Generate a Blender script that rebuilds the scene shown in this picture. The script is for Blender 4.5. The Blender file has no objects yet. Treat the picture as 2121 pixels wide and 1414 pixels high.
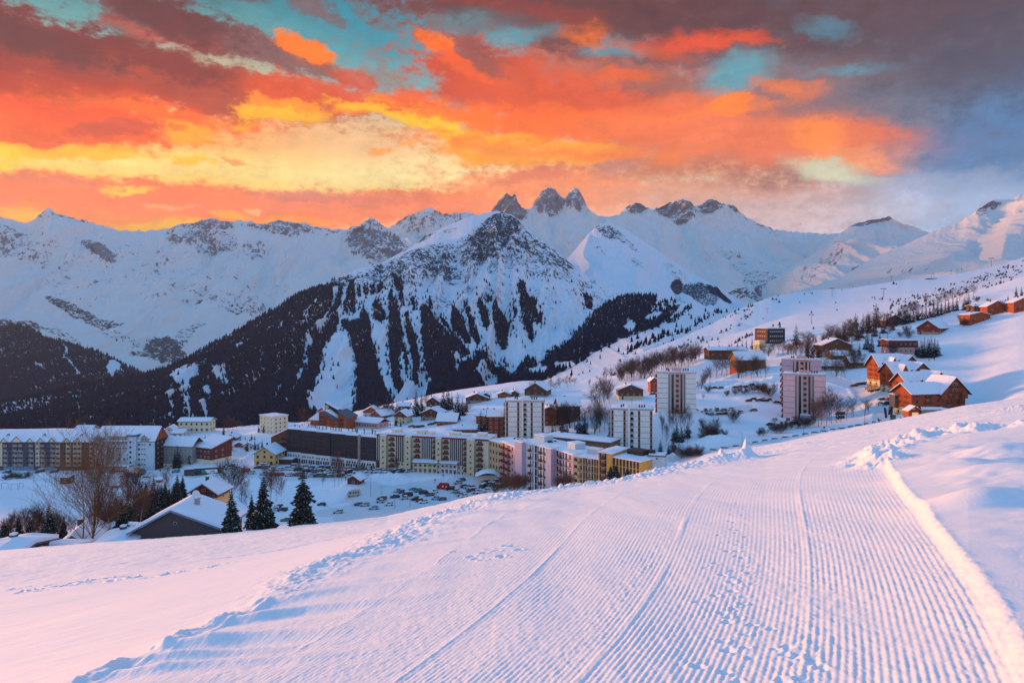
import bpy, math, random
import numpy as np
from mathutils import Vector, Matrix
random.seed(7); RNG = np.random.default_rng(11)
R = math.radians
SC = bpy.context.scene
# ---------------------------------------------------------------- camera
F = 1500.0; CX = 1060.5; H0 = 640.0; W, H = 2121.0, 1414.0
cam = bpy.data.cameras.new('camera'); cam_o = bpy.data.objects.new('camera', cam)
SC.collection.objects.link(cam_o); SC.camera = cam_o
cam.sensor_width = 36; cam.lens = 36 * F / W
cam_o.location = (0, 0, 0); cam_o.rotation_euler = (math.pi / 2, 0, 0)
cam.shift_y = -(H / 2 - H0) / W * -1 * -1
cam.clip_start = 0.1; cam.clip_end = 40000
SC.render.resolution_x = 1024; SC.render.resolution_y = 682
SC.view_settings.view_transform = 'Standard'; SC.view_settings.look = 'None'
SC.view_settings.gamma = 1; SC.view_settings.exposure = 0.68
SC.cycles.max_bounces = 5; SC.cycles.diffuse_bounces = 2; SC.cycles.glossy_bounces = 2
SC.cycles.volume_bounces = 0; SC.cycles.transparent_max_bounces = 8
SC.cycles.use_denoising = True
# ---------------------------------------------------------------- helpers for nodes
def lin(c):
    f = lambda v: (v / 255 / 12.92) if v / 255 <= 0.04045 else ((v / 255 + 0.055) / 1.055) ** 2.4
    return (f(c[0]), f(c[1]), f(c[2]), 1.0)
class NT:
    def __init__(s, tree): s.t = tree; s.n = tree.nodes; s.l = tree.links
    def new(s, ty, ins=None, **kw):
        nd = s.n.new(ty)
        for k, v in kw.items(): setattr(nd, k, v)
        for k, v in (ins or {}).items():
            sk = nd.inputs[k]
            if isinstance(v, bpy.types.NodeSocket): s.l.new(v, sk)
            else: sk.default_value = v
        return nd
    def math(s, op, a, b=None, c=None, clamp=False):
        ins = {0: a}
        if b is not None: ins[1] = b
        if c is not None: ins[2] = c
        return s.new('ShaderNodeMath', ins, operation=op, use_clamp=clamp).outputs[0]
    def ramp(s, fac, stops, interp='LINEAR'):
        nd = s.new('ShaderNodeValToRGB', {0: fac}); cr = nd.color_ramp; cr.interpolation = interp
        while len(cr.elements) > 1: cr.elements.remove(cr.elements[-1])
        cr.elements[0].position = stops[0][0]; cr.elements[0].color = stops[0][1]
        for p, c in stops[1:]:
            e = cr.elements.new(p); e.color = c
        return nd.outputs[0]
    def mix(s, fac, a, b, mode='MIX'):
        nd = s.new('ShaderNodeMix', data_type='RGBA', blend_type=mode)
        for i, v in ((0, fac), (6, a), (7, b)):
            if isinstance(v, bpy.types.NodeSocket): s.l.new(v, nd.inputs[i])
            else: nd.inputs[i].default_value = v
        return nd.outputs[2]
    def noise(s, vec, scale, detail=4, rough=0.55, out=0, dist=0.0, dim='3D'):
        nd = s.new('ShaderNodeTexNoise', noise_dimensions=dim, ins={'Scale': scale, 'Detail': detail, 'Roughness': rough, 'Distortion': dist})
        if vec is not None: s.l.new(vec, nd.inputs['Vector'])
        return nd.outputs[out]
# ---------------------------------------------------------------- world: sunset sky with lit clouds, by azimuth and elevation
SUN_AZ = -53.0; SUN_EL = 4.0
def azel(px, py):
    az = math.atan((px - CX) / F); el = math.atan((H0 - py) / F * math.cos(az))
    return math.degrees(az), math.degrees(el)
world = bpy.data.worlds.new('World'); SC.world = world; world.use_nodes = True
wt = NT(world.node_tree); wt.n.clear()
tc = wt.new('ShaderNodeTexCoord').outputs['Generated']
sx = wt.new('ShaderNodeSeparateXYZ', {0: tc})
az = wt.math('MULTIPLY', wt.math('ARCTAN2', sx.outputs[0], sx.outputs[1]), 57.29578)
el = wt.math('MULTIPLY', wt.math('ARCSINE', sx.outputs[2]), 57.29578)
co = wt.new('ShaderNodeCombineXYZ', {0: az, 1: el, 2: 0.0}).outputs[0]
cos_ = wt.new('ShaderNodeVectorMath', {0: co, 1: (0.55, 1.0, 1.0)}, operation='MULTIPLY').outputs[0]
def wnoise(scale, amp, det=5, rough=0.55):
    c = wt.noise(cos_, scale, det, rough, out=1, dim='2D')
    c = wt.new('ShaderNodeVectorMath', {0: c, 1: (0.5, 0.5, 0.5)}, operation='SUBTRACT').outputs[0]
    return wt.new('ShaderNodeVectorMath', {0: c, 1: amp}, operation='MULTIPLY').outputs[0]
wp = wt.new('ShaderNodeVectorMath', {0: co, 1: wnoise(0.22, (6.0, 3.2, 0), 8, 0.68)}, operation='ADD').outputs[0]
wp2 = wt.new('ShaderNodeVectorMath', {0: co, 1: wnoise(0.16, (9.0, 2.4, 0), 5, 0.5)}, operation='ADD').outputs[0]
nz = wt.math('SUBTRACT', wt.noise(cos_, 0.95, 7, 0.68, dim='2D'), 0.5)
nz = wt.math('ADD', nz, wt.math('MULTIPLY', wt.math('SUBTRACT', wt.noise(cos_, 2.6, 6, 0.72, dim='2D'), 0.5), 0.55))
nzb = wt.math('SUBTRACT', wt.noise(cos_, 0.3, 4, 0.6, dim='2D'), 0.5)
sxw = wt.new('ShaderNodeSeparateXYZ', {0: wp2})
elw = wt.new('ShaderNodeMapRange', {0: sxw.outputs[1], 1: 4.0, 2: 24.0, 3: 0.0, 4: 1.0}).outputs[0]
def skycol(rows):
    st = []
    for py, c in sorted(rows, key=lambda r: -r[0]):
        e = math.degrees(math.atan((H0 - py) / F * 0.93)); st.append((min(1, max(0, (e - 4) / 20)), lin(c)))
    return wt.ramp(elw, st)
L_ = skycol([(0, (70, 135, 145)), (90, (110, 160, 160)), (150, (190, 170, 140)), (230, (240, 165, 110)), (300, (250, 185, 105)), (350, (253, 222, 130)), (385, (250, 205, 105)), (415, (255, 140, 80)), (480, (255, 160, 50))])
M_ = skycol([(0, (45, 140, 160)), (100, (70, 150, 165)), (180, (120, 170, 170)), (235, (225, 190, 145)), (300, (244, 192, 142)), (350, (240, 220, 158)), (385, (245, 205, 125)), (430, (255, 165, 105)), (480, (252, 178, 130))])
N_ = skycol([(0, (85, 75, 82)), (90, (75, 140, 155)), (170, (95, 160, 175)), (240, (200, 150, 130)), (320, (230, 165, 120)), (360, (208, 195, 165)), (400, (218, 180, 160)), (450, (215, 185, 180)), (500, (215, 195, 200))])
O_ = skycol([(0, (92, 74, 80)), (90, (95, 88, 98)), (200, (85, 105, 132)), (300, (110, 142, 178)), (360, (150, 170, 200)), (420, (178, 188, 212)), (480, (190, 198, 222))])
azw = sxw.outputs[0]
def mr(v, a, b, lo=0.0, hi=1.0, kind='SMOOTHSTEP'):
    return wt.new('ShaderNodeMapRange', {0: v, 1: a, 2: b, 3: lo, 4: hi}, interpolation_type=kind).outputs[0]
col = wt.mix(mr(azw, -24, -8), L_, M_)
col = wt.mix(mr(azw, -2, 12), col, N_)
col = wt.mix(mr(azw, 20, 33), col, O_)
# cloud banks: (px, py, rx, ry, tilt, colour, opacity, softness)
BL = [
 (850, 352, 360, 36, 2, (246, 222, 158), .55, .8), (480, 345, 260, 26, 3, (250, 212, 130), .5, .8),
 (1380, 250, 560, 150, -8, (200, 110, 80), .75, .6), (1900, 150, 480, 200, 0, (98, 90, 104), .8, .7), (2030, 280, 200, 90, 0, (98, 124, 158), .6, .7),
 (1150, 150, 300, 110, -14, (190, 100, 75), .85, .45), (1230, 45, 520, 62, -6, (118, 72, 70), .95, .4), (1800, 30, 560, 90, -4, (92, 70, 76), .9, .6),
 (1450, 240, 420, 75, -8, (205, 115, 90), .8, .5), (1650, 180, 260, 60, -12, (135, 108, 110), .75, .6),
 (1120, 60, 75, 20, 10, (96, 150, 162), .7, .8), (1275, 96, 75, 18, 0, (96, 156, 170), .8, .7), (1522, 158, 95, 38, 10, (98, 162, 176), .92, .6), (1722, 58, 60, 16, -30, (86, 136, 156), .75, .8), (1770, 148, 90, 11, -4, (100, 150, 168), .7, .8), (1050, 90, 50, 30, 0, (85, 158, 170), .7, .5),
 (1200, 62, 55, 22, -15, (240, 120, 40), .8, .6), (1470, 84, 150, 17, -3, (232, 92, 52), .85, .6), (1090, 22, 160, 13, -8, (205, 78, 48), .8, .6), (1345, 100, 90, 13, -12, (215, 100, 60), .6, .6),
 (1030, 170, 170, 62, -22, (208, 84, 50), .95, .35), (1010, 130, 110, 32, -30, (150, 85, 75), .9, .4), (1190, 215, 210, 62, -10, (222, 98, 58), .9, .4), (1150, 255, 270, 34, -3, (255, 122, 48), .9, .5),
 (1330, 165, 130, 30, -15, (150, 100, 90), .75, .5), (1290, 160, 60, 16, 0, (240, 110, 50), .7, .6), (1420, 222, 130, 26, 6, (238, 122, 70), .75, .6),
 (1520, 218, 55, 26, -5, (255, 140, 55), .9, .5), (1450, 238, 180, 12, 4, (255, 138, 60), .8, .6), (1640, 180, 70, 16, -14, (225, 125, 75), .8, .6),
 (1560, 285, 420, 45, -6, (242, 130, 82), .8, .6), (1690, 285, 52, 40, -25, (255, 148, 74), .9, .5), (1790, 330, 120, 17, -14, (250, 160, 108), .85, .6), (1890, 315, 60, 14, -8, (225, 160, 130), .6, .7),
 (1720, 352, 105, 22, -16, (214, 216, 184), .85, .7), (1900, 235, 160, 26, -8, (140, 130, 142), .6, .8),
 (905, 82, 42, 15, -8, (255, 122, 26), 1, .4), (960, 125, 90, 15, -30, (240, 105, 45), .8, .6),
 (330, 22, 210, 40, -12, (116, 62, 62), .97, .35), (400, 58, 125, 26, -18, (150, 66, 56), .9, .5), (270, 50, 90, 28, -25, (125, 78, 78), .8, .5), (650, 22, 62, 17, -20, (120, 92, 92), .85, .5), (780, 42, 50, 14, -20, (125, 110, 110), .4, .7), (510, 3, 40, 8, 0, (105, 85, 90), .7, .5),
 (560, 110, 125, 26, -14, (138, 92, 90), .95, .4), (650, 128, 90, 13, -22, (165, 96, 80), .8, .6), (622, 94, 54, 17, -16, (255, 128, 22), 1, .4), (780, 150, 60, 28, -30, (150, 128, 120), .55, .7),
 (120, 105, 300, 66, -7, (128, 58, 54), 1, .32), (420, 150, 180, 34, -10, (140, 72, 60), .9, .5), (110, 150, 300, 40, -4, (172, 64, 44), .85, .7), (430, 185, 330, 50, -5, (180, 76, 50), .95, .4), (690, 205, 180, 33, -4, (222, 92, 48), .92, .4), (735, 160, 60, 22, -12, (215, 88, 50), .8, .5),
 (90, 215, 430, 50, -2, (238, 84, 26), .95, .5), (60, 270, 330, 40, 1, (248, 104, 34), .95, .4), (240, 270, 100, 16, 3, (215, 92, 62), .8, .6), (330, 235, 250, 17, -3, (255, 120, 36), .8, .6), (300, 62, 90, 12, -10, (205, 86, 60), .5, .7),
 (590, 236, 84, 24, -6, (255, 182, 14), 1, .4), (600, 222, 66, 12, -12, (255, 138, 34), .8, .6), (720, 228, 40, 14, 0, (255, 160, 30), .8, .6), (820, 236, 140, 14, -5, (255, 186, 20), .95, .5), (900, 262, 130, 26, -22, (255, 196, 18), 1, .4), (1010, 286, 120, 13, 3, (255, 168, 30), .95, .5), (900, 230, 110, 18, -8, (255, 128, 40), .8, .6), (860, 210, 70, 18, -5, (235, 105, 55), .85, .5),
 (405, 274, 66, 22, -10, (255, 170, 18), 1, .4), (375, 262, 30, 10, 0, (245, 120, 40), .7, .6), (515, 258, 22, 7, 0, (255, 175, 40), .8, .6), (120, 312, 190, 15, 4, (255, 190, 16), .95, .5), (15, 322, 70, 17, 8, (255, 208, 4), 1, .5), (10, 353, 42, 9, 0, (255, 215, 10), .9, .5), (390, 330, 58, 10, -6, (255, 190, 30), .85, .6), (230, 322, 60, 9, 4, (255, 200, 40), .8, .6), (480, 335, 22, 7, -15, (245, 165, 90), .8, .5), (775, 310, 32, 7, 0, (250, 168, 90), .9, .5), (845, 300, 18, 4, 0, (250, 170, 90), .8, .5),
 (1130, 312, 270, 20, -4, (255, 140, 62), .85, .6), (1080, 330, 170, 16, -6, (255, 165, 40), .8, .7), (1170, 300, 120, 12, -2, (255, 178, 40), .6, .8),
 (330, 428, 560, 46, 1, (255, 132, 78), 1, .3), (820, 425, 330, 32, 1, (252, 140, 92), .95, .35), (640, 402, 90, 16, 2, (214, 132, 110), .85, .6), (760, 412, 120, 14, 2, (232, 132, 100), .8, .6), (560, 400, 60, 12, 0, (225, 130, 100), .6, .6), (110, 383, 130, 9, 3, (235, 132, 92), .9, .5), (1120, 385, 240, 34, -2, (250, 142, 92), .85, .5), (1100, 368, 80, 13, 6, (222, 126, 96), .85, .6), (1262, 352, 62, 17, 0, (196, 132, 114), .9, .5), (1290, 385, 190, 20, -3, (250, 160, 112), .6, .7),
 (60, 452, 120, 13, -4, (255, 186, 30), .95, .7), (310, 466, 100, 12, 2, (255, 190, 40), .95, .7), (180, 440, 220, 14, 0, (255, 158, 66), .6, .8), (460, 448, 60, 9, 0, (255, 180, 40), .8, .6), (600, 460, 110, 9, 0, (255, 160, 46), .85, .7), (130, 432, 90, 10, 3, (250, 120, 70), .5, .7), (330, 430, 50, 6, 0, (255, 170, 110), .8, .6), (520, 432, 30, 5, 0, (255, 190, 120), .8, .6), (280, 395, 50, 6, 0, (255, 210, 70), .8, .6), (430, 398, 40, 5, 0, (255, 150, 100), .4, .6),
 (2090, 300, 240, 150, 0, (80, 128, 172), .9, .8), (1850, 215, 150, 40, -12, (92, 112, 132), .6, .8), (2080, 110, 280, 100, 0, (84, 80, 94), .75, .8), (2040, 425, 240, 60, 0, (168, 190, 222), .85, .8), (985, 42, 90, 20, 6, (92, 148, 158), .65, .6), (1900, 380, 160, 30, 0, (168, 176, 200), .6, .8),
 (60, 78, 230, 36, -6, (100, 46, 46), .85, .6), (310, 118, 190, 28, -10, (126, 48, 42), .8, .6), (330, 20, 180, 34, -12, (96, 48, 50), .8, .6), (1230, 30, 420, 34, -5, (100, 56, 54), .7, .7), (60, 160, 260, 30, -4, (166, 54, 34), .6, .7),
 (1240, 430, 200, 32, 0, (252, 176, 140), .6, .8), (1500, 400, 240, 22, -3, (222, 176, 158), .6, .8), (1650, 440, 300, 34, 0, (212, 190, 190), .6, .8), (1250, 398, 110, 12, -4, (240, 160, 125), .6, .8),
]
wpk = wp
for i_, (px, py, rx, ry, tilt, c, op, soft) in enumerate(BL):
    if i_ % 8 == 7:   # evaluate the banks in order, a few at a time
        wpk = wt.new('ShaderNodeVectorMath', {0: col, 1: (1e-6, 1e-6, 1e-6), 2: wp}, operation='MULTIPLY_ADD').outputs[0]
    a_, e_ = azel(px, py); ca = math.cos(R(a_)) ** 2
    m = wt.new('ShaderNodeMapping', {0: wpk, 'Location': (a_, e_, 0), 'Rotation': (0, 0, R(tilt)), 'Scale': (rx / F * 57.3 * ca * 1.08, ry / F * 57.3 * 1.12 * math.cos(R(a_)), 1)}, vector_type='TEXTURE')
    d = wt.new('ShaderNodeVectorMath', {0: m.outputs[0]}, operation='LENGTH').outputs['Value']
    d = wt.math('MULTIPLY_ADD', nz, 1.25, d)
    f_ = wt.new('ShaderNodeMapRange', {0: d, 1: 1 - soft * 0.95, 2: 1 + soft * 0.5, 3: op, 4: 0.0}, interpolation_type='SMOOTHSTEP').outputs[0]
    col = wt.mix(f_, col, lin(c))
br = wt.math('MULTIPLY_ADD', nz, 0.5, 1.06)
br = wt.math('ADD', br, wt.math('MULTIPLY', nzb, 0.45))
col = wt.new('ShaderNodeVectorMath', {0: col, 1: wt.new('ShaderNodeCombineXYZ', {0: br, 1: br, 2: br}).outputs[0]}, operation='MULTIPLY').outputs[0]
col = wt.new('ShaderNodeHueSaturation', {'Saturation': 1.03, 'Value': 1.07, 'Color': col}).outputs[0]; col = wt.new('ShaderNodeGamma', {0: col, 1: 1.10}).outputs[0]
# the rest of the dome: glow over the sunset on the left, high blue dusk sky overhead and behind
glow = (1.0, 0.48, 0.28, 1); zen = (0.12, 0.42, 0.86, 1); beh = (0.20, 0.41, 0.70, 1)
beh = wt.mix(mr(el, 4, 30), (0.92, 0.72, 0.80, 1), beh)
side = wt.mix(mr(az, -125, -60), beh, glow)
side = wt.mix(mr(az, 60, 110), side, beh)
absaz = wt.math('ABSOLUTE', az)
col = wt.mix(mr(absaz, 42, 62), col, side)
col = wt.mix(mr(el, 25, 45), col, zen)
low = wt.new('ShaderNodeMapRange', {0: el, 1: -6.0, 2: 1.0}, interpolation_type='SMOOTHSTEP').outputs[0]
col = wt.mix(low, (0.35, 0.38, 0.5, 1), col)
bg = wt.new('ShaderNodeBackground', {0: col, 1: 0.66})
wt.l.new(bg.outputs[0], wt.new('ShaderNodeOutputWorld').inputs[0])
world.cycles.sampling_method = 'MANUAL'; world.cycles.sample_map_resolution = 512
# ---------------------------------------------------------------- sun (last warm light, low on the left)
sl = bpy.data.lights.new('sun', 'SUN'); so = bpy.data.objects.new('sun', sl); SC.collection.objects.link(so)
sl.energy = 5.0; sl.angle = R(9.0); sl.color = (1.0, 0.43, 0.14)
sd = Vector((math.sin(R(SUN_AZ)) * math.cos(R(SUN_EL)), math.cos(R(SUN_AZ)) * math.cos(R(SUN_EL)), math.sin(R(SUN_EL))))
so.rotation_euler = sd.to_track_quat('Z', 'Y').to_euler(); so.location = (-50, 0, 60)

# haze between the camera and the far ranges
hz = bpy.data.materials.new('haze'); hz.use_nodes = True; ht = NT(hz.node_tree); ht.n.clear()
hp = ht.new('ShaderNodeVolumePrincipled', {'Color': (0.55, 0.76, 0.98, 1), 'Density': 0.000026, 'Anisotropy': 0.2})
ht.l.new(hp.outputs[0], ht.new('ShaderNodeOutputMaterial').inputs['Volume'])
# ---------------------------------------------------------------- geometry helpers
COL = SC.collection
def unit(px, py, Y): return ((px - CX) * Y / F, Y, (H0 - py) * Y / F)
_perm = RNG.permutation(4096).astype(np.int32); _g = RNG.random((4096, 2)) * 2 - 1
_g /= np.linalg.norm(_g, axis=1)[:, None]; _gx, _gy = _g[:, 0].astype(np.float32).copy(), _g[:, 1].astype(np.float32).copy()
def perlin(x, y):
    x = np.asarray(x, np.float64); y = np.asarray(y, np.float64)
    xi = np.floor(x); yi = np.floor(y); xf = (x - xi).astype(np.float32); yf = (y - yi).astype(np.float32); xi = xi.astype(np.int32); yi = yi.astype(np.int32)
    def gr(ix, iy, dx, dy):
        h = _perm[(ix + _perm[iy & 4095]) & 4095]; return _gx[h] * dx + _gy[h] * dy
    u = xf * xf * xf * (xf * (xf * 6 - 15) + 10); v = yf * yf * yf * (yf * (yf * 6 - 15) + 10)
    a = gr(xi, yi, xf, yf); b = gr(xi + 1, yi, xf - 1, yf); c = gr(xi, yi + 1, xf, yf - 1); d = gr(xi + 1, yi + 1, xf - 1, yf - 1)
    return (a + (b - a) * u) * (1 - v) + (c + (d - c) * u) * v
def fbm(x, y, o=5, g=0.5, l=2.03):
    s = 0; a = 1
    for i in range(o): s = s + a * perlin(x + 17.3 * i, y - 9.1 * i); x = x * l; y = y * l; a *= g
    return s
def ridged(x, y, o=5, g=0.5):
    s = 0; a = 1; w = 1
    for i in range(o):
        n = 1 - np.abs(perlin(x + 31.7 * i, y + 11.9 * i)) * 2; n = n * n * w; w = np.clip(n * 1.6, 0, 1)
        s = s + a * n; x = x * 2.07; y = y * 2.07; a *= g
    return s
def poly_in(px, py, poly):
    c = np.zeros(px.shape, bool); n = len(poly); j = n - 1
    for i in range(n):
        xi, yi = poly[i]; xj, yj = poly[j]
        if yi != yj: c ^= ((yi > py) != (yj > py)) & (px < (xj - xi) * (py - yi) / (yj - yi) + xi)
        j = i
    return c
def grid_mesh(name, P, attrs=None, smooth=True):
    ny, nx = P.shape[:2]; me = bpy.data.meshes.new(name)
    me.vertices.add(nx * ny); me.vertices.foreach_set('co', P.reshape(-1).astype(np.float32))
    i = np.arange(nx * ny).reshape(ny, nx)
    q = np.stack([i[:-1, :-1], i[:-1, 1:], i[1:, 1:], i[1:, :-1]], -1).reshape(-1, 4)
    me.loops.add(q.size); me.loops.foreach_set('vertex_index', q.reshape(-1).astype(np.int32))
    me.polygons.add(len(q)); me.polygons.foreach_set('loop_start', np.arange(0, q.size, 4, dtype=np.int32))
    me.update(calc_edges=True)
    if smooth: me.polygons.foreach_set('use_smooth', np.ones(len(q), bool))
    for k, v in (attrs or {}).items():
        a = me.attributes.new(k, 'FLOAT', 'POINT'); a.data.foreach_set('value', v.reshape(-1).astype(np.float32))
    return me
def link(name, me, mat=None, **props):
    o = bpy.data.objects.new(name, me); COL.objects.link(o)
    if mat is not None and me is not None and len(me.materials) == 0: me.materials.append(mat)
    for k, v in props.items(): o[k] = v
    return o
def tri_mesh(name, V, T, mat_idx=None, mats=(), smooth=False):
    me = bpy.data.meshes.new(name); V = np.asarray(V, np.float32); T = np.asarray(T, np.int32)
    me.vertices.add(len(V)); me.vertices.foreach_set('co', V.reshape(-1))
    k = T.shape[1]; me.loops.add(T.size); me.loops.foreach_set('vertex_index', T.reshape(-1))
    me.polygons.add(len(T)); me.polygons.foreach_set('loop_start', np.arange(0, T.size, k, dtype=np.int32))
    me.update(calc_edges=True)
    for m in mats: me.materials.append(m)
    if mat_idx is not None: me.polygons.foreach_set('material_index', np.asarray(mat_idx, np.int32))
    if smooth: me.polygons.foreach_set('use_smooth', np.ones(len(T), bool))
    return me
# ---------------------------------------------------------------- terrain materials
def snow_mountain(name, rock_col, wood_col, scale, bump, rthr=0.5, fine=1.0, tint=(0.80, 0.82, 0.87, 1)):
    m = bpy.data.materials.new(name); m.use_nodes = True; t = NT(m.node_tree); t.n.clear()
    oc = t.new('ShaderNodeTexCoord').outputs['Object']
    ar = t.new('ShaderNodeAttribute', attribute_name='rock').outputs['Fac']
    aw = t.new('ShaderNodeAttribute', attribute_name='wood').outputs['Fac']
    n1 = t.noise(oc, scale, 9, 0.68); n2 = t.noise(oc, scale * 5, 5, 0.65)
    st = t.new('ShaderNodeMapping', {0: oc, 'Scale': (1.0, 1.0, 0.45)}).outputs[0]
    n3 = t.noise(st, scale * 2.2, 8, 0.72)
    nn = t.math('ADD', t.math('MULTIPLY', n1, 0.35), t.math('MULTIPLY', n3, 0.65))
    cr_ = t.noise(st, scale * 6.0, 6, 0.75); nn = t.math('ADD', t.math('MULTIPLY', nn, 1.3), t.math('MULTIPLY', t.math('SUBTRACT', cr_, 0.82), 0.95))
    # snow lies where it is flat enough: steep faces show more rock
    ng = t.new('ShaderNodeNewGeometry'); nz_ = t.new('ShaderNodeSeparateXYZ', {0: ng.outputs['Normal']}).outputs[2]
    steep = t.math('MULTIPLY', t.math('SUBTRACT', 0.80, nz_), 0.12)
    rk = t.math('ADD', t.math('ADD', nn, t.math('MULTIPLY', t.math('SUBTRACT', ar, 0.93), 0.34)), steep)
    rk = t.new('ShaderNodeMapRange', {0: rk, 1: rthr - 0.25, 2: rthr - 0.21}, interpolation_type='SMOOTHSTEP').outputs[0]
    rk = t.math('MULTIPLY', rk, t.math('GREATER_THAN', ar, 0.02))
    wd = t.math('ADD', n2, t.math('MULTIPLY', t.math('SUBTRACT', aw, 0.60), 0.62))
    wd = t.new('ShaderNodeMapRange', {0: wd, 1: 0.5, 2: 0.6}, interpolation_type='SMOOTHSTEP').outputs[0]
    wd = t.math('MULTIPLY', wd, t.math('GREATER_THAN', aw, 0.02))
    rc = t.mix(n2, tuple(v * 0.6 for v in rock_col[:3]) + (1,), tuple(min(1, v * 1.5) for v in rock_col[:3]) + (1,))
    c = t.mix(rk, tint, rc); c = t.mix(wd, c, wood_col)
    b = t.new('ShaderNodeBump', {'Strength': bump, 'Distance': fine / scale * 0.12, 'Height': nn})
    p = t.new('ShaderNodeBsdfPrincipled', {'Base Color': c, 'Roughness': 0.9, 'Normal': b.outputs[0]})
    p.inputs['Specular IOR Level'].default_value = 0.1
    t.l.new(p.outputs[0], t.new('ShaderNodeOutputMaterial').inputs[0]); return m
M_FAR = snow_mountain('far_rock_and_snow', (0.24, 0.21, 0.23), (0.08, 0.075, 0.085, 1), 0.0062, 0.615, tint=(0.86, 0.80, 0.76, 1))  # warm snow tint: the pink veil over the far ranges is put into the colour
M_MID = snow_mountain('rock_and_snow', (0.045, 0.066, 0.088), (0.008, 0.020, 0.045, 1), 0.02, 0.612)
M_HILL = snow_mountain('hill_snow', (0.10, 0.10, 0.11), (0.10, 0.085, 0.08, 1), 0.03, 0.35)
# ---------------------------------------------------------------- lofted mountains
def row(pts):
    a = np.array(pts, float); return a[np.argsort(a[:, 0], kind='stable')]
def pchip(x, xs, ys):
    """smooth monotone interpolation; ys may be (n,) or (n, m)"""
    h = np.diff(xs); hh = h.reshape((-1,) + (1,) * (ys.ndim - 1)); dl = np.diff(ys, axis=0) / hh; m = np.zeros_like(ys)
    if len(xs) > 2:
        w1 = 2 * hh[1:] + hh[:-1]; w2 = hh[1:] + 2 * hh[:-1]; ok = dl[1:] * dl[:-1] > 0
        a = np.where(ok, dl[:-1], 1); b = np.where(ok, dl[1:], 1); m[1:-1] = np.where(ok, (w1 + w2) / (w1 / a + w2 / b), 0)
    m[0] = dl[0]; m[-1] = dl[-1]
    i = np.clip(np.searchsorted(xs, x, 'right') - 1, 0, len(xs) - 2); t = (x - xs[i]) / h[i]; t = t.reshape((-1,) + (1,) * (ys.ndim - 1)); H_ = hh[i]
    t2 = t * t; t3 = t2 * t
    return ys[i] * (2 * t3 - 3 * t2 + 1) + H_ * m[i] * (t3 - 2 * t2 + t) + ys[i + 1] * (3 * t2 - 2 * t3) + H_ * m[i + 1] * (t3 - t2)
def loft(rows, x0, x1, nx, ny, wts=None, jag=None, blur=0, smooth=False):
    """rows from ridge to foot, each a polyline of (bearing, drop, distance); returns bearing, drop and distance grids"""
    px = np.linspace(x0, x1, nx); S = []
    for r in rows:
        r = row(r)
        if smooth: S.append((pchip(px, r[:, 0], r[:, 1]), pchip(px, r[:, 0], r[:, 2])))
        else: S.append((np.interp(px, r[:, 0], r[:, 1]), np.interp(px, r[:, 0], r[:, 2])))
    if smooth:
        k = len(rows) - 1; v = np.linspace(0, k, ny); ix = np.arange(k + 1.0)
        PY = pchip(v, ix, np.array([a for a, b in S])); YY = 1 / pchip(v, ix, np.array([1 / b for a, b in S]))
        for _ in range(blur):
            for A in (PY, YY):
                A[:, 2:-2] = (A[:, :-4] + A[:, 1:-3] + A[:, 2:-2] + A[:, 3:-1] + A[:, 4:]) / 5; A[1:-1] = (A[:-2] + 2 * A[1:-1] + A[2:]) / 4
        return np.repeat(px[None], ny, 0), PY, YY, np.repeat((v / k)[:, None], nx, 1)
    if jag: S[0] = (S[0][0] + jag(px), S[0][1])
    k = len(rows) - 1; v = np.linspace(0, k, ny); i = np.minimum(v.astype(int), k - 1); f = v - i
    PY = np.array([S[a][0] * (1 - b) + S[a + 1][0] * b for a, b in zip(i, f)])
    YY = np.array([1 / ((1 - b) / S[a][1] + b / S[a + 1][1]) for a, b in zip(i, f)])
    PX = np.repeat(px[None], ny, 0)
    if blur:
        for _ in range(blur):
            for A in (PY, YY):
                A[1:-1] = (A[:-2] + 2 * A[1:-1] + A[2:]) / 4; A[:, 1:-1] = (A[:, :-2] + 2 * A[:, 1:-1] + A[:, 2:]) / 4
    return PX, PY, YY, np.repeat((v / k)[:, None], nx, 1)
def to_xyz(PX, PY, YY): return np.stack([(PX - CX) * YY / F, YY, (H0 - PY) * YY / F], -1)
def jagged(a, s, seed=0.0): return lambda px: -a * (ridged(px / s + seed, px * 0 + seed, 5, 0.6) - 0.9)
def relief(P, V, amp, sx, sz, seed=0.0, top=0.06, iso=0.5):
    """ribs and gullies running down the slope, growing from nothing at the crest"""
    X = P[..., 0] / sx; Z = P[..., 2] / sz; wq = fbm(X * 0.6 + seed, Z * 0.6 + 3.1, 3)
    rib = ridged(X + 0.9 * wq + seed, Z * 0.5 + 0.7 * wq, 6, 0.55) - 0.9
    isn = fbm(X * 1.7 + 5 + seed, P[..., 2] / sx * 1.7, 6, 0.55)
    env = np.clip(V / top, 0, 1) * np.clip((1 - V) * 8, 0.15, 1)
    d = amp * env * (rib * (1 - iso) + isn * iso * 1.5)
    P[..., 1] -= d * 0.75; P[..., 2] += d * 0.55 * np.clip((V - top) / (top * 4), 0, 1)
    return d
def pl_dist(px, py, pts):
    d = np.full(px.shape, 1e9)
    for (x0, y0), (x1, y1) in zip(pts[:-1], pts[1:]):
        dx, dy = x1 - x0, y1 - y0; t = np.clip(((px - x0) * dx + (py - y0) * dy) / (dx * dx + dy * dy), 0, 1); d = np.minimum(d, np.hypot(px - x0 - t * dx, py - y0 - t * dy))
    return d
def rockify(P, rk, V, amp, s):
    "fractured faces where the rock shows"
    P[..., 1] -= np.clip(rk - .3, 0, 1) * amp * (ridged(P[..., 0] / s, P[..., 2] / (s * 1.3), 5, .6) - .9) * np.clip(V / .02, 0, 1)
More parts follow.
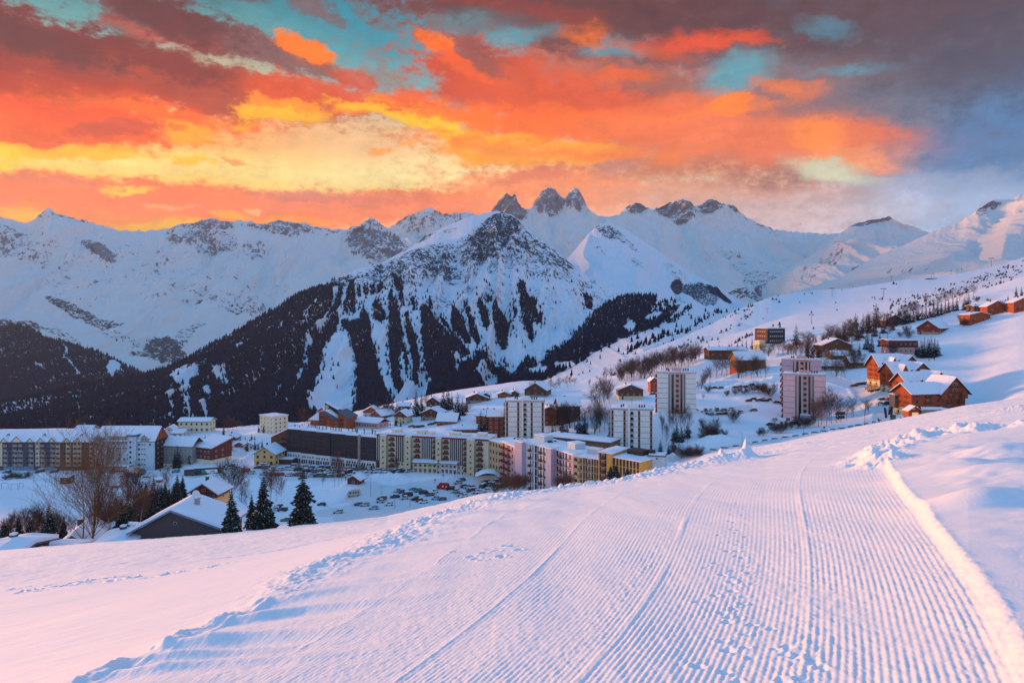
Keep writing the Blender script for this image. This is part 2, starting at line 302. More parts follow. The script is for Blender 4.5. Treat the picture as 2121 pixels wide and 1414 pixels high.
def blobs(PX, PY, L):
    out = np.zeros(PX.shape)
    for (cx, cy, rx, ry, ang, a) in L:
        c, s = math.cos(R(ang)), math.sin(R(ang)); dx = PX - cx; dy = -(PY - cy)
        u = (dx * c + dy * s) / rx; w = (-dx * s + dy * c) / ry
        out = np.maximum(out, a * np.clip(1.6 - (u * u + w * w) * 1.0, 0, 1))
    return out
def backslope(P, depth, drop, n=12):
    """the far side of a ridge"""
    t = np.linspace(1, 0, n)[:, None, None]
    d = np.zeros_like(P[:1]); d[..., 1] = depth; d[..., 2] = -drop
    return np.concatenate([P[:1] + d * t, P[1:]], 0)
def finish_mountain(name, P, A, mat, depth, drop):
    n = 12; Q = backslope(P, depth, drop, n)
    B = {k: np.concatenate([np.repeat(v[:1], n, 0), v[1:]], 0) for k, v in A.items()}
    return link(name, grid_mesh(name, Q[::-1], {k: v[::-1] for k, v in B.items()}), mat, kind='structure')

# far range on the left
rdg = [(-500, 455), (-200, 442), (0, 450), (35, 458), (52, 464), (72, 452), (88, 440), (100, 430), (112, 438), (128, 446), (170, 456), (205, 466), (245, 476), (300, 478), (345, 473), (375, 464), (405, 462), (418, 455), (440, 453), (468, 459), (500, 456), (520, 458), (545, 464), (575, 457), (605, 460), (622, 464), (632, 460), (645, 469), (680, 474), (720, 474), (748, 464), (768, 451), (782, 458), (800, 470), (822, 486), (850, 505), (950, 560)]
PX, PY, YY, V = loft([[(a, b, 7600) for a, b in rdg],
    [(-500, 560, 6900), (0, 548, 6900), (300, 560, 6900), (600, 545, 7000), (850, 560, 7000), (950, 600, 7000)],
    [(-500, 640, 5900), (0, 640, 5900), (350, 690, 5600), (600, 640, 6200), (950, 650, 6500)],
    [(-500, 700, 5000), (0, 690, 5000), (330, 765, 4800), (600, 700, 5600), (950, 720, 6000)],
    [(-500, 900, 3600), (950, 900, 3600)]], -500, 950, 900, 360, jag=jagged(2.2, 26))
P = to_xyz(PX, PY, YY); relief(P, V, 150, 700, 900, 1.3, 0.03)
rk = blobs(PX, PY, [(20, 500, 80, 34, -30, .55), (205, 520, 45, 13, -33, .98), (380, 485, 45, 22, 0, .55), (440, 465, 45, 12, 0, .8), (440, 500, 60, 28, -15, .6), (520, 520, 34, 26, 30, .5), (580, 470, 90, 14, -8, .62), (780, 505, 70, 34, -20, .82), (770, 460, 22, 14, 0, .6), (650, 478, 60, 10, 0, .5), (100, 440, 30, 14, 0, .35), (130, 600, 60, 20, -30, .3), (350, 590, 90, 30, -30, .32), (480, 620, 80, 20, -10, .42), (160, 452, 70, 6, -14, .6), (250, 560, 300, 60, -10, .25)])
wd = blobs(PX, PY, [(150, 640, 60, 12, -22, .75), (215, 668, 55, 12, -10, .72), (50, 672, 70, 10, -8, .75), (120, 690, 60, 10, -25, .6), (412, 625, 10, 9, 0, .8), (400, 680, 40, 12, 10, .62), (500, 640, 40, 16, 0, .6), (340, 725, 50, 28, -15, .85), (390, 700, 30, 22, 40, .62), (250, 700, 60, 10, -15, .55), (330, 745, 70, 10, -12, .75), (450, 620, 90, 20, -20, .5), (560, 600, 60, 14, 0, .45), (300, 660, 200, 40, -10, .28)])
rockify(P, rk, V, 95, 190)
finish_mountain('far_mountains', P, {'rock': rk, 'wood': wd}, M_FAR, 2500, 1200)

# snowy peak and the three needles, with the wide snow wall below them
rdg = [(600, 540), (760, 500), (800, 474), (815, 466), (835, 452), (850, 444), (868, 438), (888, 430), (902, 435), (918, 443), (945, 441), (970, 440), (990, 446), (1012, 444), (1018, 438), (1024, 428), (1032, 416), (1040, 410), (1049, 400), (1055, 404), (1060, 408), (1064, 402), (1068, 401), (1072, 416), (1080, 430), (1092, 434), (1102, 430), (1108, 418), (1116, 406), (1124, 396), (1134, 388), (1143, 388), (1150, 393), (1158, 404), (1166, 411), (1172, 410), (1176, 402), (1182, 393), (1190, 389), (1198, 392), (1204, 402), (1211, 416), (1218, 433), (1236, 446), (1262, 450), (1284, 443), (1298, 430), (1310, 421), (1322, 420), (1336, 428), (1350, 432), (1372, 428), (1390, 418), (1404, 414), (1420, 413), (1432, 420), (1438, 428), (1452, 424), (1464, 415), (1476, 413), (1490, 418), (1502, 424), (1520, 426), (1532, 438), (1550, 452), (1575, 464), (1600, 474), (1640, 480), (1700, 484), (1750, 484), (1800, 478), (1900, 490), (2000, 500), (2300, 520)]
PX, PY, YY, V = loft([[(a, b, 9200) for a, b in rdg],
    [(600, 560, 8800), (850, 475, 9000), (1020, 470, 8900), (1090, 447, 8950), (1140, 440, 8950), (1218, 445, 8950), (1300, 452, 8900), (1400, 452, 8900), (1600, 500, 8700), (2300, 540, 8700)],
    [(600, 600, 7800), (1000, 560, 7900), (1200, 520, 7900), (1400, 520, 7700), (1600, 545, 7500), (2300, 580, 7400)],
    [(600, 640, 7000), (1000, 620, 7000), (1400, 590, 6500), (1600, 590, 6300), (2300, 600, 6400)],
    [(600, 760, 5600), (2300, 690, 5200)]], 600, 2300, 1100, 330, jag=jagged(1.8, 14))
P = to_xyz(PX, PY, YY); relief(P, V, 170, 620, 800, 8.3, 0.04)
rk = blobs(PX, PY, [(1048, 430, 34, 32, 0, .86), (1076, 440, 16, 16, 0, .9), (1136, 415, 34, 28, 0, .8), (1192, 414, 24, 26, 0, .8), (1320, 428, 24, 9, 0, .85), (1400, 430, 42, 17, 8, .88), (1412, 452, 28, 6, 8, .8), (1474, 425, 28, 14, 10, .8), (1520, 430, 16, 6, -30, .8), (870, 455, 60, 20, 0, .5), (930, 450, 60, 12, 0, .5), (890, 480, 60, 20, -20, .4), (1580, 470, 40, 14, -30, .4), (1560, 560, 90, 20, -30, .4), (1600, 590, 70, 20, -20, .62), (1700, 580, 80, 20, 20, .5), (1480, 540, 60, 12, 0, .25)])
rockify(P, rk, V, 110, 170)
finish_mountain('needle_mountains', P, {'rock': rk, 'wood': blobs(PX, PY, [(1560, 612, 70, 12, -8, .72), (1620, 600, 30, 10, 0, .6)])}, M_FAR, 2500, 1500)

# round snow peak on the right
rdg = [(1540, 640), (1600, 580), (1650, 545), (1700, 515), (1735, 488), (1758, 470), (1772, 463), (1795, 457), (1820, 454), (1843, 448), (1855, 456), (1872, 464), (1900, 472), (1935, 486), (1990, 505), (2100, 530), (2300, 560)]
PX, PY, YY, V = loft([[(a, b, 6500) for a, b in rdg],
    [(1540, 660, 6100), (1650, 570, 6100), (1760, 500, 6200), (1850, 490, 6200), (2000, 530, 6100), (2300, 570, 6000)],
    [(1540, 690, 5400), (1700, 590, 5500), (1850, 560, 5300), (2300, 600, 5200)],
    [(1540, 760, 4300), (2300, 680, 4300)]], 1540, 2300, 520, 240, jag=jagged(1.4, 20, 3))
P = to_xyz(PX, PY, YY); relief(P, V, 150, 560, 700, 4.3, 0.05)
rk = blobs(PX, PY, [(1790, 462, 34, 5, 10, .9), (1836, 453, 24, 4, 8, .7), (1690, 560, 60, 18, 35, .42), (1780, 560, 30, 12, 0, .6), (1730, 530, 20, 12, 30, .55), (1880, 530, 60, 12, 40, .3)])
finish_mountain('snow_peak', P, {'rock': rk, 'wood': rk * 0}, M_FAR, 2000, 1000)

# snowy mountain at the right edge
rdg = [(1560, 660), (1660, 600), (1740, 575), (1790, 545), (1840, 520), (1880, 505), (1915, 488), (1950, 472), (1985, 462), (2010, 444), (2030, 430), (2048, 419), (2060, 412), (2075, 415), (2092, 412), (2108, 406), (2121, 400), (2180, 380), (2260, 372), (2400, 350), (2600, 340)]
PX, PY, YY, V = loft([[(a, b, 4700) for a, b in rdg],
    [(1560, 668, 4400), (1740, 590, 4400), (1900, 520, 4400), (2010, 490, 4300), (2060, 470, 4450), (2121, 440, 4250), (2400, 420, 4300), (2600, 420, 4300)],
    [(1560, 680, 3900), (1800, 590, 3900), (1900, 550, 3950), (1960, 530, 3650), (2030, 520, 4000), (2090, 490, 3700), (2160, 500, 3900), (2600, 470, 3800)],
    [(1560, 720, 2900), (2000, 600, 2900), (2600, 560, 2900)],
    [(1560, 800, 2300), (2600, 700, 2300)]], 1560, 2600, 640, 260, jag=jagged(1.5, 22, 6), blur=3)
P = to_xyz(PX, PY, YY); relief(P, V, 110, 480, 900, 12.3, 0.05, 0.35)
rk = blobs(PX, PY, [(2040, 432, 26, 14, 40, .72), (2060, 425, 16, 8, 0, .6), (1960, 500, 60, 8, 40, .3), (1890, 560, 60, 9, 10, .35)])
rockify(P, rk, V, 60, 120)
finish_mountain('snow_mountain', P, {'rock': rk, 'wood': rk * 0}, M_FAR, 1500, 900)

# snow cone right of the dark mountain
rdg = [(1000, 640), (1080, 600), (1150, 555), (1180, 530), (1205, 500), (1222, 482), (1236, 468), (1246, 463), (1262, 462), (1280, 468), (1300, 478), (1325, 494), (1352, 512), (1385, 534), (1420, 556), (1460, 580), (1500, 602), (1540, 624), (1580, 640), (1660, 665), (1800, 690)]
PX, PY, YY, V = loft([[(a, b, 4600) for a, b in rdg],
    [(1000, 680, 4200), (1180, 560, 4100), (1250, 510, 4250), (1330, 540, 4150), (1420, 585, 4200), (1540, 640, 4200), (1800, 700, 4200)],
    [(1000, 700, 3500), (1200, 610, 3450), (1320, 590, 3500), (1440, 625, 3600), (1540, 660, 3700), (1800, 720, 3700)],
    [(1000, 800, 2700), (1800, 780, 2700)]], 1000, 1800, 560, 260, jag=jagged(1.0, 16, 2))
P = to_xyz(PX, PY, YY); relief(P, V, 85, 360, 600, 22.3, 0.05, 0.4)
rk = blobs(PX, PY, [(1262, 478, 34, 10, -20, .72), (1240, 500, 12, 26, 40, .35), (1320, 540, 16, 10, -40, .6), (1300, 500, 30, 6, -35, .6), (1400, 560, 30, 8, -35, .45)])
wd = blobs(PX, PY, [(1405, 585, 16, 12, -40, .9), (1440, 600, 32, 11, -30, .8), (1490, 618, 40, 11, -25, .95), (1460, 622, 30, 10, -20, .7), (1410, 610, 22, 8, -60, .6)])
finish_mountain('snow_cone_mountain', P, {'rock': rk, 'wood': wd}, M_MID, 1500, 900)

# lit snow shoulder behind the dark mountain
rdg = [(560, 650), (620, 604), (680, 584), (740, 562), (800, 540), (850, 512), (880, 488), (910, 476), (940, 462), (975, 448), (1005, 441), (1030, 437), (1060, 445), (1100, 480), (1160, 540), (1260, 620)]
PX, PY, YY, V = loft([[(a, b, 3900) for a, b in rdg], [(a, b + 60, 3500) for a, b in rdg], [(a, b + 200, 3200) for a, b in rdg]], 560, 1260, 260, 90, jag=jagged(.7, 20, 2))
P = to_xyz(PX, PY, YY); relief(P, V, 25, 260, 400, 2.3, 0.1, 0.4)
finish_mountain('snow_shoulder', P, {'rock': blobs(PX, PY, [(880, 492, 26, 5, 30, .8), (840, 512, 20, 6, 30, .8), (930, 478, 20, 4, 20, .6)]), 'wood': PX * 0}, M_MID, 900, 900)

# dark forested hill on the left
rdg = [(-500, 610), (-200, 640), (-60, 668), (0, 676), (20, 674), (42, 673), (70, 684), (100, 700), (130, 708), (160, 716), (200, 727), (235, 742), (262, 758), (290, 770), (330, 785), (400, 800), (500, 830)]
hillL = loft([[(a, b, 3600) for a, b in rdg], [(-500, 800, 2900), (0, 770, 2900), (200, 790, 2900), (500, 850, 2900)], [(-500, 980, 2200), (500, 960, 2200)]], -500, 500, 420, 200, jag=jagged(1.5, 20, 9))
PX, PY, YY, V = hillL; P_hillL = to_xyz(PX, PY, YY); relief(P_hillL, V, 70, 260, 400, 5.3, 0.06, 0.3)
HILLL_GAP = [[(222, 745), (238, 745), (254, 760), (256, 775), (240, 787), (226, 780), (220, 765)], [(120, 707), (128, 712), (140, 740), (170, 778), (164, 780), (148, 758), (132, 738)], [(165, 712), (178, 718), (176, 728), (166, 722)], [(40, 750), (54, 752), (52, 758), (40, 756)], [(78, 755), (90, 758), (88, 763), (80, 762)], [(3, 745), (10, 750), (8, 758), (2, 752)]]
finish_mountain('forested_hill', P_hillL, {'rock': PX * 0, 'wood': np.where(np.any([poly_in(PX, PY, g) for g in HILLL_GAP], axis=0), 0.2, 0.8)}, M_MID, 1200, 900)

# the dark pyramid mountain
rdg = [(-600, 900), (-200, 862), (-60, 848), (0, 838), (60, 822), (110, 810), (160, 800), (210, 790), (250, 782), (290, 778), (325, 768), (360, 757), (395, 738), (430, 718), (470, 696), (505, 676), (540, 655), (580, 633), (612, 612), (640, 600), (680, 584), (720, 568), (745, 556), (780, 548), (800, 543), (830, 530), (850, 520), (880, 508), (905, 505), (930, 496), (948, 494), (965, 486), (980, 470), (992, 465), (1002, 458), (1016, 447), (1030, 441), (1041, 440), (1052, 445), (1062, 449), (1072, 455), (1080, 464), (1095, 478), (1110, 490), (1130, 503), (1150, 518), (1165, 530), (1180, 544), (1200, 560), (1225, 578), (1250, 592), (1280, 606), (1320, 622), (1360, 636), (1420, 660), (1500, 700), (1650, 760)]
dk = lambda px: np.interp(px, [-600, 0, 300, 600, 1040, 1300, 1650], [1700, 1800, 1900, 2300, 2900, 2700, 2500])
mtn = loft([[(a, b, dk(a)) for a, b in rdg],
    [(-600, 905, 1550), (0, 850, 1650), (350, 790, 1700), (560, 690, 1950), (700, 640, 2150), (850, 585, 2400), (950, 560, 2520), (1040, 540, 2560), (1150, 575, 2560), (1300, 650, 2500), (1650, 780, 2300)],
    [(-600, 910, 1350), (0, 870, 1380), (400, 830, 1420), (650, 760, 1600), (850, 720, 1800), (1000, 690, 1950), (1100, 680, 2050), (1200, 680, 2200), (1300, 690, 2200), (1650, 800, 2000)],
    [(-600, 915, 1150), (0, 890, 1150), (400, 880, 1150), (700, 860, 1250), (900, 835, 1400), (1000, 790, 1600), (1100, 750, 1750), (1300, 730, 1800), (1650, 830, 1700)],
    [(-600, 990, 900), (0, 985, 900), (400, 980, 900), (700, 960, 980), (1000, 900, 1100), (1300, 840, 1300), (1650, 880, 1400)]], -600, 1650, 1500, 560, jag=jagged(1.6, 16, 4), blur=3)
PX, PY, YY, V = mtn; P_mtn = to_xyz(PX, PY, YY)
PY0 = PY.copy()
relief(P_mtn, V, 62, 150, 420, 7.7, 0.06, 0.42)
up = blobs(PX, PY, [(1020, 500, 90, 62, 10, 1)])
P_mtn[..., 1] -= up * 13 * (ridged(P_mtn[..., 0] / 34, P_mtn[..., 2] / 50, 5) - .9) * np.clip(V / .03, 0, 1)
rk = blobs(PX, PY, [(1040, 462, 46, 26, -8, .88), (1010, 500, 60, 34, 25, .86), (1000, 520, 50, 22, 20, .8), (950, 530, 50, 24, 20, .62), (870, 535, 90, 24, 12, .72), (905, 550, 60, 24, -30, .74), (950, 565, 30, 10, -35, .68), (810, 560, 50, 22, 12, .78), (760, 570, 60, 14, 18, .66), (1130, 525, 50, 20, -38, .72), (1165, 545, 26, 12, -30, .78), (1090, 500, 34, 22, -30, .72), (1060, 530, 70, 16, 0, .55), (1100, 555, 60, 10, -10, .5), (690, 590, 60, 12, 20, .8), (640, 604, 40, 8, 20, .7), (905, 610, 34, 12, -20, .52), (960, 612, 34, 10, 0, .45), (1230, 600, 60, 20, -30, .45), (1270, 625, 50, 24, -20, .42), (1000, 590, 300, 60, 0, .22), (980, 620, 220, 40, 0, .3), (850, 560, 140, 34, 12, .55), (1100, 530, 110, 40, -25, .55), (960, 540, 120, 40, 0, .5), (395, 770, 30, 6, 0, .5), (630, 750, 14, 22, 0, .5)])
FOREST = [
 [(-620, 1000), (-620, 860), (-200, 845), (0, 822), (110, 795), (210, 775), (320, 755), (430, 706), (540, 645), (620, 606), (668, 592), (705, 588), (722, 600), (716, 640), (700, 662), (690, 700), (706, 716), (716, 730), (712, 745), (690, 720), (676, 712), (668, 745), (655, 775), (650, 820), (640, 850), (700, 900), (700, 1000)],
 [(713, 620), (720, 590), (732, 578), (736, 600), (732, 640), (722, 640)],
 [(744, 628), (757, 626), (766, 666), (776, 712), (793, 760), (806, 800), (812, 850), (800, 900), (742, 880), (735, 745), (726, 696), (702, 668), (712, 655), (738, 660)],
 [(770, 628), (784, 622), (796, 644), (796, 664), (776, 662)], [(738, 600), (746, 590), (746, 612), (740, 612)], [(752, 590), (760, 594), (758, 606), (752, 606)], [(762, 588), (772, 584), (775, 602), (764, 606)], [(778, 584), (786, 582), (794, 600), (780, 602)],
 [(813, 584), (822, 574), (830, 584), (836, 610), (839, 634), (832, 646), (822, 604)],
 [(806, 604), (812, 596), (823, 612), (829, 646), (833, 686), (846, 739), (842, 800), (830, 818), (815, 790), (804, 740), (802, 680)],
 [(839, 640), (846, 636), (854, 668), (866, 699), (871, 745), (869, 800), (859, 802), (850, 740), (839, 690)],
 [(871, 632), (880, 628), (893, 646), (919, 662), (935, 690), (962, 728), (975, 747), (950, 748), (944, 765), (950, 775), (980, 770), (1010, 780), (1050, 830), (1000, 900), (890, 880), (888, 800), (880, 745), (872, 690)],
 [(883, 610), (890, 606), (894, 632), (888, 638)], [(852, 618), (858, 612), (860, 640), (854, 646)],
 [(935, 650), (940, 640), (952, 652), (962, 672), (972, 702), (976, 722), (962, 716), (944, 694), (934, 672)],
 [(961, 644), (966, 638), (975, 656), (988, 690), (996, 716), (986, 720), (974, 692)],
 [(990, 628), (998, 624), (1006, 642), (1016, 676), (1012, 686), (1000, 680), (994, 660)],
 [(1022, 636), (1028, 630), (1042, 646), (1056, 672), (1050, 712), (1042, 722), (1030, 700), (1019, 670)], [(1008, 614), (1018, 608), (1020, 618), (1010, 620)],
 [(1060, 640), (1066, 630), (1072, 644), (1069, 664), (1062, 662)],
 [(1072, 586), (1078, 579), (1092, 593), (1108, 624), (1112, 650), (1124, 664), (1122, 680), (1112, 664), (1104, 670), (1102, 706), (1094, 700), (1088, 680), (1078, 640)],
 [(960, 770), (1000, 750), (1030, 752), (1080, 790), (1200, 800), (1200, 900), (960, 900)],
 [(1210, 606), (1222, 602), (1228, 625), (1222, 640), (1212, 625)]]
CHUTE = [
 [(683, 699), (694, 690), (704, 712), (714, 716), (738, 748), (733, 779), (710, 792), (680, 808), (650, 822), (654, 790), (660, 765), (676, 738)],
 [(355, 770), (372, 760), (395, 766), (415, 762), (418, 790), (408, 800), (400, 830), (396, 880), (385, 880), (386, 812), (372, 830), (360, 872), (355, 868), (366, 800)],
 [(425, 812), (434, 800), (438, 812), (426, 840), (416, 866), (412, 862)], [(440, 765), (470, 775), (472, 800), (452, 792)],
 [(622, 738), (632, 726), (645, 730), (642, 752), (626, 775), (608, 820), (596, 850), (594, 835), (612, 790), (622, 762)],
 [(566, 775), (574, 782), (566, 812), (552, 830), (545, 820), (556, 800)], [(640, 820), (700, 812), (742, 805), (738, 850), (700, 870), (640, 850)],
 [(655, 625), (668, 612), (662, 632), (640, 660), (632, 672), (636, 655)], [(584, 662), (588, 672), (560, 705), (556, 700)], [(140, 818), (160, 816), (158, 826), (138, 826)], [(60, 805), (70, 808), (66, 820)], [(166, 842), (172, 850), (162, 885), (152, 888)], [(118, 878), (124, 880), (118, 892), (112, 892)], [(220, 806), (228, 808), (222, 820)],
 [(500, 700), (512, 695), (505, 715), (490, 740), (484, 742)],
 [(936, 745), (962, 742), (972, 760), (958, 770), (950, 792), (944, 770)],
 [(1000, 762), (1030, 764), (1030, 790), (1000, 800), (980, 790)], [(760, 640), (766, 640), (800, 740), (815, 800), (808, 830), (780, 760)],
 [(748, 620), (752, 620), (790, 700), (794, 722), (786, 716)], [(820, 726), (836, 732), (842, 770), (848, 815), (838, 822), (826, 760)]]
GULLY = [([(813, 590), (833, 643), (838, 699), (848, 739), (855, 808)], 4.5), ([(843, 628), (866, 699), (873, 755), (890, 800)], 5), ([(758, 628), (779, 696), (799, 746), (815, 812)], 4.5), ([(799, 655), (799, 712), (806, 780)], 5), ([(833, 722), (829, 772), (840, 812)], 5), ([(905, 664), (949, 709), (974, 730)], 4), ([(720, 575), (711, 626), (699, 668)], 5), ([(985, 640), (1003, 700)], 4), ([(1012, 640), (1020, 700), (1030, 730)], 5), ([(1056, 620), (1066, 700), (1080, 730)], 5), ([(640, 700), (600, 770), (566, 840)], 3), ([(700, 595), (680, 650), (660, 680)], 3)]
def fmask(px, py, jit=0.0):
    a = np.any([poly_in(px, py, g) for g in FOREST], axis=0); b = np.any([poly_in(px, py, g) for g in CHUTE], axis=0)
    for g, w in GULLY: b |= pl_dist(px, py, g) < w
    return a & ~b
wn = 9 * fbm(PX / 16, PY0 / 30, 4); wn2 = 7 * fbm(PX / 12 + 40, PY0 / 22, 4)
wd = np.where(fmask(PX + wn * .3, PY0 + wn2 * .35), 0.86, 0.0)
for _ in range(2): wd[1:-1, 1:-1] = (wd[1:-1, 1:-1] + wd[:-2, 1:-1] + wd[2:, 1:-1] + wd[1:-1, :-2] + wd[1:-1, 2:]) / 5
finish_mountain('pyramid_mountain', P_mtn, {'rock': np.where(wd > .4, 0, rk), 'wood': wd * 0.86}, M_MID, 1100, 900)

# forested shoulder coming down to the village, right of the pyramid
rdg = [(850, 900), (960, 868), (1010, 842), (1040, 812), (1064, 772), (1090, 742), (1120, 722), (1150, 706), (1180, 694), (1206, 676), (1225, 650), (1245, 634), (1270, 620), (1300, 613), (1335, 611), (1365, 614), (1390, 621), (1415, 628), (1450, 636), (1500, 646), (1560, 656), (1640, 680), (1800, 720)]
shl = loft([[(a, b, 1750 if a < 1100 else 2100) for a, b in rdg],
    [(850, 905, 1300), (1050, 830, 1350), (1150, 760, 1500), (1300, 690, 1650), (1420, 670, 1700), (1560, 670, 1900), (1800, 740, 1900)],
    [(850, 960, 950), (1050, 860, 1050), (1200, 780, 1200), (1350, 720, 1300), (1450, 692, 1500), (1560, 680, 1700), (1800, 760, 1700)],
    [(850, 990, 820), (1800, 860, 1000)]], 850, 1800, 640, 240, jag=jagged(1.2, 16, 1), blur=2)
PX, PY, YY, V = shl; P_shl = to_xyz(PX, PY, YY); relief(P_shl, V, 11, 130, 260, 31.7, 0.06, 0.4)
SHL_F = [[(800, 1000), (850, 905), (960, 868), (1010, 842), (1040, 812), (1064, 772), (1090, 742), (1150, 706), (1206, 676), (1225, 650), (1245, 634), (1300, 606), (1345, 606), (1362, 622), (1345, 640), (1380, 640), (1412, 628), (1396, 650), (1352, 680), (1300, 700), (1230, 730), (1190, 758), (1120, 790), (1050, 830), (1030, 900)]]
SHL_G = [[(1090, 764), (1118, 758), (1142, 760), (1130, 772), (1098, 772)], [(1148, 752), (1180, 748), (1196, 754), (1170, 764), (1150, 764)], [(1288, 678), (1306, 664), (1322, 672), (1312, 690), (1294, 690)], [(1330, 660), (1362, 640), (1372, 646), (1345, 668)], [(1040, 800), (1060, 795), (1056, 806)]]
wd = np.where(np.any([poly_in(PX, PY, g) for g in SHL_F], axis=0) & ~np.any([poly_in(PX, PY, g) for g in SHL_G], axis=0), 0.75, 0.0)
wd = np.maximum(wd, blobs(PX, PY, [(1380, 690, 120, 16, 22, .42), (1470, 662, 60, 10, 20, .4)]))
finish_mountain('forested_shoulder', P_shl, {'rock': PX * 0, 'wood': wd}, M_MID, 500, 400)

# open ski hill behind the village
rdg = [(900, 900), (1000, 860), (1080, 828), (1150, 800), (1190, 776), (1240, 762), (1300, 740), (1350, 722), (1400, 704), (1440, 686), (1480, 668), (1520, 646), (1560, 628), (1600, 614), (1650, 606), (1700, 601), (1760, 597), (1820, 588), (1880, 578), (1950, 572), (2020, 560), (2080, 546), (2121, 532), (2300, 490), (2600, 430)]
ski = loft([[(a, b, np.interp(a, [900, 1400, 1700, 2600], [900, 1150, 1500, 1500])) for a, b in rdg],
    [(900, 905, 860), (1200, 790, 980), (1400, 728, 1060), (1520, 692, 1100), (1650, 650, 1200), (1800, 625, 1200), (2000, 592, 1150), (2121, 566, 1150), (2600, 480, 1150)],
    [(900, 912, 820), (1200, 805, 880), (1450, 740, 860), (1600, 700, 850), (1750, 672, 850), (1900, 636, 840), (2000, 610, 840), (2121, 580, 840), (2600, 520, 840)],
    [(900, 990, 700), (1300, 880, 700), (1600, 800, 700), (2000, 700, 700), (2600, 640, 700)]], 900, 2600, 800, 240, jag=jagged(.5, 30, 1), blur=4)
PX, PY, YY, V = ski; P_ski = to_xyz(PX, PY, YY); relief(P_ski, V, 2.5, 150, 200, 41.7, 0.06, 0.7)
wd = blobs(PX, PY, [(2000, 598, 110, 12, 20, .52), (1930, 618, 60, 8, 20, .5), (1960, 600, 40, 10, 10, .5), (1790, 606, 30, 6, 0, .35), (1880, 590, 90, 10, 5, .3), (1720, 625, 200, 12, 8, .3), (1460, 700, 90, 12, 22, .42), (1350, 735, 90, 8, 22, .42), (1500, 680, 60, 12, 25, .4), (1280, 770, 60, 6, 20, .5)])
finish_mountain('ski_hill', P_ski, {'rock': PX * 0, 'wood': wd}, M_HILL, 400, 200)

hv = bpy.data.meshes.new('haze'); a_, b_, c0, c1, d0, d1 = -9000, 9500, -60, 12000, -1450, 1660
hv.from_pydata([(x, y, z) for x in (a_, b_) for y in (c0, c1) for z in (d0, d1)], [], [(0, 1, 3, 2), (4, 6, 7, 5), (0, 4, 5, 1), (2, 3, 7, 6), (0, 2, 6, 4), (1, 5, 7, 3)])
link('haze', hv, hz, kind='stuff')
# ---------------------------------------------------------------- village ground
def surf(name, c1, c2, scale, bump=0.3, rough=0.85, det=6, dist=0.05, extra=None, c3=None):
    m = bpy.data.materials.new(name); m.use_nodes = True; t = NT(m.node_tree); t.n.clear()
    oc = t.new('ShaderNodeTexCoord').outputs['Object']
    n = t.noise(oc, scale, det, 0.6); n2 = t.noise(oc, scale * 0.13, 3, 0.5)
    f = t.math('ADD', t.math('MULTIPLY', n, 0.6), t.math('MULTIPLY', n2, 0.4))
    f = t.new('ShaderNodeMapRange', {0: f, 1: 0.35, 2: 0.65}).outputs[0]
    c = t.mix(f, tuple(c1) + (1,), tuple(c2) + (1,))
    if c3 is not None:
        at = t.new('ShaderNodeAttribute', attribute_name='packed').outputs['Fac']
        k = t.math('MULTIPLY_ADD', n, 0.5, at); k = t.new('ShaderNodeMapRange', {0: k, 1: 0.6, 2: 0.95}, interpolation_type='SMOOTHSTEP').outputs[0]
        c = t.mix(k, c, tuple(c3) + (1,))
    b = t.new('ShaderNodeBump', {'Strength': bump, 'Distance': dist, 'Height': n})
    p = t.new('ShaderNodeBsdfPrincipled', {'Base Color': c, 'Roughness': rough, 'Normal': b.outputs[0]})
    p.inputs['Specular IOR Level'].default_value = 0.25
    t.l.new(p.outputs[0], t.new('ShaderNodeOutputMaterial').inputs[0]); return m
M_GROUND = surf('village_snow', (.78, .80, .85), (.84, .85, .88), 0.5, 0.35, 0.9, c3=(.70, .69, .71), dist=.3)
VR = [  # near to far: (bearing, drop, distance)
 [(-500, 1200, 90), (0, 1185, 95), (350, 1160, 105), (600, 1120, 125), (800, 1110, 140), (1000, 1090, 150), (1200, 1060, 160), (1400, 1000, 165), (1600, 955, 170), (1870, 905, 170), (2121, 870, 170), (2600, 800, 170)],
 [(-500, 1140, 150), (100, 1128, 160), (350, 1105, 165), (600, 1092, 190), (800, 1090, 210), (1000, 1070, 220), (1200, 1030, 225), (1400, 985, 230), (1600, 930, 245), (1870, 885, 250), (2121, 840, 240), (2600, 740, 240)],
 [(-500, 1084, 270), (600, 1084, 270), (800, 1079, 273), (1000, 1040, 300), (1100, 1020, 296), (1300, 1012, 285), (1500, 936, 300), (1700, 895, 330), (1870, 862, 340), (2000, 845, 345), (2121, 815, 310), (2600, 700, 310)],
 [(-500, 964, 370), (800, 964, 370), (1000, 958, 372), (1100, 912, 378), (1300, 882, 378), (1500, 872, 378), (1700, 860, 385), (1780, 842, 388), (1835, 806, 394), (1910, 798, 394), (2000, 788, 400), (2121, 765, 380), (2600, 640, 380)],
 [(-500, 905, 450), (400, 905, 450), (600, 902, 450), (800, 893, 440), (1000, 868, 435), (1100, 850, 445), (1300, 828, 450), (1500, 812, 452), (1700, 782, 452), (1870, 762, 458), (2000, 735, 462), (2121, 702, 452), (2600, 580, 450)],
 [(-500, 886, 482), (400, 888, 488), (520, 884, 490), (640, 872, 505), (800, 838, 560), (900, 816, 590), (1000, 800, 605), (1100, 788, 620), (1190, 790, 640), (1300, 772, 650), (1450, 742, 660), (1560, 724, 640), (1700, 688, 630), (1800, 668, 630), (1870, 650, 640), (1950, 627, 650), (2000, 607, 660), (2060, 592, 660), (2121, 573, 660), (2600, 470, 660)],
 [(-500, 925, 540), (520, 925, 560), (800, 880, 650), (1000, 850, 700), (1300, 830, 780), (1600, 790, 780), (2000, 690, 780), (2600, 560, 780)]]
vil = loft([[(a, b, c) for a, b, c in r] for r in VR], -500, 2600, 1240, 520, blur=14, smooth=True)
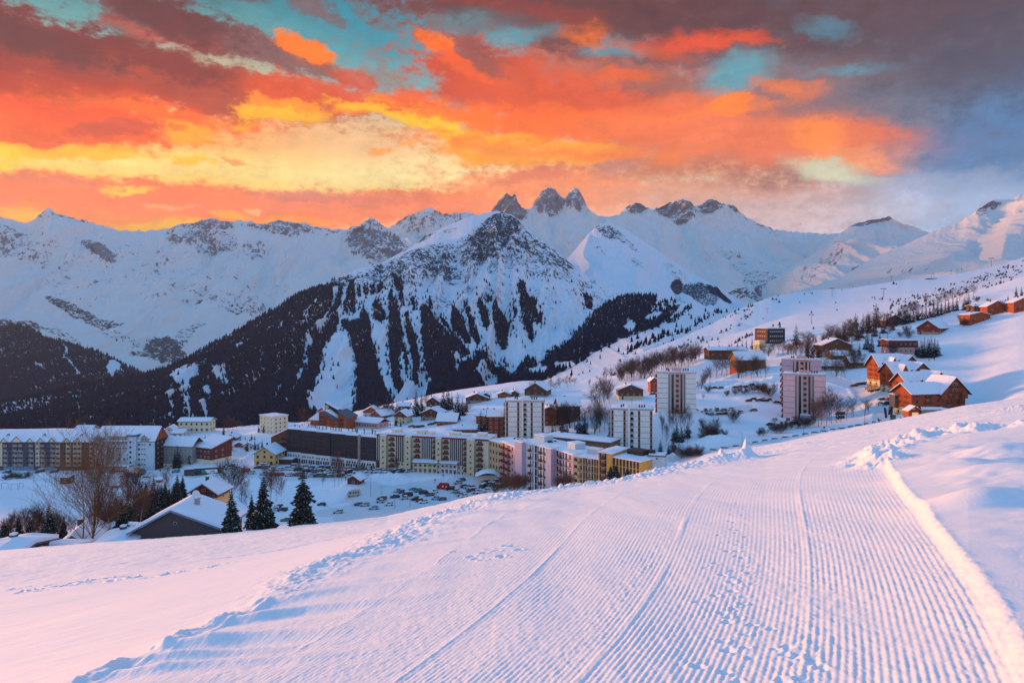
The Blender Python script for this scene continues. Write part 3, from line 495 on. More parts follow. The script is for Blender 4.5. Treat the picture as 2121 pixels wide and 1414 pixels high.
VPX, VPY, VYY, VV = vil
P_v = to_xyz(VPX, VPY, VYY)
def seg_dist(X, Y, pts):
    d = np.full(X.shape, 1e9)
    for (x0, y0), (x1, y1) in zip(pts[:-1], pts[1:]):
        dx, dy = x1 - x0, y1 - y0; t = np.clip(((X - x0) * dx + (Y - y0) * dy) / (dx * dx + dy * dy + 1e-9), 0, 1)
        d = np.minimum(d, np.hypot(X - x0 - t * dx, Y - y0 - t * dy))
    return d
_vpx = VPX[0]
def g_px(px, py):
    """ground point seen at a bearing and drop: returns (X, Y, Z)"""
    c = int(np.clip(np.searchsorted(_vpx, px), 1, len(_vpx) - 1)); t = (px - _vpx[c - 1]) / (_vpx[c] - _vpx[c - 1])
    n = int(520 * 5 / 6) + 1; c0 = c
    a = VPY[:n, c - 1] * (1 - t) + VPY[:n, c] * t; b = VYY[:n, c - 1] * (1 - t) + VYY[:n, c] * t
    Y = float(np.interp(-py, -a, b)); r_i = float(np.interp(Y, b, np.arange(n)))
    i = min(int(r_i), n - 2); fz = r_i - i; z = (P_v[i, c, 2] * t + P_v[i, c - 1, 2] * (1 - t)) * (1 - fz) + (P_v[i + 1, c, 2] * t + P_v[i + 1, c - 1, 2] * (1 - t)) * fz
    return (px - CX) * Y / F, Y, float(z)
def g_Y(px, Y):
    c = int(np.clip(np.searchsorted(_vpx, px), 1, len(_vpx) - 1)); t = (px - _vpx[c - 1]) / (_vpx[c] - _vpx[c - 1])
    a = VPY[:, c - 1] * (1 - t) + VPY[:, c] * t; b = VYY[:, c - 1] * (1 - t) + VYY[:, c] * t
    r_i = float(np.interp(Y, b, np.arange(len(b)))); i = min(int(r_i), len(b) - 2); fz = r_i - i; z = (P_v[i, c, 2] * t + P_v[i, c - 1, 2] * (1 - t)) * (1 - fz) + (P_v[i + 1, c, 2] * t + P_v[i + 1, c - 1, 2] * (1 - t)) * fz
    return (px - CX) * Y / F, Y, float(z)
def g_xy(X, Y): return g_Y(CX + F * X / Y, Y)[2]
def wpath(pts): return [g_px(a, b)[:2] for a, b in pts]
X_, Y_ = P_v[..., 0], P_v[..., 1]
rough = 0.35 * fbm(X_ / 14, Y_ / 14, 4) + 0.9 * fbm(X_ / 60, Y_ / 60, 2)
ROADS = [(wpath([(1440, 945), (1550, 922), (1650, 905), (1760, 885), (1835, 868)]), 5.5), (wpath([(1835, 868), (1838, 850), (1815, 822), (1780, 800), (1730, 788), (1690, 770), (1640, 752), (1600, 748)]), 4.5),
         (wpath([(1440, 945), (1380, 952), (1345, 955)]), 4), (wpath([(400, 985), (460, 965), (500, 935), (480, 915), (430, 905)]), 5), (wpath([(200, 985), (400, 985)]), 5),
         (wpath([(700, 1060), (800, 1020), (880, 1000), (900, 985), (1000, 985), (960, 1010), (890, 1035)]), 8), (wpath([(905, 985), (780, 985), (600, 985), (500, 975)]), 6)]
LOTS = [[(690, 1075), (720, 1040), (800, 1010), (905, 1012), (960, 985), (1040, 1000), (1020, 1035), (900, 1060), (760, 1090)], [(500, 975), (560, 962), (760, 972), (900, 978), (990, 985), (900, 990), (700, 990), (520, 990)], [(1440, 860), (1500, 842), (1560, 838), (1560, 852), (1450, 872)]]
dmin = np.full(X_.shape, 1e9)
for pth, wdt in ROADS: dmin = np.minimum(dmin, seg_dist(X_, Y_, pth) / wdt)
flat = np.clip(1.7 - dmin, 0, 1)
lot = np.zeros(X_.shape)
for L in LOTS:
    w = wpath(L); lot = np.maximum(lot, poly_in(X_, Y_, w).astype(float))
for _ in range(4): lot[1:-1, 1:-1] = (lot[1:-1, 1:-1] + lot[:-2, 1:-1] + lot[2:, 1:-1] + lot[1:-1, :-2] + lot[1:-1, 2:]) / 5
packed = np.maximum(flat, lot)
# ploughed banks beside the car parks and roads: (px, py, half length m, half width m, turn, height)
BANKS = [(730, 1008, 22, 4, 4, 4.5), (800, 1000, 12, 5, 0, 6), (860, 995, 26, 5, 3, 5), (650, 1025, 12, 4, 0, 4.5), (560, 1040, 12, 4, 0, 4), (930, 978, 20, 3, 4, 3), (1000, 975, 14, 4, 0, 3.5), (880, 982, 10, 3, 0, 3.5), (690, 1048, 8, 3, 30, 2), (620, 1058, 12, 3, 20, 2),
         (1470, 915, 12, 5, 0, 5), (1430, 932, 10, 4, 0, 3), (1540, 775, 20, 5, 15, 4), (1580, 790, 25, 5, 0, 4), (1460, 800, 25, 6, 20, 4), (800, 868, 24, 10, 5, 3), (790, 885, 14, 6, 0, 4), (550, 880, 26, 4, 0, 3), (590, 885, 12, 5, 0, 4), (100, 985, 40, 5, 0, 3), (60, 1000, 20, 5, 0, 3),
         (960, 820, 30, 10, 10, 3), (1010, 830, 25, 10, 10, 3), (1120, 812, 30, 9, 15, 3), (690, 885, 12, 4, 0, 4), (1610, 738, 9, 4, 0, 4), (450, 905, 20, 3, 0, 2)]
for (a, b, L, Wd, ang, h) in BANKS:
    h *= .62
    gx, gy, _ = g_px(a, b); c, s = math.cos(R(ang)), math.sin(R(ang))
    u = ((X_ - gx) * c + (Y_ - gy) * s) / L; w = (-(X_ - gx) * s + (Y_ - gy) * c) / Wd
    k = np.clip(1 - u * u - w * w, 0, 1)
    P_v[..., 2] += h * np.sqrt(k) * k ** .3 * (0.55 + 0.45 * np.clip(0.5 + 1.1 * fbm(X_ / 5, Y_ / 5, 3), 0, 1.3)); packed *= (1 - np.clip(k * 3, 0, 1))
# low ploughed rim along the roads
rim = np.exp(-((dmin - 1.45) / .22) ** 2) * (0.6 + 0.8 * fbm(X_ / 4, Y_ / 4, 3))
P_v[..., 2] += rough * (1 - packed * .9) + np.clip(rim, 0, 1.3) * 0.8 * (1 - lot)
BASES = []
def settle_ground():
    "level the snow round each building"
    for (x, y, rz, W_, zb, rad_) in BASES:
        c, s = math.cos(rz), math.sin(rz); u = (X_ - x) * c + (Y_ - y) * s; v = -(X_ - x) * s + (Y_ - y) * c
        d = np.hypot(np.maximum(np.maximum(-u, u - W_), 0), np.maximum(np.maximum(-v, v - 12), 0)); w = np.exp(-(d / rad_) ** 2)
        dz = w * (zb + .1 - P_v[..., 2]); P_v[..., 2] += np.minimum(dz, 0) if rad_ < 4 else dz

# ---------------------------------------------------------------- the near ski slope
HC = 1.7; B_ = 0.124; C_ = -0.205
def kf(a): return np.interp(a, [-1.2, -.707, -.387, -.174, -.04, .093, .293, .493, .627, .8], [1.0e-4, 1.3e-4, 3.0e-4, 2.9e-4, 1.6e-4, 2e-4, 1.3e-4, 4e-5, 2.5e-5, 2.5e-5])
def ra(a): return np.interp(a, [.35, .5, .63, .8, 1.2], [0, .004, .012, .014, .014])
def fore_y(px, py):
    a = (px - CX) / F; q = (py - H0) / F; Bc = B_ * a + ra(a) + C_ + q; k = kf(a)
    return (Bc - math.sqrt(max(Bc * Bc - 4 * k * HC, 0))) / (2 * k)
def fore_base(a, y): return -HC + (B_ * a + ra(a) + C_) * y - kf(a) * y * y
def fw(pts): return [((px - CX) / F * fore_y(px, py), fore_y(px, py)) for px, py in pts]
BERM = fw([(120, 1440), (175, 1414), (260, 1372), (325, 1348), (360, 1325), (450, 1290), (540, 1250), (575, 1222), (625, 1187), (675, 1158), (740, 1140), (800, 1122), (850, 1085), (950, 1052), (1050, 1027), (1160, 1010), (1300, 992), (1420, 968), (1540, 945)])
BANK = fw([(2160, 1450), (2115, 1400), (2060, 1275), (2010, 1200), (1960, 1140), (1910, 1070), (1862, 1015), (1835, 965)])
BANK2 = fw([(1835, 965), (1800, 955), (1830, 935), (1910, 905), (2010, 893), (2121, 882)])
bx = np.array([p[0] for p in BERM]); by = np.array([p[1] for p in BERM]); o_ = np.argsort(by); bx, by = bx[o_], by[o_]
rx_ = np.array([p[0] for p in BANK]); ry_ = np.array([p[1] for p in BANK]); o_ = np.argsort(ry_); rx_, ry_ = rx_[o_], ry_[o_]
nx = 1500; ny = 1150
ax = np.concatenate([np.linspace(-2.6, -1.03, 50), np.linspace(-1.02, 1.02, nx), np.linspace(1.03, 2.6, 50)])
ys = np.concatenate([np.geomspace(.8, 2.58, 40), np.geomspace(2.6, 46, 940), np.geomspace(46.3, 210, ny - 940)])
A_, YG = np.meshgrid(ax, ys); XG = A_ * YG
Z = fore_base(A_, YG)
yc = np.minimum(1.12 * np.sqrt(HC / kf(A_)), 118); ex = np.clip(YG - yc, 0, None); Z -= 0.006 * ex * ex
xl = np.interp(YG, by, bx); xr = np.interp(YG, ry_, rx_)
xl = np.where(YG < by[0], bx[0] + (YG - by[0]) * 0.0 - 0.0, xl)
xr = np.where(YG > ry_[-1], rx_[-1] + (YG - ry_[-1]) * 0.85, xr); xr = np.where(YG < ry_[0], rx_[0], xr)
xl = np.where(YG > by[-1], bx[-1] + (YG - by[-1]) * 0.3, xl)
T_ = (XG - xl) / (xr - xl)
pl_ = np.polyfit(np.log(by[by < 60]), bx[by < 60] / by[by < 60], 3); pr_ = np.polyfit(np.log(ry_), rx_ / ry_, 2); ly = np.log(np.clip(YG, 4, 50)); sl2 = np.polyval(pl_, ly) * YG; sr2 = np.polyval(pr_, np.clip(ly, 0, math.log(30))) * YG; TS = (XG - sl2) / (sr2 - sl2)
inp = np.clip((T_) * 60, 0, 1) * np.clip((1 - T_) * 60, 0, 1)
dB = seg_dist(XG, YG, BERM); dK = seg_dist(XG, YG, BANK); dK2 = seg_dist(XG, YG, BANK2)
# corduroy: passes of the groomer with slightly different pitch and heading
wob = 0.3 * fbm(XG / 1.1, YG / 4, 3) + .4 * fbm(TS * 3, YG / 9, 2)
ph = TS * 142 + wob * .2
lf = np.clip((0.42 - T_ + 0.05 * fbm(XG, YG / 5, 2)) * 9, 0, 1)       # left passes run a little askew
ph2 = TS * 138 - YG * 0.5 + wob * .2
gr = np.cos(ph * 2 * np.pi) * (1 - lf) + np.cos(ph2 * 2 * np.pi) * lf
gr = np.sign(gr) * np.abs(gr) ** 0.8
gamp = np.clip((T_ - .08) * 6, .25, 1) * (0.5 + .9 * np.clip(fbm(XG / 1.3, YG / 5, 4) + .45, 0, 1)) * (0.9 + .35 * fbm(XG / .25, YG / .6, 3))
gap = np.clip(1 - np.abs(((T_ * 5.2 + .1) % 1.0) - .5) * 0, 0, 1)
fade = np.clip((42 - YG) / 24, 0.0, 1)
Z += 0.0031 * gr * gamp * (1 - .35 * lf) * inp * fade
# crumbled ridges and seams between the passes
band = np.clip(ridged(TS * 5.5 + .2, YG / 30, 2) - .75, 0, 1) + .55 * np.clip(1 - np.abs(TS - .84) / .12, 0, 1) + .35 * np.clip(1 - np.abs(TS - .35) / .15, 0, 1)
crumb = np.clip(fbm(XG / .10, YG / .2, 4, .6) * 1.7, -.25, 1) * np.clip(band, 0, 1)
Z += 0.011 * crumb * inp * np.clip((30 - YG) / 20, 0, 1)
Z += 0.018 * np.exp(-((((TS * 5.0 + .35) % 1) - .5) / .022) ** 2) * inp * (0.5 + fbm(XG, YG / 3, 2)) * np.clip(1.2 - YG / 50, 0, 1)
Z += inp * 0.006 * fbm(XG / .09, YG / .14, 3) * np.clip((20 - YG) / 14, 0, 1)
Z += inp * .05 * fbm(XG / 2.5, YG / 12, 3) + inp * 0.008 * fbm(XG / .5, YG / 1.2, 3)
# wind-drift undulations just right of the left berm
dr = np.clip(T_ / .02, 0, 1) * np.clip((.42 - T_) / .3, 0, 1)
Z += dr * 0.085 * fbm(XG / 5.5 + 3, (YG + .12 * XG) / .95, 2)
for (L_w, hh_, ww_) in [(fw([(440, 1296), (640, 1262), (900, 1236)]), .10, .20), (fw([(345, 1342), (540, 1318), (800, 1296)]), .09, .17), (fw([(560, 1248), (720, 1222), (920, 1200)]), .08, .24), (fw([(225, 1402), (480, 1376), (820, 1350)]), .07, .13), (fw([(280, 1372), (500, 1350), (700, 1335)]), .05, .10), (fw([(900, 1075), (1010, 1066), (1150, 1062)]), .14, .7), (fw([(960, 1050), (1080, 1042), (1200, 1040)]), .14, .8), (fw([(860, 1095), (960, 1090), (1060, 1088)]), .10, .5)]:
    dS = seg_dist(XG, YG, L_w); al = np.clip((XG - L_w[0][0]) / (L_w[-1][0] - L_w[0][0]), -.3, 1.2); Z += 1.6 * hh_ * np.exp(-(dS / (ww_ * (1 + .6 * np.clip(al, 0, 1)))) ** 2) * np.clip(1.05 - al, 0, 1) * np.clip(.3 + al * 3.5, .12, 1) * (YG < 45)
# left berm: rounded near, crumbly and broader further out
bh = np.interp(YG, [3, 6, 9, 12, 18, 26, 34, 50, 90], [.07, .12, .14, .06, .06, .10, .20, .24, .4])
bw = np.interp(YG, [3, 6, 9, 12, 16, 24, 32, 50, 90], [.11, .13, .17, .34, .5, .7, .9, 1.1, 2.0])
lumpy = np.clip(0.5 + 1.3 * fbm(XG / .5, YG / .7, 4), 0.1, 1.5); lump2 = np.clip(0.45 + 1.6 * ridged(XG / .9, YG / 1.3, 3) - 1.5, 0.0, 1.6)
cr = np.interp(YG, [10, 14, 26, 34], [.25, .8, .85, 1])
Z += bh * np.exp(-(dB / bw) ** 2) * (lumpy * (1 - cr * .5) + cr * .5 * lump2)
Z += np.interp(YG, [3, 9, 14, 40], [0, .0, .035, .09]) * np.exp(-(dB / (bw * 2)) ** 2) * np.clip(fbm(XG / .28, YG / .4, 4) * 2, -.6, 1)
# soft unskied snow left of the berm falls away gently towards the sunset
lft = np.clip(xl - XG, 0, 60); Z -= 0.15 * lft * np.clip(YG / 8, 0, 1) * np.exp(-lft / 26); Z += (T_ < 0) * (.07 * fbm(XG / 9, YG / 7, 3) + .022 * fbm(XG / 2.4, YG / .6, 4) + .006 * fbm(XG / .5, YG / .16, 3) * np.clip(1.4 - YG / 20, 0, 1)) * np.clip(lft, 0, 1)
# right bank: a left-facing step up to untouched snow
bkh = np.interp(YG, [3, 8, 16, 24, 30], [.06, .09, .12, .11, .0]); st = np.clip((XG - xr) / .2 + .5 + .12 * fbm(XG / .25, YG / .35, 3), 0, 1); st = st * st * (3 - 2 * st)
bkm = np.clip((27 - YG) / 4, 0, 1); Z += bkh * st * bkm
Z += .03 * np.exp(-(dK / .10) ** 2) * np.clip(.5 + .9 * fbm(XG / .25, YG / .4, 5, .6), 0, 1.4) * bkm
un = np.clip((XG - xr) / 1.5, 0, 1) * bkm; Z -= .07 * np.clip(XG - xr - .1, 0, 6) * bkm
Z += un * (.16 * fbm(XG / 3.4 + 8, YG / 2.6, 4) + .07 * np.abs(fbm(XG / 1.5, YG / 1.1, 3)))
for (a, b, r1, r2, h) in [(2015, 1052, .55, .6, .15), (2090, 1035, .8, .8, .14), (2090, 985, 1.0, 1.5, .28), (2080, 940, 1.4, 1.5, .3), (1990, 975, 1.5, .9, .16)]:
    y0 = fore_y(a, b); x0 = (a - CX) / F * y0; Z += h * np.exp(-(((XG - x0) / r1) ** 2 + ((YG - y0) / r2) ** 2))
b2w = np.interp(YG, [22, 40, 80], [.6, 1.4, 3]); Z += .32 * np.exp(-(dK2 / b2w) ** 2) * np.clip(.5 + 1.6 * fbm(XG / .9, YG / 1.2, 4), -.1, 1.6)
far = np.clip((YG - 26) / 20, 0, 1); Z += far * (.10 * fbm(XG / 3.3, YG / 5, 4) + .05 * fbm(XG / .8, YG / 1.1, 3))
# crest lumps and the two snow spikes on the crest
for (a, b, r, h) in [(1547, 950, .30, 1.15), (1540, 952, .6, .45), (1494, 958, .25, .5), (1470, 962, 1.2, .35), (1515, 955, 1.3, .35), (1400, 975, 1.5, .25), (1250, 992, 1.5, .25), (1640, 925, 1.5, .22), (2106, 852, 1.6, .45)]:
    y0 = min(fore_y(a, b), 64); x0 = (a - CX) / F * y0
    q = np.hypot(XG - x0, (YG - y0) * .8) / r; Z += h * np.exp(-q ** 1.6) * (1 + .25 * fbm(XG / .2, YG / .4, 3))
# animal tracks: pairs of prints up the slope, and a line of boot prints left of the piste
def prints(pts, n, spread, rad, dep, seed):
    rr = np.random.default_rng(seed); w = fw(pts); xs = np.array([p[0] for p in w]); yy = np.array([p[1] for p in w]); o = np.argsort(yy); xs, yy = xs[o], yy[o]
    for k in range(n):
        t = yy[0] * (yy[-1] / yy[0]) ** (k / (n - 1)); x0 = np.interp(t, yy, xs) + rr.normal(0, spread); y0 = t + rr.normal(0, spread * .6)
        i0, i1 = np.searchsorted(ys, [y0 - rad * 4, y0 + rad * 4]); 
        if i1 <= i0: continue
        sl_ = slice(i0, i1); q = ((XG[sl_] - x0) / rad) ** 2 + ((YG[sl_] - y0) / (rad * rr.uniform(.8, 1.5))) ** 2
        Z[sl_] += -dep * np.exp(-q) + dep * .35 * np.exp(-((np.sqrt(q) - 1.5) / .45) ** 2)
prints([(1520, 1400), (1510, 1310), (1525, 1230), (1515, 1160), (1525, 1080), (1515, 1040)], 40, .13, .042, .028, 3)
prints([(1545, 1400), (1560, 1290), (1545, 1180), (1540, 1100), (1555, 1050)], 18, .10, .035, .022, 5)
prints([(1000, 1165), (940, 1140), (1060, 1125)], 14, .35, .07, .05, 6)
prints([(250, 1135), (480, 1118), (40, 1160), (-100, 1172)], 60, .5, .16, .12, 8)
prints([(1690, 1400), (1650, 1340)], 10, .15, .035, .02, 9)
M_SLOPE = surf('piste_snow', (.80, .81, .85), (.84, .85, .87), 22.0, 0.5, 0.85, dist=.010)
P_f = np.stack([XG, YG, Z], -1)
link('ski_slope', grid_mesh('ski_slope', P_f), M_SLOPE, kind='structure')
# ---------------------------------------------------------------- far-off woods: one mass per slope
def m_simple(name, c, rough=0.8, var=0.15, scale=2.0, snow=0.0, spec=0.2, metal=0.0, emit=None, obj=True, streak=False):
    m = bpy.data.materials.new(name); m.use_nodes = True; t = NT(m.node_tree); t.n.clear()
    oc = t.new('ShaderNodeTexCoord').outputs['Object']
    if streak: oc = t.new('ShaderNodeMapping', {0: oc, 'Scale': (1, 1, .12)}).outputs[0]
    n = t.noise(oc, scale, 4, 0.6); k = t.new('ShaderNodeMapRange', {0: n, 1: .3, 2: .7}).outputs[0]
    lo = tuple(v * (1 - var) for v in c) + (1,); hi = tuple(min(1, v * (1 + var)) for v in c) + (1,)
    cc = t.mix(k, lo, hi)
    if snow > 0:
        nrm = t.new('ShaderNodeSeparateXYZ', {0: t.new('ShaderNodeNewGeometry').outputs['Normal']}).outputs[2]
        n2 = t.noise(t.new('ShaderNodeTexCoord').outputs['Object'], scale * 2.3, 3, 0.7)
        s_ = t.math('MULTIPLY_ADD', t.math('ABSOLUTE', nrm), 0.25, n2); s_ = t.new('ShaderNodeMapRange', {0: s_, 1: 0.86 - snow, 2: 0.93 - snow}).outputs[0]
        cc = t.mix(s_, cc, (.7, .74, .8, 1))
    p = t.new('ShaderNodeBsdfPrincipled', {'Base Color': cc, 'Roughness': rough, 'Metallic': metal}); p.inputs['Specular IOR Level'].default_value = spec
    if emit: p.inputs['Emission Color'].default_value = tuple(emit) + (1,); p.inputs['Emission Strength'].default_value = 0.35
    t.l.new(p.outputs[0], t.new('ShaderNodeOutputMaterial').inputs[0]); return m
M_WOOD = m_simple('far_conifers', (.004, .015, .040), .95, .5, .05, snow=.0, spec=.0)
M_SCRUB = m_simple('far_scrub', (.055, .045, .045), .9, .4, .05, snow=.10)
def cone_batch(base, h, r, sides=5, rng=RNG):
    """two stacked ragged cones per tree"""
    n = len(base); V = []; T = []; off = 0
    for (z0, z1, rr) in ((0.06, 0.66, 1.0), (0.42, 1.0, 0.62)):
        a = rng.random(n) * 6.28
        ring = np.zeros((n, sides + 1, 3))
        for k in range(sides):
            q = a + 6.283 * k / sides; j = 0.75 + 0.5 * rng.random(n)
            ring[:, k, 0] = base[:, 0] + np.cos(q) * r * rr * j; ring[:, k, 1] = base[:, 1] + np.sin(q) * r * rr * j
            ring[:, k, 2] = base[:, 2] + h * (z0 + .06 * (rng.random(n) - .5))
        ring[:, sides] = base; ring[:, sides, 2] += h * z1
        V.append(ring.reshape(-1, 3)); b = (np.arange(n) * (sides + 1))[:, None] + off
        for k in range(sides): T.append(np.concatenate([b + k, b + (k + 1) % sides, b + sides], 1))
        off += n * (sides + 1)
    return np.concatenate(V), np.concatenate(T)
def scatter(PX, PY, P, count, accept, x0=-260, x1=2380, seed=1):
    rng = np.random.default_rng(seed); ny, nx = PX.shape
    area = np.abs(PY[1:, :-1] - PY[:-1, :-1]) * (PX[0, 1] - PX[0, 0]); area[:, (PX[0, :-1] < x0) | (PX[0, :-1] > x1)] = 0
    cdf = np.cumsum(area.reshape(-1)); q = np.searchsorted(cdf, rng.random(count) * cdf[-1]); i, j = q // (nx - 1), q % (nx - 1)
    u, v = rng.random(count)[:, None], rng.random(count)[:, None]
    p = (P[i, j] * (1 - u) + P[i, j + 1] * u) * (1 - v) + (P[i + 1, j] * (1 - u) + P[i + 1, j + 1] * u) * v
    px = PX[i, j] + u[:, 0] * (PX[0, 1] - PX[0, 0]); py = PY[i, j] * (1 - v[:, 0]) + PY[i + 1, j] * v[:, 0]
    k = accept(px, py, rng); return p[k], px[k], py[k], rng
def wood(name, L, P, count, accept, hh, mat=None, seed=1, wr=.26):
    p, px, py, rng = scatter(L[0], L[1], P, count, accept, seed=seed); h = hh * (0.55 + 0.8 * rng.random(len(p)) ** .8)
    V, T = cone_batch(p - np.array([0, 0, 1.0]), h, h * wr * (0.7 + .6 * rng.random(len(p))), rng=rng)
    link(name, tri_mesh(name, V, T), mat or M_WOOD, kind='stuff'); return len(p)
def acc_mtn(px, py, rng):
    wx = 4.5 * fbm(px / 16, py / 30, 4); wy = 5 * fbm(px / 12 + 40, py / 22, 4)
    k = fmask(px + wx, py + wy); sp = fbm(px / 9, py / 16, 4)
    k &= (sp > -.5) | (rng.random(len(px)) < .5)
    edge = np.zeros(len(px), bool)
    for dx, dy in ((9, 0), (-9, 0), (0, 14), (0, -10), (5, 22)): edge |= fmask(px + dx + wx, py + dy + wy)
    lone = (py > 570) & (rng.random(len(px)) < .005)
    return k | (edge & (rng.random(len(px)) < .06)) | lone
wood('far_pine_wood', mtn, P_mtn, 130000, acc_mtn, 11, seed=4)
def acc_hl(px, py, rng):
    wx = 5 * fbm(px / 12, py / 20, 3); return ~np.any([poly_in(px + wx, py + wx, g) for g in HILLL_GAP], axis=0) & ((fbm(px / 8, py / 10, 3) > -.4) | (rng.random(len(px)) < .5))
wood('hill_pine_wood', hillL, P_hillL, 36000, acc_hl, 16, seed=5, wr=.3)
def acc_sh(px, py, rng):
    wx = 7 * fbm(px / 14, py / 14, 3); k = np.any([poly_in(px + wx, py + wx * .6, g) for g in SHL_F], axis=0) & ~np.any([poly_in(px + wx, py + wx * .5, g) for g in SHL_G], axis=0)
    line = np.abs(((py + px * .42 + 10 * fbm(px / 60, py / 60, 2)) % 34) - 17) < 5
    sparse = (px > 1300) & line & (rng.random(len(px)) < .32)
    return k | sparse | (rng.random(len(px)) < .015)
wood('shoulder_pine_wood', shl, P_shl, 34000, acc_sh, 11.5, seed=6)
def acc_sk(px, py, rng):
    line = np.abs(((py + px * .44 + 14 * fbm(px / 70, py / 70, 2)) % 40) - 20) < 4
    a = (px < 1560) & line & (rng.random(len(px)) < .5) & (fbm(px / 30, py / 20, 3) > -.1)
    b = (np.abs(py - (745 - (px - 1250) * .37)) < 9) & (px > 1180) & (px < 1560) & (rng.random(len(px)) < .6)
    c = (fbm(px / 40, py / 14, 4) > .33) & (rng.random(len(px)) < .22)
    return (a | b | c)
wood('slope_scrub', ski, P_ski, 15000, acc_sk, 5.0, M_SCRUB, seed=7, wr=.4)
def acc_band(px, py, rng):
    d = py - np.interp(px, [1850, 1900, 2000, 2060, 2121, 2300], [640, 628, 596, 576, 552, 500]); n = fbm(px / 22, py / 12, 3)
    return (np.abs(d) < 16 + 8 * n) & (px > 1845) & (n > -.12)
wood('hillside_bushes', ski, P_ski, 9000, acc_band, 3.6, M_SCRUB, seed=8, wr=.55)
# ---------------------------------------------------------------- mesh builder and naming
class MB:
    def __init__(s): s.v = []; s.f = []; s.m = []
    def poly(s, pts, m=0):
        b = len(s.v); s.v += [tuple(p) for p in pts]; s.f.append(tuple(range(b, b + len(pts)))); s.m.append(m)
    def hexa(s, p, m=0):
        b = len(s.v); s.v += [tuple(q) for q in p]
        for f in ((0, 3, 2, 1), (4, 5, 6, 7), (0, 1, 5, 4), (1, 2, 6, 5), (2, 3, 7, 6), (3, 0, 4, 7)): s.f.append(tuple(b + i for i in f)); s.m.append(m)
    def box(s, x0, x1, y0, y1, z0, z1, m=0):
        s.hexa([(x0, y0, z0), (x1, y0, z0), (x1, y1, z0), (x0, y1, z0), (x0, y0, z1), (x1, y0, z1), (x1, y1, z1), (x0, y1, z1)], m)
    def prism(s, prof, axis, a, b, m=0):
        """profile (u, z) pushed from a to b along axis 'x' or 'y'"""
        mk = (lambda u, z, t: (t, u, z)) if axis == 'x' else (lambda u, z, t: (u, t, z))
        n = len(prof); i0 = len(s.v); s.v += [mk(u, z, a) for u, z in prof] + [mk(u, z, b) for u, z in prof]
        s.f.append(tuple(i0 + i for i in range(n))); s.m.append(m); s.f.append(tuple(i0 + n + i for i in range(n))[::-1]); s.m.append(m)
        for i in range(n): j = (i + 1) % n; s.f.append((i0 + i, i0 + n + i, i0 + n + j, i0 + j)); s.m.append(m)
    def cyl(s, x, y, z0, z1, r, n=8, m=0, r2=None):
        r2 = r if r2 is None else r2; b = len(s.v)
        for z, q in ((z0, r), (z1, r2)): s.v += [(x + q * math.cos(6.2832 * k / n), y + q * math.sin(6.2832 * k / n), z) for k in range(n)]
        for k in range(n): j = (k + 1) % n; s.f.append((b + k, b + j, b + n + j, b + n + k)); s.m.append(m)
        s.f.append(tuple(b + k for k in range(n))[::-1]); s.m.append(m); s.f.append(tuple(b + n + k for k in range(n))); s.m.append(m)
    def mesh(s, name, mats):
        me = bpy.data.meshes.new(name); me.from_pydata(s.v, [], s.f)
        for q in mats: me.materials.append(q)
        if len(mats) > 1: me.polygons.foreach_set('material_index', s.m)
        me.update(); return me
    def build(s, name, mats, parent=None, **pr):
        if not s.v: return None
        if not isinstance(mats, (list, tuple)): mats = [mats]
        o = bpy.data.objects.new(name, s.mesh(name, mats)); COL.objects.link(o); o.parent = parent
        for k, v in pr.items(): o[k] = v
        return o
ORD = ('first second third fourth fifth sixth seventh eighth ninth tenth eleventh twelfth thirteenth fourteenth fifteenth sixteenth seventeenth eighteenth nineteenth twentieth').split()
TENS = {20: 'twenty', 30: 'thirty', 40: 'forty', 50: 'fifty', 60: 'sixty', 70: 'seventy', 80: 'eighty', 90: 'ninety'}
def ordw(n):
    if n <= 20: return ORD[n - 1]
    t, u = n // 10 * 10, n % 10
    return (TENS[t][:-1] + 'ieth') if u == 0 else TENS[t] + '-' + ORD[u - 1]
REG = []   # (object, look, where, bearing)
def reg(o, cat, look, where, group=None):
    o['category'] = cat
    if group: o['group'] = group
    REG.append((o, look, where, o.location.x / max(1, o.location.y))); return o
def settle_labels():
    g = {}
    for r in REG: g.setdefault((r[1], r[2]), []).append(r)
    for (look, where), rs in g.items():
        rs.sort(key=lambda r: r[3])
        for i, r in enumerate(rs):
            r[0]['label'] = f'{look} {where}' if len(rs) == 1 else f'{ordw(i + 1)} {look} from the left {where}'
def root(name, loc, rz=0.0):
    o = bpy.data.objects.new(name, None); COL.objects.link(o); o.location = loc; o.rotation_euler = (0, 0, rz); o.empty_display_size = .5; return o
def inst(me, name, parent, loc=(0, 0, 0), rz=0.0, sc=(1, 1, 1)):
    o = bpy.data.objects.new(name, me); COL.objects.link(o); o.parent = parent; o.location = loc; o.rotation_euler = (0, 0, rz); o.scale = sc; return o
# ---------------------------------------------------------------- building materials
mw = lambda n, c, **k: m_simple(n, c, **{**dict(rough=.85, var=.10, scale=.6), **k})
SNOW = m_simple('roof_snow', (.80, .82, .87), .9, .03, 1.5)
CREAM = mw('cream_render', (.62, .55, .36)); CREAM2 = mw('pale_cream_render', (.74, .69, .48)); GREYW = mw('slate_grey_render', (.10, .105, .14)); WHITEW = mw('white_render', (.66, .70, .72))
TOWERW = mw('tower_panel', (.76, .79, .74)); BRW = mw('dark_brown_cladding', (.055, .04, .038), scale=1.2, streak=True, var=.3); REDW = mw('red_wood', (.16, .045, .035), streak=True, var=.25); REDBR = mw('red_brown_render', (.14, .05, .045))
WOODO = mw('orange_wood', (.34, .080, .032), streak=True, var=.3, scale=1.4); WOODB = mw('brown_wood', (.12, .058, .038), streak=True, var=.3, scale=1.4); WOODT = mw('tan_wood', (.24, .13, .07), streak=True, var=.25)
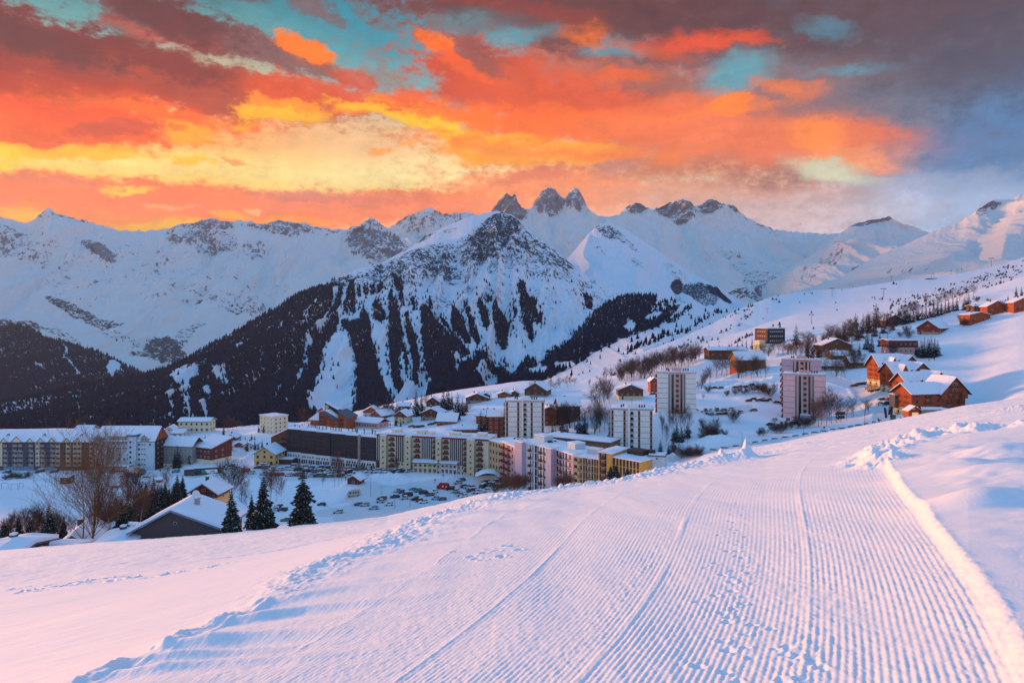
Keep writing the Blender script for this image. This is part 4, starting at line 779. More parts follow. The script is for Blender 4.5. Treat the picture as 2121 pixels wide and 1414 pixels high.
LILAC = mw('lilac_render', (.50, .42, .50)); PINKW = mw('pink_render', (.60, .36, .33)); YELLOW = mw('yellow_render', (.66, .45, .20)); ORY = mw('golden_render', (.62, .36, .09)); YEL2 = mw('sand_render', (.55, .42, .22))
GREYC = mw('grey_render', (.30, .32, .30)); CONC = mw('concrete', (.34, .34, .35)); DARK = m_simple('dark_metal', (.03, .032, .04), .6, .1); REDBAL = mw('red_balcony', (.22, .035, .03)); TRIM = m_simple('dark_trim', (.07, .06, .065), .7, .1); LTRIM = m_simple('pale_trim', (.6, .58, .52), .7, .1)
GLASS = m_simple('window_glass', (.018, .022, .032), .12, .3, .3, spec=.6); GLASSO = m_simple('warm_window_glass', (.10, .035, .02), .2, .3, .5, spec=.6); GARAGE = m_simple('garage_door', (.20, .34, .42), .6, .1); STONE = mw('stone_base', (.30, .26, .22), scale=2.5, var=.3); TEAL = mw('pale_blue_and_shaded_white', (.46, .60, .66)); ROOFE = m_simple('roof_edge', (.10, .12, .15), .6, .1)
LITW = m_simple('lit_window', (.5, .35, .15), .5, .1, emit=(1.0, .62, .25))
def win_mesh(fr, gl, bars=1):
    b = MB(); b.box(-.5, .5, -.06, .02, -.5, -.43, 0); b.box(-.5, .5, -.06, .02, .43, .5, 0); b.box(-.5, -.43, -.06, .02, -.43, .43, 0); b.box(.43, .5, -.06, .02, -.43, .43, 0)
    b.box(-.43, .43, -.015, .02, -.43, .43, 1)
    if bars: b.box(-.03, .03, -.045, -.015, -.43, .43, 0)
    return b.mesh('window', [fr, gl])
WIN = win_mesh(TRIM, GLASS); WINL = win_mesh(LTRIM, GLASS); WINP = win_mesh(LTRIM, GLASS, 0); WINO = win_mesh(LTRIM, GLASSO); WIND = win_mesh(TRIM, GLASS, 0)
STONED = mw('retaining_wall', (.20, .15, .12), scale=1.5, var=.3)
def bal_mesh(slab, rail, solid=False):
    b = MB(); b.box(-.5, .5, -1.2, 0, -.12, 0, 0)
    if solid: b.box(-.5, .5, -1.2, -1.12, 0, .95, 1); b.box(-.5, -.47, -1.12, 0, 0, .95, 1); b.box(.47, .5, -1.12, 0, 0, .95, 1)
    else:
        for z in (.25, .5, .75, .95): b.box(-.5, .5, -1.2, -1.14, z - .06, z, 1)
        for x in (-.5, -.17, .15, .47): b.box(x, x + .03, -1.2, -1.14, 0, .95, 1)
        b.box(-.5, -.47, -1.14, 0, .85, .95, 1); b.box(.47, .5, -1.14, 0, .85, .95, 1)
    return b.mesh('balcony', [slab, rail])
BALD = bal_mesh(CONC, TRIM); BALR = bal_mesh(CONC, REDBAL, True); BALW = bal_mesh(WOODB, WOODB); BALL = bal_mesh(LTRIM, LTRIM); BALM = bal_mesh(CONC, WOODB, True)
class Bld:
    """a building: local x along the facade, y away from the viewer, z up"""
    def __init__(s, name, cat, look, where, A, B, zb, group=None):
        xa, ya = A; xb, yb = B; s.W = math.hypot(xb - xa, yb - ya); s.rz = math.atan2(yb - ya, xb - xa)
        s.r = root(name, (xa, ya, zb), s.rz); reg(s.r, cat, look, where, group); s.nw = 0; s.over = MB()
        if zb > -200 and ya > 240 and not str(name).startswith(('chalet', 'hotel')): BASES.append((xa, ya, s.rz, s.W, zb, 3.0 if name == 'wooden_residence' else 7.0))
    def win(s, me, x, z, w, h, side=0, y=0.0, name='window'):
        """side 0 front, 1 left end, 2 right end, 3 facing front at depth y"""
        if s.nw >= 100 and name == 'window':
            if side == 1: s.over.box(-.05, 0, y - w / 2, y + w / 2, z - h / 2, z + h / 2)
            elif side == 2: s.over.box(s.W, s.W + .05, y - w / 2, y + w / 2, z - h / 2, z + h / 2)
            else: s.over.box(x - w / 2, x + w / 2, y - .05, y, z - h / 2, z + h / 2)
            return
        s.nw += name == 'window'
        if side == 1: return inst(me, name, s.r, (-.01 if x is None else x, y, z), -math.pi / 2, (w, 1, h))
        if side == 2: return inst(me, name, s.r, (s.W + .01 if x is None else x, y, z), math.pi / 2, (w, 1, h))
        return inst(me, name, s.r, (x, y - .01, z), 0, (w, 1, h))
    def bal(s, me, x, z, w, y=0.0, d=1.0, rz=0.0): return inst(me, 'balcony', s.r, (x, y, z), rz, (w, d, 1))
    def part(s, mb, name, mats, **k): return mb.build(name, mats, s.r, **k)
    def done(s, me_mat=None):
        if s.over.v: s.over.build('window_row', me_mat or GLASS, s.r, kind='stuff')
def facade_pts(pa, Ya, pb, Yb): return ((pa - CX) * Ya / F, Ya), ((pb - CX) * Yb / F, Yb)
def zpx(py, Y): return (H0 - py) * Y / F
def snow_slab(b, x0, x1, y0, y1, z, th=.5, rim=TRIM, over=.0, rng=random):
    """snow lying on a flat roof with a soft uneven edge"""
    nx_ = max(2, min(40, int((x1 - x0) / 2))); ny_ = max(2, min(12, int((y1 - y0) / 2)))
    q = MB(); g = {}
    for j in range(ny_ + 1):
        for i in range(nx_ + 1):
            e = i in (0, nx_) or j in (0, ny_)
            g[i, j] = len(q.v); q.v.append((x0 - over + (x1 - x0 + 2 * over) * i / nx_, y0 - over + (y1 - y0 + 2 * over) * j / ny_, z + th * ((.55 if e else 1) + rng.uniform(-.22, .22))))
    for j in range(ny_):
        for i in range(nx_): q.f.append((g[i, j], g[i + 1, j], g[i + 1, j + 1], g[i, j + 1])); q.m.append(0)
    edge = [(i, 0) for i in range(nx_ + 1)] + [(nx_, j) for j in range(1, ny_ + 1)] + [(i, ny_) for i in range(nx_ - 1, -1, -1)] + [(0, j) for j in range(ny_ - 1, 0, -1)]
    low = {}
    for e in edge: low[e] = len(q.v); v = q.v[g[e]]; q.v.append((v[0], v[1], z + .01))
    for a, c in zip(edge, edge[1:] + edge[:1]): q.f.append((low[a], low[c], g[c], g[a])); q.m.append(0)
    return q.build('snow_cap', SNOW, b)
def gable_roof(b, x0, x1, y0, y1, ze, zr, axis='y', over=.6, th=.18, snow=.45, mat=None, ridge=None, noe=False):
    """pitched roof; axis is the direction of the ridge; returns the roof part"""
    mat = mat or ROOFE; q = MB(); s_ = MB()
    if axis == 'y': u0, u1, a, c = x0, x1, y0 - over, y1 + over
    else: u0, u1, a, c = y0, y1, x0 - over, x1 + over
    um = (u0 + u1) / 2 if ridge is None else ridge
    k0 = (zr - ze) / (um - u0); k1 = (zr - ze) / (u1 - um); o = over
    pr = [(u0 - o, ze - o * k0), (um, zr), (u1 + o, ze - o * k1), (u1 + o, ze - o * k1 + th), (um, zr + th), (u0 - o, ze - o * k0 + th)]
    q.prism(pr, 'x' if axis == 'x' else 'y', a, c)
    ro = q.build('roof', mat, b)
    e = .12; n = 7; pts = []
    def top(u): return (ze - (u0 - u) * k0 if u < um else ze - (u - u1) * k1) + th
    us = [u0 - o + e + (um - u0 + o - e) * i / 3 for i in range(4)] + [um + (u1 + o - e - um) * i / 3 for i in range(1, 4)]
    m_ = max(2, min(14, int(abs(c - a) / 2.5))); G = []
    for j in range(m_ + 1):
        t = a + e + (c - a - 2 * e) * j / m_; r_ = []
        for i, u in enumerate(us):
            hgt = top(min(u, um) if u < um else u) if u != um else zr + th
            dz = snow * ((.6 if i in (0, 6) or j in (0, m_) else 1) + random.uniform(-.1, .12)) * (.85 if i == 3 else 1)
            r_.append((u, hgt, dz))
        G.append((t, r_))
    mk = (lambda u, z, t: (t, u, z)) if axis == 'x' else (lambda u, z, t: (u, t, z))
    idx = {}
    for j, (t, r_) in enumerate(G):
        for i, (u, hgt, dz) in enumerate(r_): idx[i, j] = len(s_.v); s_.v.append(mk(u, hgt + dz, t)); s_.v.append(mk(u, hgt + .01, t))
    for j in range(m_):
        for i in range(6): p = [idx[i, j], idx[i + 1, j], idx[i + 1, j + 1], idx[i, j + 1]]; s_.f.append(tuple(p)); s_.m.append(0)
    for j in range(m_):
        for i in (0, 6): s_.f.append((idx[i, j], idx[i, j + 1], idx[i, j + 1] + 1, idx[i, j] + 1)); s_.m.append(0)
    for i in range(6):
        for j in (0, m_): s_.f.append((idx[i, j], idx[i + 1, j], idx[i + 1, j] + 1, idx[i, j] + 1)); s_.m.append(0)
    s_.build('snow_cap', SNOW, ro); return ro
def chimney(p, x, y, z0, z1, s=.35, mat=None):
    q = MB(); q.box(x - s, x + s, y - s, y + s, z0, z1, 0); q.box(x - s - .08, x + s + .08, y - s - .08, y + s + .08, z1, z1 + .15, 0); q.box(x - s, x + s, y - s, y + s, z1 + .15, z1 + .4, 1)
    return q.build('chimney', [mat or TRIM, SNOW], p)
def chalet(px, py, wpx, hw, hr, depth, look, where, ang=0, lower=None, upper=None, split=.45, ridge='y', nwin=3, floors=1, roofmat=None, name='chalet', cat='chalet', group=None, Y=None, snow=.5, over=.9, chim=True, balc=False, winm=None, roofk=None):
    """a house placed by where its base stands; wpx, hw, hr are front width, wall height and roof height in its own scale"""
    X, Y_, Z = g_px(px, py) if Y is None else g_Y(px, Y); 
    if Y is not None and py is not None: Z = zpx(py, Y)
    k = Y_ / F; Wm, Hw, Hr = wpx * k / max(.5, math.cos(R(ang))) , hw * k, hr * k
    c, s = math.cos(R(ang)), math.sin(R(ang)); A = (X - c * Wm / 2, Y_ - s * Wm / 2); B_p = (X + c * Wm / 2, Y_ + s * Wm / 2)
    b = Bld(name, cat, look, where, A, B_p, Z, group)
    zs = Hw * split; lo = lower or STONE; up = upper or WOODB; W_ = b.W
    q = MB(); q.box(0, W_, 0, depth, -4, zs); b.part(q, 'wall', lo)
    q = MB(); e = .06
    if ridge == 'y': q.prism([(-e, zs), (W_ + e, zs), (W_ + e, Hw), (W_ / 2, Hw + Hr), (-e, Hw)], 'y', -e, depth + e)
    else: q.prism([(-e, zs), (depth + e, zs), (depth + e, Hw), (depth / 2, Hw + Hr), (-e, Hw)], 'x', -e, W_ + e)
    b.part(q, 'upper_wall', up)
    ro = gable_roof(b.r, -e, W_ + e, -e, depth + e, Hw, Hw + Hr, ridge, over, .2, snow, roofmat)
    wm = winm or WINL; fh = Hw / floors
    for f in range(floors):
        for i in range(nwin):
            b.win(wm, W_ * (i + .5) / nwin, fh * (f + .52), min(1.2, W_ / nwin * .5), min(1.3, fh * .5), y=-.07)
        nd = max(1, int(depth / 4))
        for i in range(nd):
            for sd in (1, 2): b.win(wm, (-.07 if sd == 1 else W_ + .07), fh * (f + .52), 1.0, min(1.3, fh * .5), sd, depth * (i + .5) / nd)
    if ridge == 'y' and Hr > 2: b.win(wm, W_ / 2, Hw + Hr * .3, 1.0, min(1.1, Hr * .35), y=-.07)
    if balc: b.bal(BALW, W_ / 2, zs + .1, W_ * .8, y=-.07)
    q = MB(); q.box(W_ * .12, W_ * .12 + 1.0, -.12, -.02, 0, min(2.1, Hw * .8)); b.part(q, 'door', TRIM)
    if chim: chimney(ro, W_ * .35, depth * .55, Hw + Hr * .3, Hw + Hr + 1.0)
    return b

def boxes(b, name, mats, L):
    for bx in L: q = MB(); q.box(*bx); b.part(q, name, mats)
# ---------------------------------------------------------------- the large buildings
# long block on the left with gabled bays
Y0 = 362.0; mpp = Y0 / F
A, B = facade_pts(-165, Y0, 197, Y0); b = Bld('apartment_block', 'apartment block', 'long grey and cream block with gabled bays and blue garages', 'behind the tall bare tree', A, B, zpx(974, Y0))
lx = lambda p: (p + 165) * mpp
HT_ = 14.5; q = MB(); q.box(0, b.W, 0, 12, -3, HT_); b.part(q, 'wall', GREYW)
q = MB(); q.box(lx(126), lx(196.5), -.12, 0, 0, HT_ - .1); b.part(q, 'brown_wall', mw('warm_brown_cladding', (.12, .075, .06), streak=True), label='dark brown clad wall')
cream = [(-115, -104), (-94, -86), (-60, -50), (-5, 6), (75, 83), (117, 125), (138, 147), (153, 169), (187, 195)]
boxes(b, 'cream_panel', CREAM, [(lx(a), lx(c), -.55, -.121, 2.3, HT_ - .15) for a, c in cream])
ro = gable_roof(b.r, 0, b.W, 0, 12.5, HT_, 18.9, 'x', .7, .2, .4)
bays = [(-150, 14), (-128, 14), (-74, 20), (-40, 14), (-20, 14), (10, 12), (36.5, 20), (64, 12), (86, 13), (109.5, 13), (140.5, 12), (162, 12)]
for c_, w_ in bays:
    w_ *= mpp; x = lx(c_); q = MB(); h = w_ * .42 + .4
    q.prism([(x - w_ / 2, HT_ - .1), (x + w_ / 2, HT_ - .1), (x, HT_ + h)], 'y', -.9, 3.2); o = q.build('gable', CREAM2, b.r)
    q = MB(); q.prism([(x - w_ / 2 - .35, HT_ - .35), (x, HT_ + h + .05), (x + w_ / 2 + .35, HT_ - .35), (x + w_ / 2 + .35, HT_ - .1), (x, HT_ + h + .32), (x - w_ / 2 - .35, HT_ - .1)], 'y', -1.15, 3.3); q.build('gable_trim', ROOFE, o)
    q = MB(); q.prism([(x - w_ / 2 - .3, HT_ - .09), (x, HT_ + h + .33), (x + w_ / 2 + .3, HT_ - .09), (x + w_ / 2 + .3, HT_ + .2), (x, HT_ + h + .65), (x - w_ / 2 - .3, HT_ + .2)], 'y', -1.0, 3.3); q.build('snow_cap', SNOW, o)
for c_ in (-140, -62, 9, 84.5, 162):
    x = lx(c_); q = MB(); q.prism([(x - 1.3, HT_ + 1.6), (x + 1.3, HT_ + 1.6), (x, HT_ + 2.9)], 'y', 2.6, 6); o = q.build('dormer', CREAM2, b.r)
    q = MB(); q.prism([(x - 1.8, HT_ + 1.35), (x, HT_ + 3.0), (x + 1.8, HT_ + 1.35), (x + 1.8, HT_ + 1.6), (x, HT_ + 3.3), (x - 1.8, HT_ + 1.6)], 'y', 2.4, 6.2); q.build('roof', ROOFE, o)
for f in range(5):
    z = 2.5 + f * 2.4
    for p in (0, 29, 57, 75.5 + 3, 98, 102, 129, 134, 173, 180, -9, -33, -66, -83, -100, -110, -120, -140, 21): b.win(WIND, lx(p), z + 1.3, .8, .95, y=-.57 if any(a <= p <= c for a, c in cream) else -.13)
    for p, w_ in ((13.5, 7), (34, 8), (45, 8), (67, 8), (90, 8), (112, 8), (-24, 7), (-74, 14), (-132, 8)):
        if f % 1 == 0: b.bal(BALL, lx(p), z + .1, w_ * mpp, y=-.1); b.win(WINP, lx(p), z + 1.15, w_ * mpp * .8, 1.75, y=-.12)
    for p in (121, 142.5, 157, 165, 191): b.win(WIND, lx(p), z + 1.2, 1.5, 1.2, y=-.57); b.bal(BALL, lx(p), z - .1, 1.9, y=-.56, d=.35)
boxes(b, 'garage_door', GARAGE, [(lx(a), lx(a + 6), -.16, -.02, .1, 1.95) for a in range(-160, 112, 7) if not (-3 < a < 6 or 68 < a < 82)]); b.done()
# white block with stair tower
Y0 = 361.0; mpp = Y0 / F; A, B = facade_pts(198, Y0, 321, Y0)
b = Bld('apartment_block', 'apartment block', 'white block with a stair tower and a red gable end', 'left of the grey block', A, B, zpx(973, Y0)); lx = lambda p: (p - 198) * mpp; hz_ = lambda p: (973 - p) * mpp
q = MB(); q.box(0, b.W, 0, 13, -3, hz_(913)); b.part(q, 'wall', TEAL)  # white walls: the blue of their shade is put into the colour
q = MB(); q.box(b.W + .01, b.W + .12, 0, 13, -3, hz_(913)); b.part(q, 'side_wall', BRW, label='dark brown end wall')
gable_roof(b.r, 0, b.W, -.3, 13, hz_(913), hz_(887.5), 'x', .5, .2, .4)
q = MB(); q.prism([(0, hz_(913)), (13, hz_(913)), (6.4, hz_(889))], 'x', b.W - .3, b.W + .25); b.part(q, 'red_gable', WOODO)
q = MB(); q.box(lx(268), lx(285), -1.6, -.01, -1, hz_(903)); o = b.part(q, 'stair_tower', TEAL); q = MB(); q.box(lx(266.5), lx(286.5), -1.9, 4, hz_(903) + .01, hz_(899)); q.build('tower_roof', ROOFE, o); snow_slab(o, lx(266.5), lx(286.5), -1.9, 4, hz_(899), .35)
q = MB(); q.box(lx(285.2), lx(321), -.7, -.01, -1, hz_(914)); b.part(q, 'bay', TEAL); q = MB(); q.box(lx(198), lx(224), -.9, -.01, -1, hz_(914)); b.part(q, 'bay', TEAL)
q = MB(); q.box(lx(226), lx(267), -.25, 2.5, hz_(913), hz_(904)); b.part(q, 'slate_band', GREYC)
for c_ in (206, 301):
    x = lx(c_); q = MB(); q.prism([(x - 2, hz_(914)), (x + 2, hz_(914)), (x + 2, hz_(906)), (x, hz_(899)), (x - 2, hz_(906))], 'y', -.95, 4); o = q.build('dormer', GREYC, b.r)
    q = MB(); q.prism([(x - 2.5, hz_(907.5)), (x, hz_(898.8)), (x + 2.5, hz_(907.5)), (x + 2.5, hz_(905.5)), (x, hz_(896)), (x - 2.5, hz_(905.5))], 'y', -1.3, 4.2); q.build('snow_cap', SNOW, o)
    b.win(WINL, x - .7, hz_(909), .8, .9, y=-.97); b.win(WINL, x + .7, hz_(909), .8, .9, y=-.97)
for k in range(6): b.win(WIN, lx(273.5), hz_(914 + k * 10.4), 1.0, 1.0, y=-1.62)
for f, p in enumerate((920, 929.5, 940, 950.5, 961)):
    for x, w_ in ((289.5, 1.0), (296, .75), (301, .75)): b.win(WIN, lx(x), hz_(p), w_, .95 if x < 292 else .5, y=-.71)
    if f < 1: b.win(WIN, lx(312), hz_(p), .9, .9, y=-.71)
    for x, w_ in ((205.5, 1.0), (214, .8)): b.win(WIN, lx(x), hz_(p), w_, .9 if x < 210 else .5, y=-.91)
    for x in (3, 7, 10.5): b.win(WINL, b.W + .13, hz_(p), .8, .8, 2, x)
for p in (918, 928):
    for x in (232, 237, 244, 249, 255, 261): b.win(WIN, lx(x), hz_(p), 1.0, .45, y=-.02)
for x, p in ((247, 941), (247, 950.5), (257, 950.5), (265, 941), (265, 950), (235, 947)): b.win(WIN, lx(x), hz_(p), .8, 1.0, y=-.02)
b.done()
q = MB(); q.box(0, 11, 0, 4, 0, 2.0); A, _ = facade_pts(222, 357, 262, 357); r_ = q.build('garage_shed', STONE, None); r_.location = (A[0], 356, zpx(974, 356)); reg(r_, 'shed', 'low stone garage shed', 'at the foot of the white block with the stair tower'); snow_slab(r_, -.3, 11.3, -.3, 4, 2.01, .5)
# grey block, red-brown block
Y0 = 370.0; mpp = Y0 / F; A, B = facade_pts(335, Y0, 398, Y0 - 3)
b = Bld('apartment_block', 'apartment block', 'plain grey block with small square windows', 'behind two dark firs', A, B, zpx(968, Y0)); H_b = 46 * mpp
q = MB(); q.box(0, b.W, 0, 10, -3, H_b); b.part(q, 'wall', GREYC); q = MB(); q.box(-.02, b.W + .02, -.35, -.01, -1, 2.2); b.part(q, 'base_wall', CREAM2)
gable_roof(b.r, 0, b.W, 0, 10, H_b, H_b + 3.6, 'x', .6, .2, .45)
for f in range(4):
    for x in (.16, .33, .62, .8, .93): b.win(WINL, b.W * x, 1.2 + f * 2.7, .85, .85, y=-.36 if f == 0 else -.02)
b.done()
A, B = facade_pts(399, 372, 438, 366); b = Bld('apartment_block', 'apartment block', 'dark red block with a sloping snow roof', 'beside the road behind the bus', A, B, zpx(957, 370)); H_b = 7.6
q = MB(); q.prism([(0, 1.8), (13, 1.8), (13, H_b + 3.4), (0, H_b)], 'x', 0, b.W); b.part(q, 'wall', REDBR); q = MB(); q.box(-.1, b.W + .1, -.1, 13, -3, 1.8); b.part(q, 'base_wall', CREAM2)
q = MB(); q.prism([(-.7, H_b - .1), (13.5, H_b + 3.5), (13.5, H_b + 3.8), (-.7, H_b + .2)], 'x', -.7, b.W + .7); o = b.part(q, 'roof', ROOFE); q = MB(); q.prism([(-.6, H_b + .21), (13.4, H_b + 3.81), (13.4, H_b + 4.4), (-.6, H_b + .7)], 'x', -.6, b.W + .6); q.build('snow_cap', SNOW, o)
for f in range(2):
    for x in (.1, .27, .44, .66, .85): b.win(WINO, b.W * x, 3.2 + f * 2.6, 1.1, 1.0, y=-.02)
    for y in (3, 7): b.win(WINO, None, 3.4 + f * 2.6, 1.0, 1.0, 2, y)
b.done()
# cream houses on the snow bank behind
b = chalet(402, 896, 64, 23, 5, 9, 'cream three-storey house', 'alone on the bank in front of the dark wood', 0, CREAM2, CREAM2, .3, 'x', 6, 2, name='house', cat='house', winm=WIN)
chalet(350, 902, 24, 9, 9, 10, 'small white house with a snow roof', 'behind the red gable end', 10, WHITEW, WHITEW, .5, 'y', 2, name='house', cat='house'); chalet(368, 905, 22, 9, 5, 9, 'low white house with a snow roof', 'beside the small white house', 0, WHITEW, WHITEW, .5, 'x', 2, name='house', cat='house')
X, Y, Z = g_px(567, 896); b = Bld('apartment_block', 'apartment block', 'pale cream flat-roofed block', 'on the bank left of the orange wooden residence', ((538 - CX) * 455 / F, 455), ((566 - CX) * 446 / F, 446), zpx(897, 450)); q = MB(); q.box(0, b.W, 0, 10.5, -3, 10.6); b.part(q, 'wall', CREAM2); snow_slab(b.r, 0, b.W, 0, 10.5, 10.61, .6, over=.4)
for f in range(4):
    for x in (.14, .38, .62, .86): b.win(WINO, b.W * x, 1.4 + f * 2.5, .8, .95)
    for y in (2.0, 5.0, 8.2): b.win(WIN, None, 1.4 + f * 2.5, .8, .95, 2, y)
b.done()
# yellow house by the car park
b = chalet(548, 965, 44, 25, 14, 12, 'yellow gabled house with a small dormer', 'at the left end of the dark brown block', -6, YELLOW, YELLOW, .4, 'y', 3, 2, name='house', cat='house', winm=WIND)
q = MB(); q.box(b.W, b.W + 7, 5, 11, -1, 2.6); b.part(q, 'annex', WOODB); snow_slab(b.r, b.W, b.W + 7.3, 4.7, 11.2, 2.61, .5)
# ---- dark brown block
A, B = facade_pts(595, 381, 780, 361); ZB = -80.4
b = Bld('apartment_block', 'apartment block', 'long dark brown clad block on a white two-storey base', 'behind the lower car park', A, B, ZB); W_ = b.W; ns = 6
q = MB(); q2 = MB(); q3 = MB()
for k in range(ns):
    a, c = W_ * k / ns, W_ * (k + 1) / ns - (.02 if k < ns - 1 else 0); yo = -.28 * (k % 3); top = 17.5 - .22 * k
    q.box(a, c, yo, 13, 5.6 - .18 * k, top); q2.box(a, c, yo - .35, 12.8, -3, 5.58 - .18 * k)
    for f in range(5):
        for x in ((.12, .3, .45, .62, .86) if k % 2 else (.1, .25, .52, .68, .84)): b.win(WIND, a + (c - a) * x, 6.9 - .18 * k + f * 2.15, 1.0, .95, y=yo - .02)
    for x in (.15, .3, .5, .66, .85): b.win(WINL, a + (c - a) * x, 3.9 - .18 * k, .9, 1.1, y=yo - .37)
    boxes(b, 'shop_window', GLASSO, [(a + (c - a) * x - .5, a + (c - a) * x + .5, yo - .4, yo - .352, .2, 2.4) for x in (.12, .26, .42, .6, .75, .9)])
b.part(q, 'wall', BRW); b.part(q2, 'base_wall', WHITEW); pass
for k in range(ns): snow_slab(b.r, W_ * k / ns, W_ * (k + 1) / ns - .05, -.3, 13, 17.52 - .22 * k, .55)
q = MB(); q.cyl(W_ * .825, -.9, -1, 17.2, .75, 10); b.part(q, 'flue', STONE)
for k in range(26):
    q = MB(); x = W_ * (.03 + .94 * k / 26) + random.uniform(-.4, .4); y = random.uniform(3, 8); q.cyl(x, y, 16.9, 18.9 + random.uniform(-.2, .2), .22, 6); q.cyl(x, y, 18.9, 19.1, .36, 6); b.part(q, 'roof_vent', DARK)
q = MB(); q.prism([(-11, 3.5), (0, 3.5), (0, 17.2), (-11, 12.2)], 'y', .5, 12); o = b.part(q, 'end_wing', WOODB); q = MB(); q.prism([(-12, 11.9), (0, 17.3), (0, 17.9), (-12, 12.5)], 'y', .2, 12.4); q.build('snow_cap', SNOW, o)
q = MB(); q.box(-7, 0, -.5, 11.5, -3, 3.49); b.part(q, 'end_wing_base', DARK)
for f in range(3): b.bal(BALM, -2.6, 5 + f * 2.9, 4.6, y=.45); b.win(WINO, -2.6, 6.3 + f * 2.7, 3.2, 1.4, y=.48)
b.done(GLASS)
# ---- tall cream block
A, B = facade_pts(780.5, 360.8, 1012, 345); ZB = -80.2; b = Bld('apartment_block', 'apartment block', 'tall cream block with window towers and striped glass bays', 'behind the row of parked cars', A, B, ZB); W_ = b.W
lx = lambda p: W_ * (p - 780.5) / 231.5; HH = 17.9
q = MB(); q.box(0, W_, 0, 14, -3, HH); b.part(q, 'wall', CREAM2)
q = MB(); q.box(-.05, W_ + .05, -.5, .0, HH - .5, HH + .15); b.part(q, 'roof_edge', REDBAL)
for a, c in ((791, 804), (843, 856), (908, 918.5), (971, 986)): q = MB(); q.box(lx(a), lx(c), -2.2, -.501, -3, HH - .1); snow_slab(b.part(q, 'window_tower', CREAM), lx(a), lx(c), -2.2, -.6, HH - .09, .45)
snow_slab(b.r, 0, W_, 0, 14, HH + .16, .55)
for (a, c, z1) in ((808, 824, 1.9), (860, 878, 1.9), (880, 893, 1.2), (928, 948, 1.6), (984, 1002, 1.9), (958, 968, 1.0)):
    q = MB(); q.box(lx(a), lx(c), 3, 7, HH + .2, HH + .3 + z1); o = b.part(q, 'roof_house', CREAM2); snow_slab(o, lx(a), lx(c), 3, 7, HH + .31 + z1, .35, over=.2)
for a in (798, 850, 914, 979):
    for f in range(6): b.win(WIND, lx(a), 1.6 + f * 2.75, .75, .8, y=-2.22)
for a, c in ((808, 819), (861, 873), (921, 932), (989, 1001), (900, 907), (963, 969)):
    for f in range(6): 
        b.bal(BALM, lx((a + c) / 2), 2.2 + f * 2.6, (c - a) * .255, y=-.05); b.win(WINO, lx((a + c) / 2), 3.3 + f * 2.6, (c - a) * .2, 1.7, y=-.07)
q = MB(); qs = MB()
for a, c, n in ((781.5, 790, 2), (822, 842, 5), (876, 899, 6), (935, 962, 7)):
    for k in range(n + 1): x = lx(a + (c - a) * k / n); q.box(x - .14, x + .14, -.62, -.06, 5.2, HH - .5)
    boxes(b, 'spandrel', REDBR, [(lx(a), lx(c), -.3, -.05, 5.0 + f * 2.55, 5.7 + f * 2.55) for f in range(5)])
b.part(q, 'pale_fins', LTRIM)
boxes(b, 'glass_bay', GLASS, [(lx(a), lx(c), -.2, -.03, 5.2, HH - .5) for a, c in ((781.5, 790), (822, 842), (876, 899), (935, 962))])
for a in (824, 829, 835, 840, 880, 890, 940, 947, 953, 960, 1007):
    for z in (1.2, 3.8): b.win(WINL, lx(a), z, .8, 1.1, y=-.03)
q = MB(); q.box(lx(781), lx(790), -.25, -.03, 0, 4.9); b.part(q, 'entrance', REDBR)
b.done()
def shop(pa, pb, Y, pyt, depth, col, look, where):
    A, B = facade_pts(pa, Y, pb, Y - 2); zb = -79.2; b = Bld('shop', 'shop', look, where, A, B, zb); h = zpx(pyt, Y) - zb
    q = MB(); q.box(0, b.W, 0, depth, -2, h); b.part(q, 'wall', col)
    q = MB(); q.prism([(-1.0, h - .1), (depth, h + 1.3), (depth, h + 1.55), (-1.0, h + .15)], 'x', -.5, b.W + .5); o = b.part(q, 'roof', TRIM); q = MB(); q.prism([(-.9, h + .16), (depth, h + 1.56), (depth, h + 2.0), (-.9, h + .55)], 'x', -.4, b.W + .4); q.build('snow_cap', SNOW, o)
    n = int(b.W / 2)
    for k in range(n): b.win(WIN, b.W * (k + .5) / n, h - 1.3, 1.1, 1.1); b.win(WINO, b.W * (k + .5) / n, 1.3, 1.4, 2.0)
    return b
shop(856, 905, 351, 957, 9, CREAM, 'cream shop with a green sign', 'in front of the tall cream block')
q = MB(); q.box(7.3, 9.4, -.2, -.02, 3.3, 3.9); q.build('shop_sign', m_simple('green_sign', (.12, .4, .06), .6), REG[-1][0])
b = shop(913, 946, 349, 959, 8, WHITEW, 'white shop with a pale sign board', 'right of the shop with the green sign')
q = MB(); q.box(1.3, 6.4, -.16, -.02, 2.85, 3.5); o = q.build('sign_board', LTRIM, b.r)
for k in range(11): 
    if k != 5: q = MB() if k == 0 else q; q.box(1.6 + k * .42, 1.6 + k * .42 + .26, -.2, -.161, 3.03, 3.32)
q.build('lettering', DARK, o)
# round snow-roofed kiosk
X, Y, Z = g_Y(1012, 336); r_ = root('kiosk', (X, Y, -79.6)); reg(r_, 'kiosk', 'low kiosk under rounded roof snow', 'between the cream block and the red balconies')
q = MB(); q.box(-4.5, 5, -1, 6, -1, 2.6); q.build('wall', CREAM2, r_); q = MB(); g = {}
for j in range(8):
    for i in range(13):
        u, v = i / 12 * 2 - 1, j / 7 * 2 - 1; g[i, j] = len(q.v); q.v.append((u * 6.2, v * 4.6 + 2, 2.6 + 2.4 * max(0, 1 - u * u * .9 - v * v * .4) - .5 * (u > .6)))
for j in range(7):
    for i in range(12): q.f.append((g[i, j], g[i + 1, j], g[i + 1, j + 1], g[i, j + 1])); q.m.append(0)
q.poly([(-6.2, -2.6, 2.45), (6.2, -2.6, 2.45), (6.2, 6.6, 2.45), (-6.2, 6.6, 2.45)]); q.build('snow_cap', SNOW, r_)
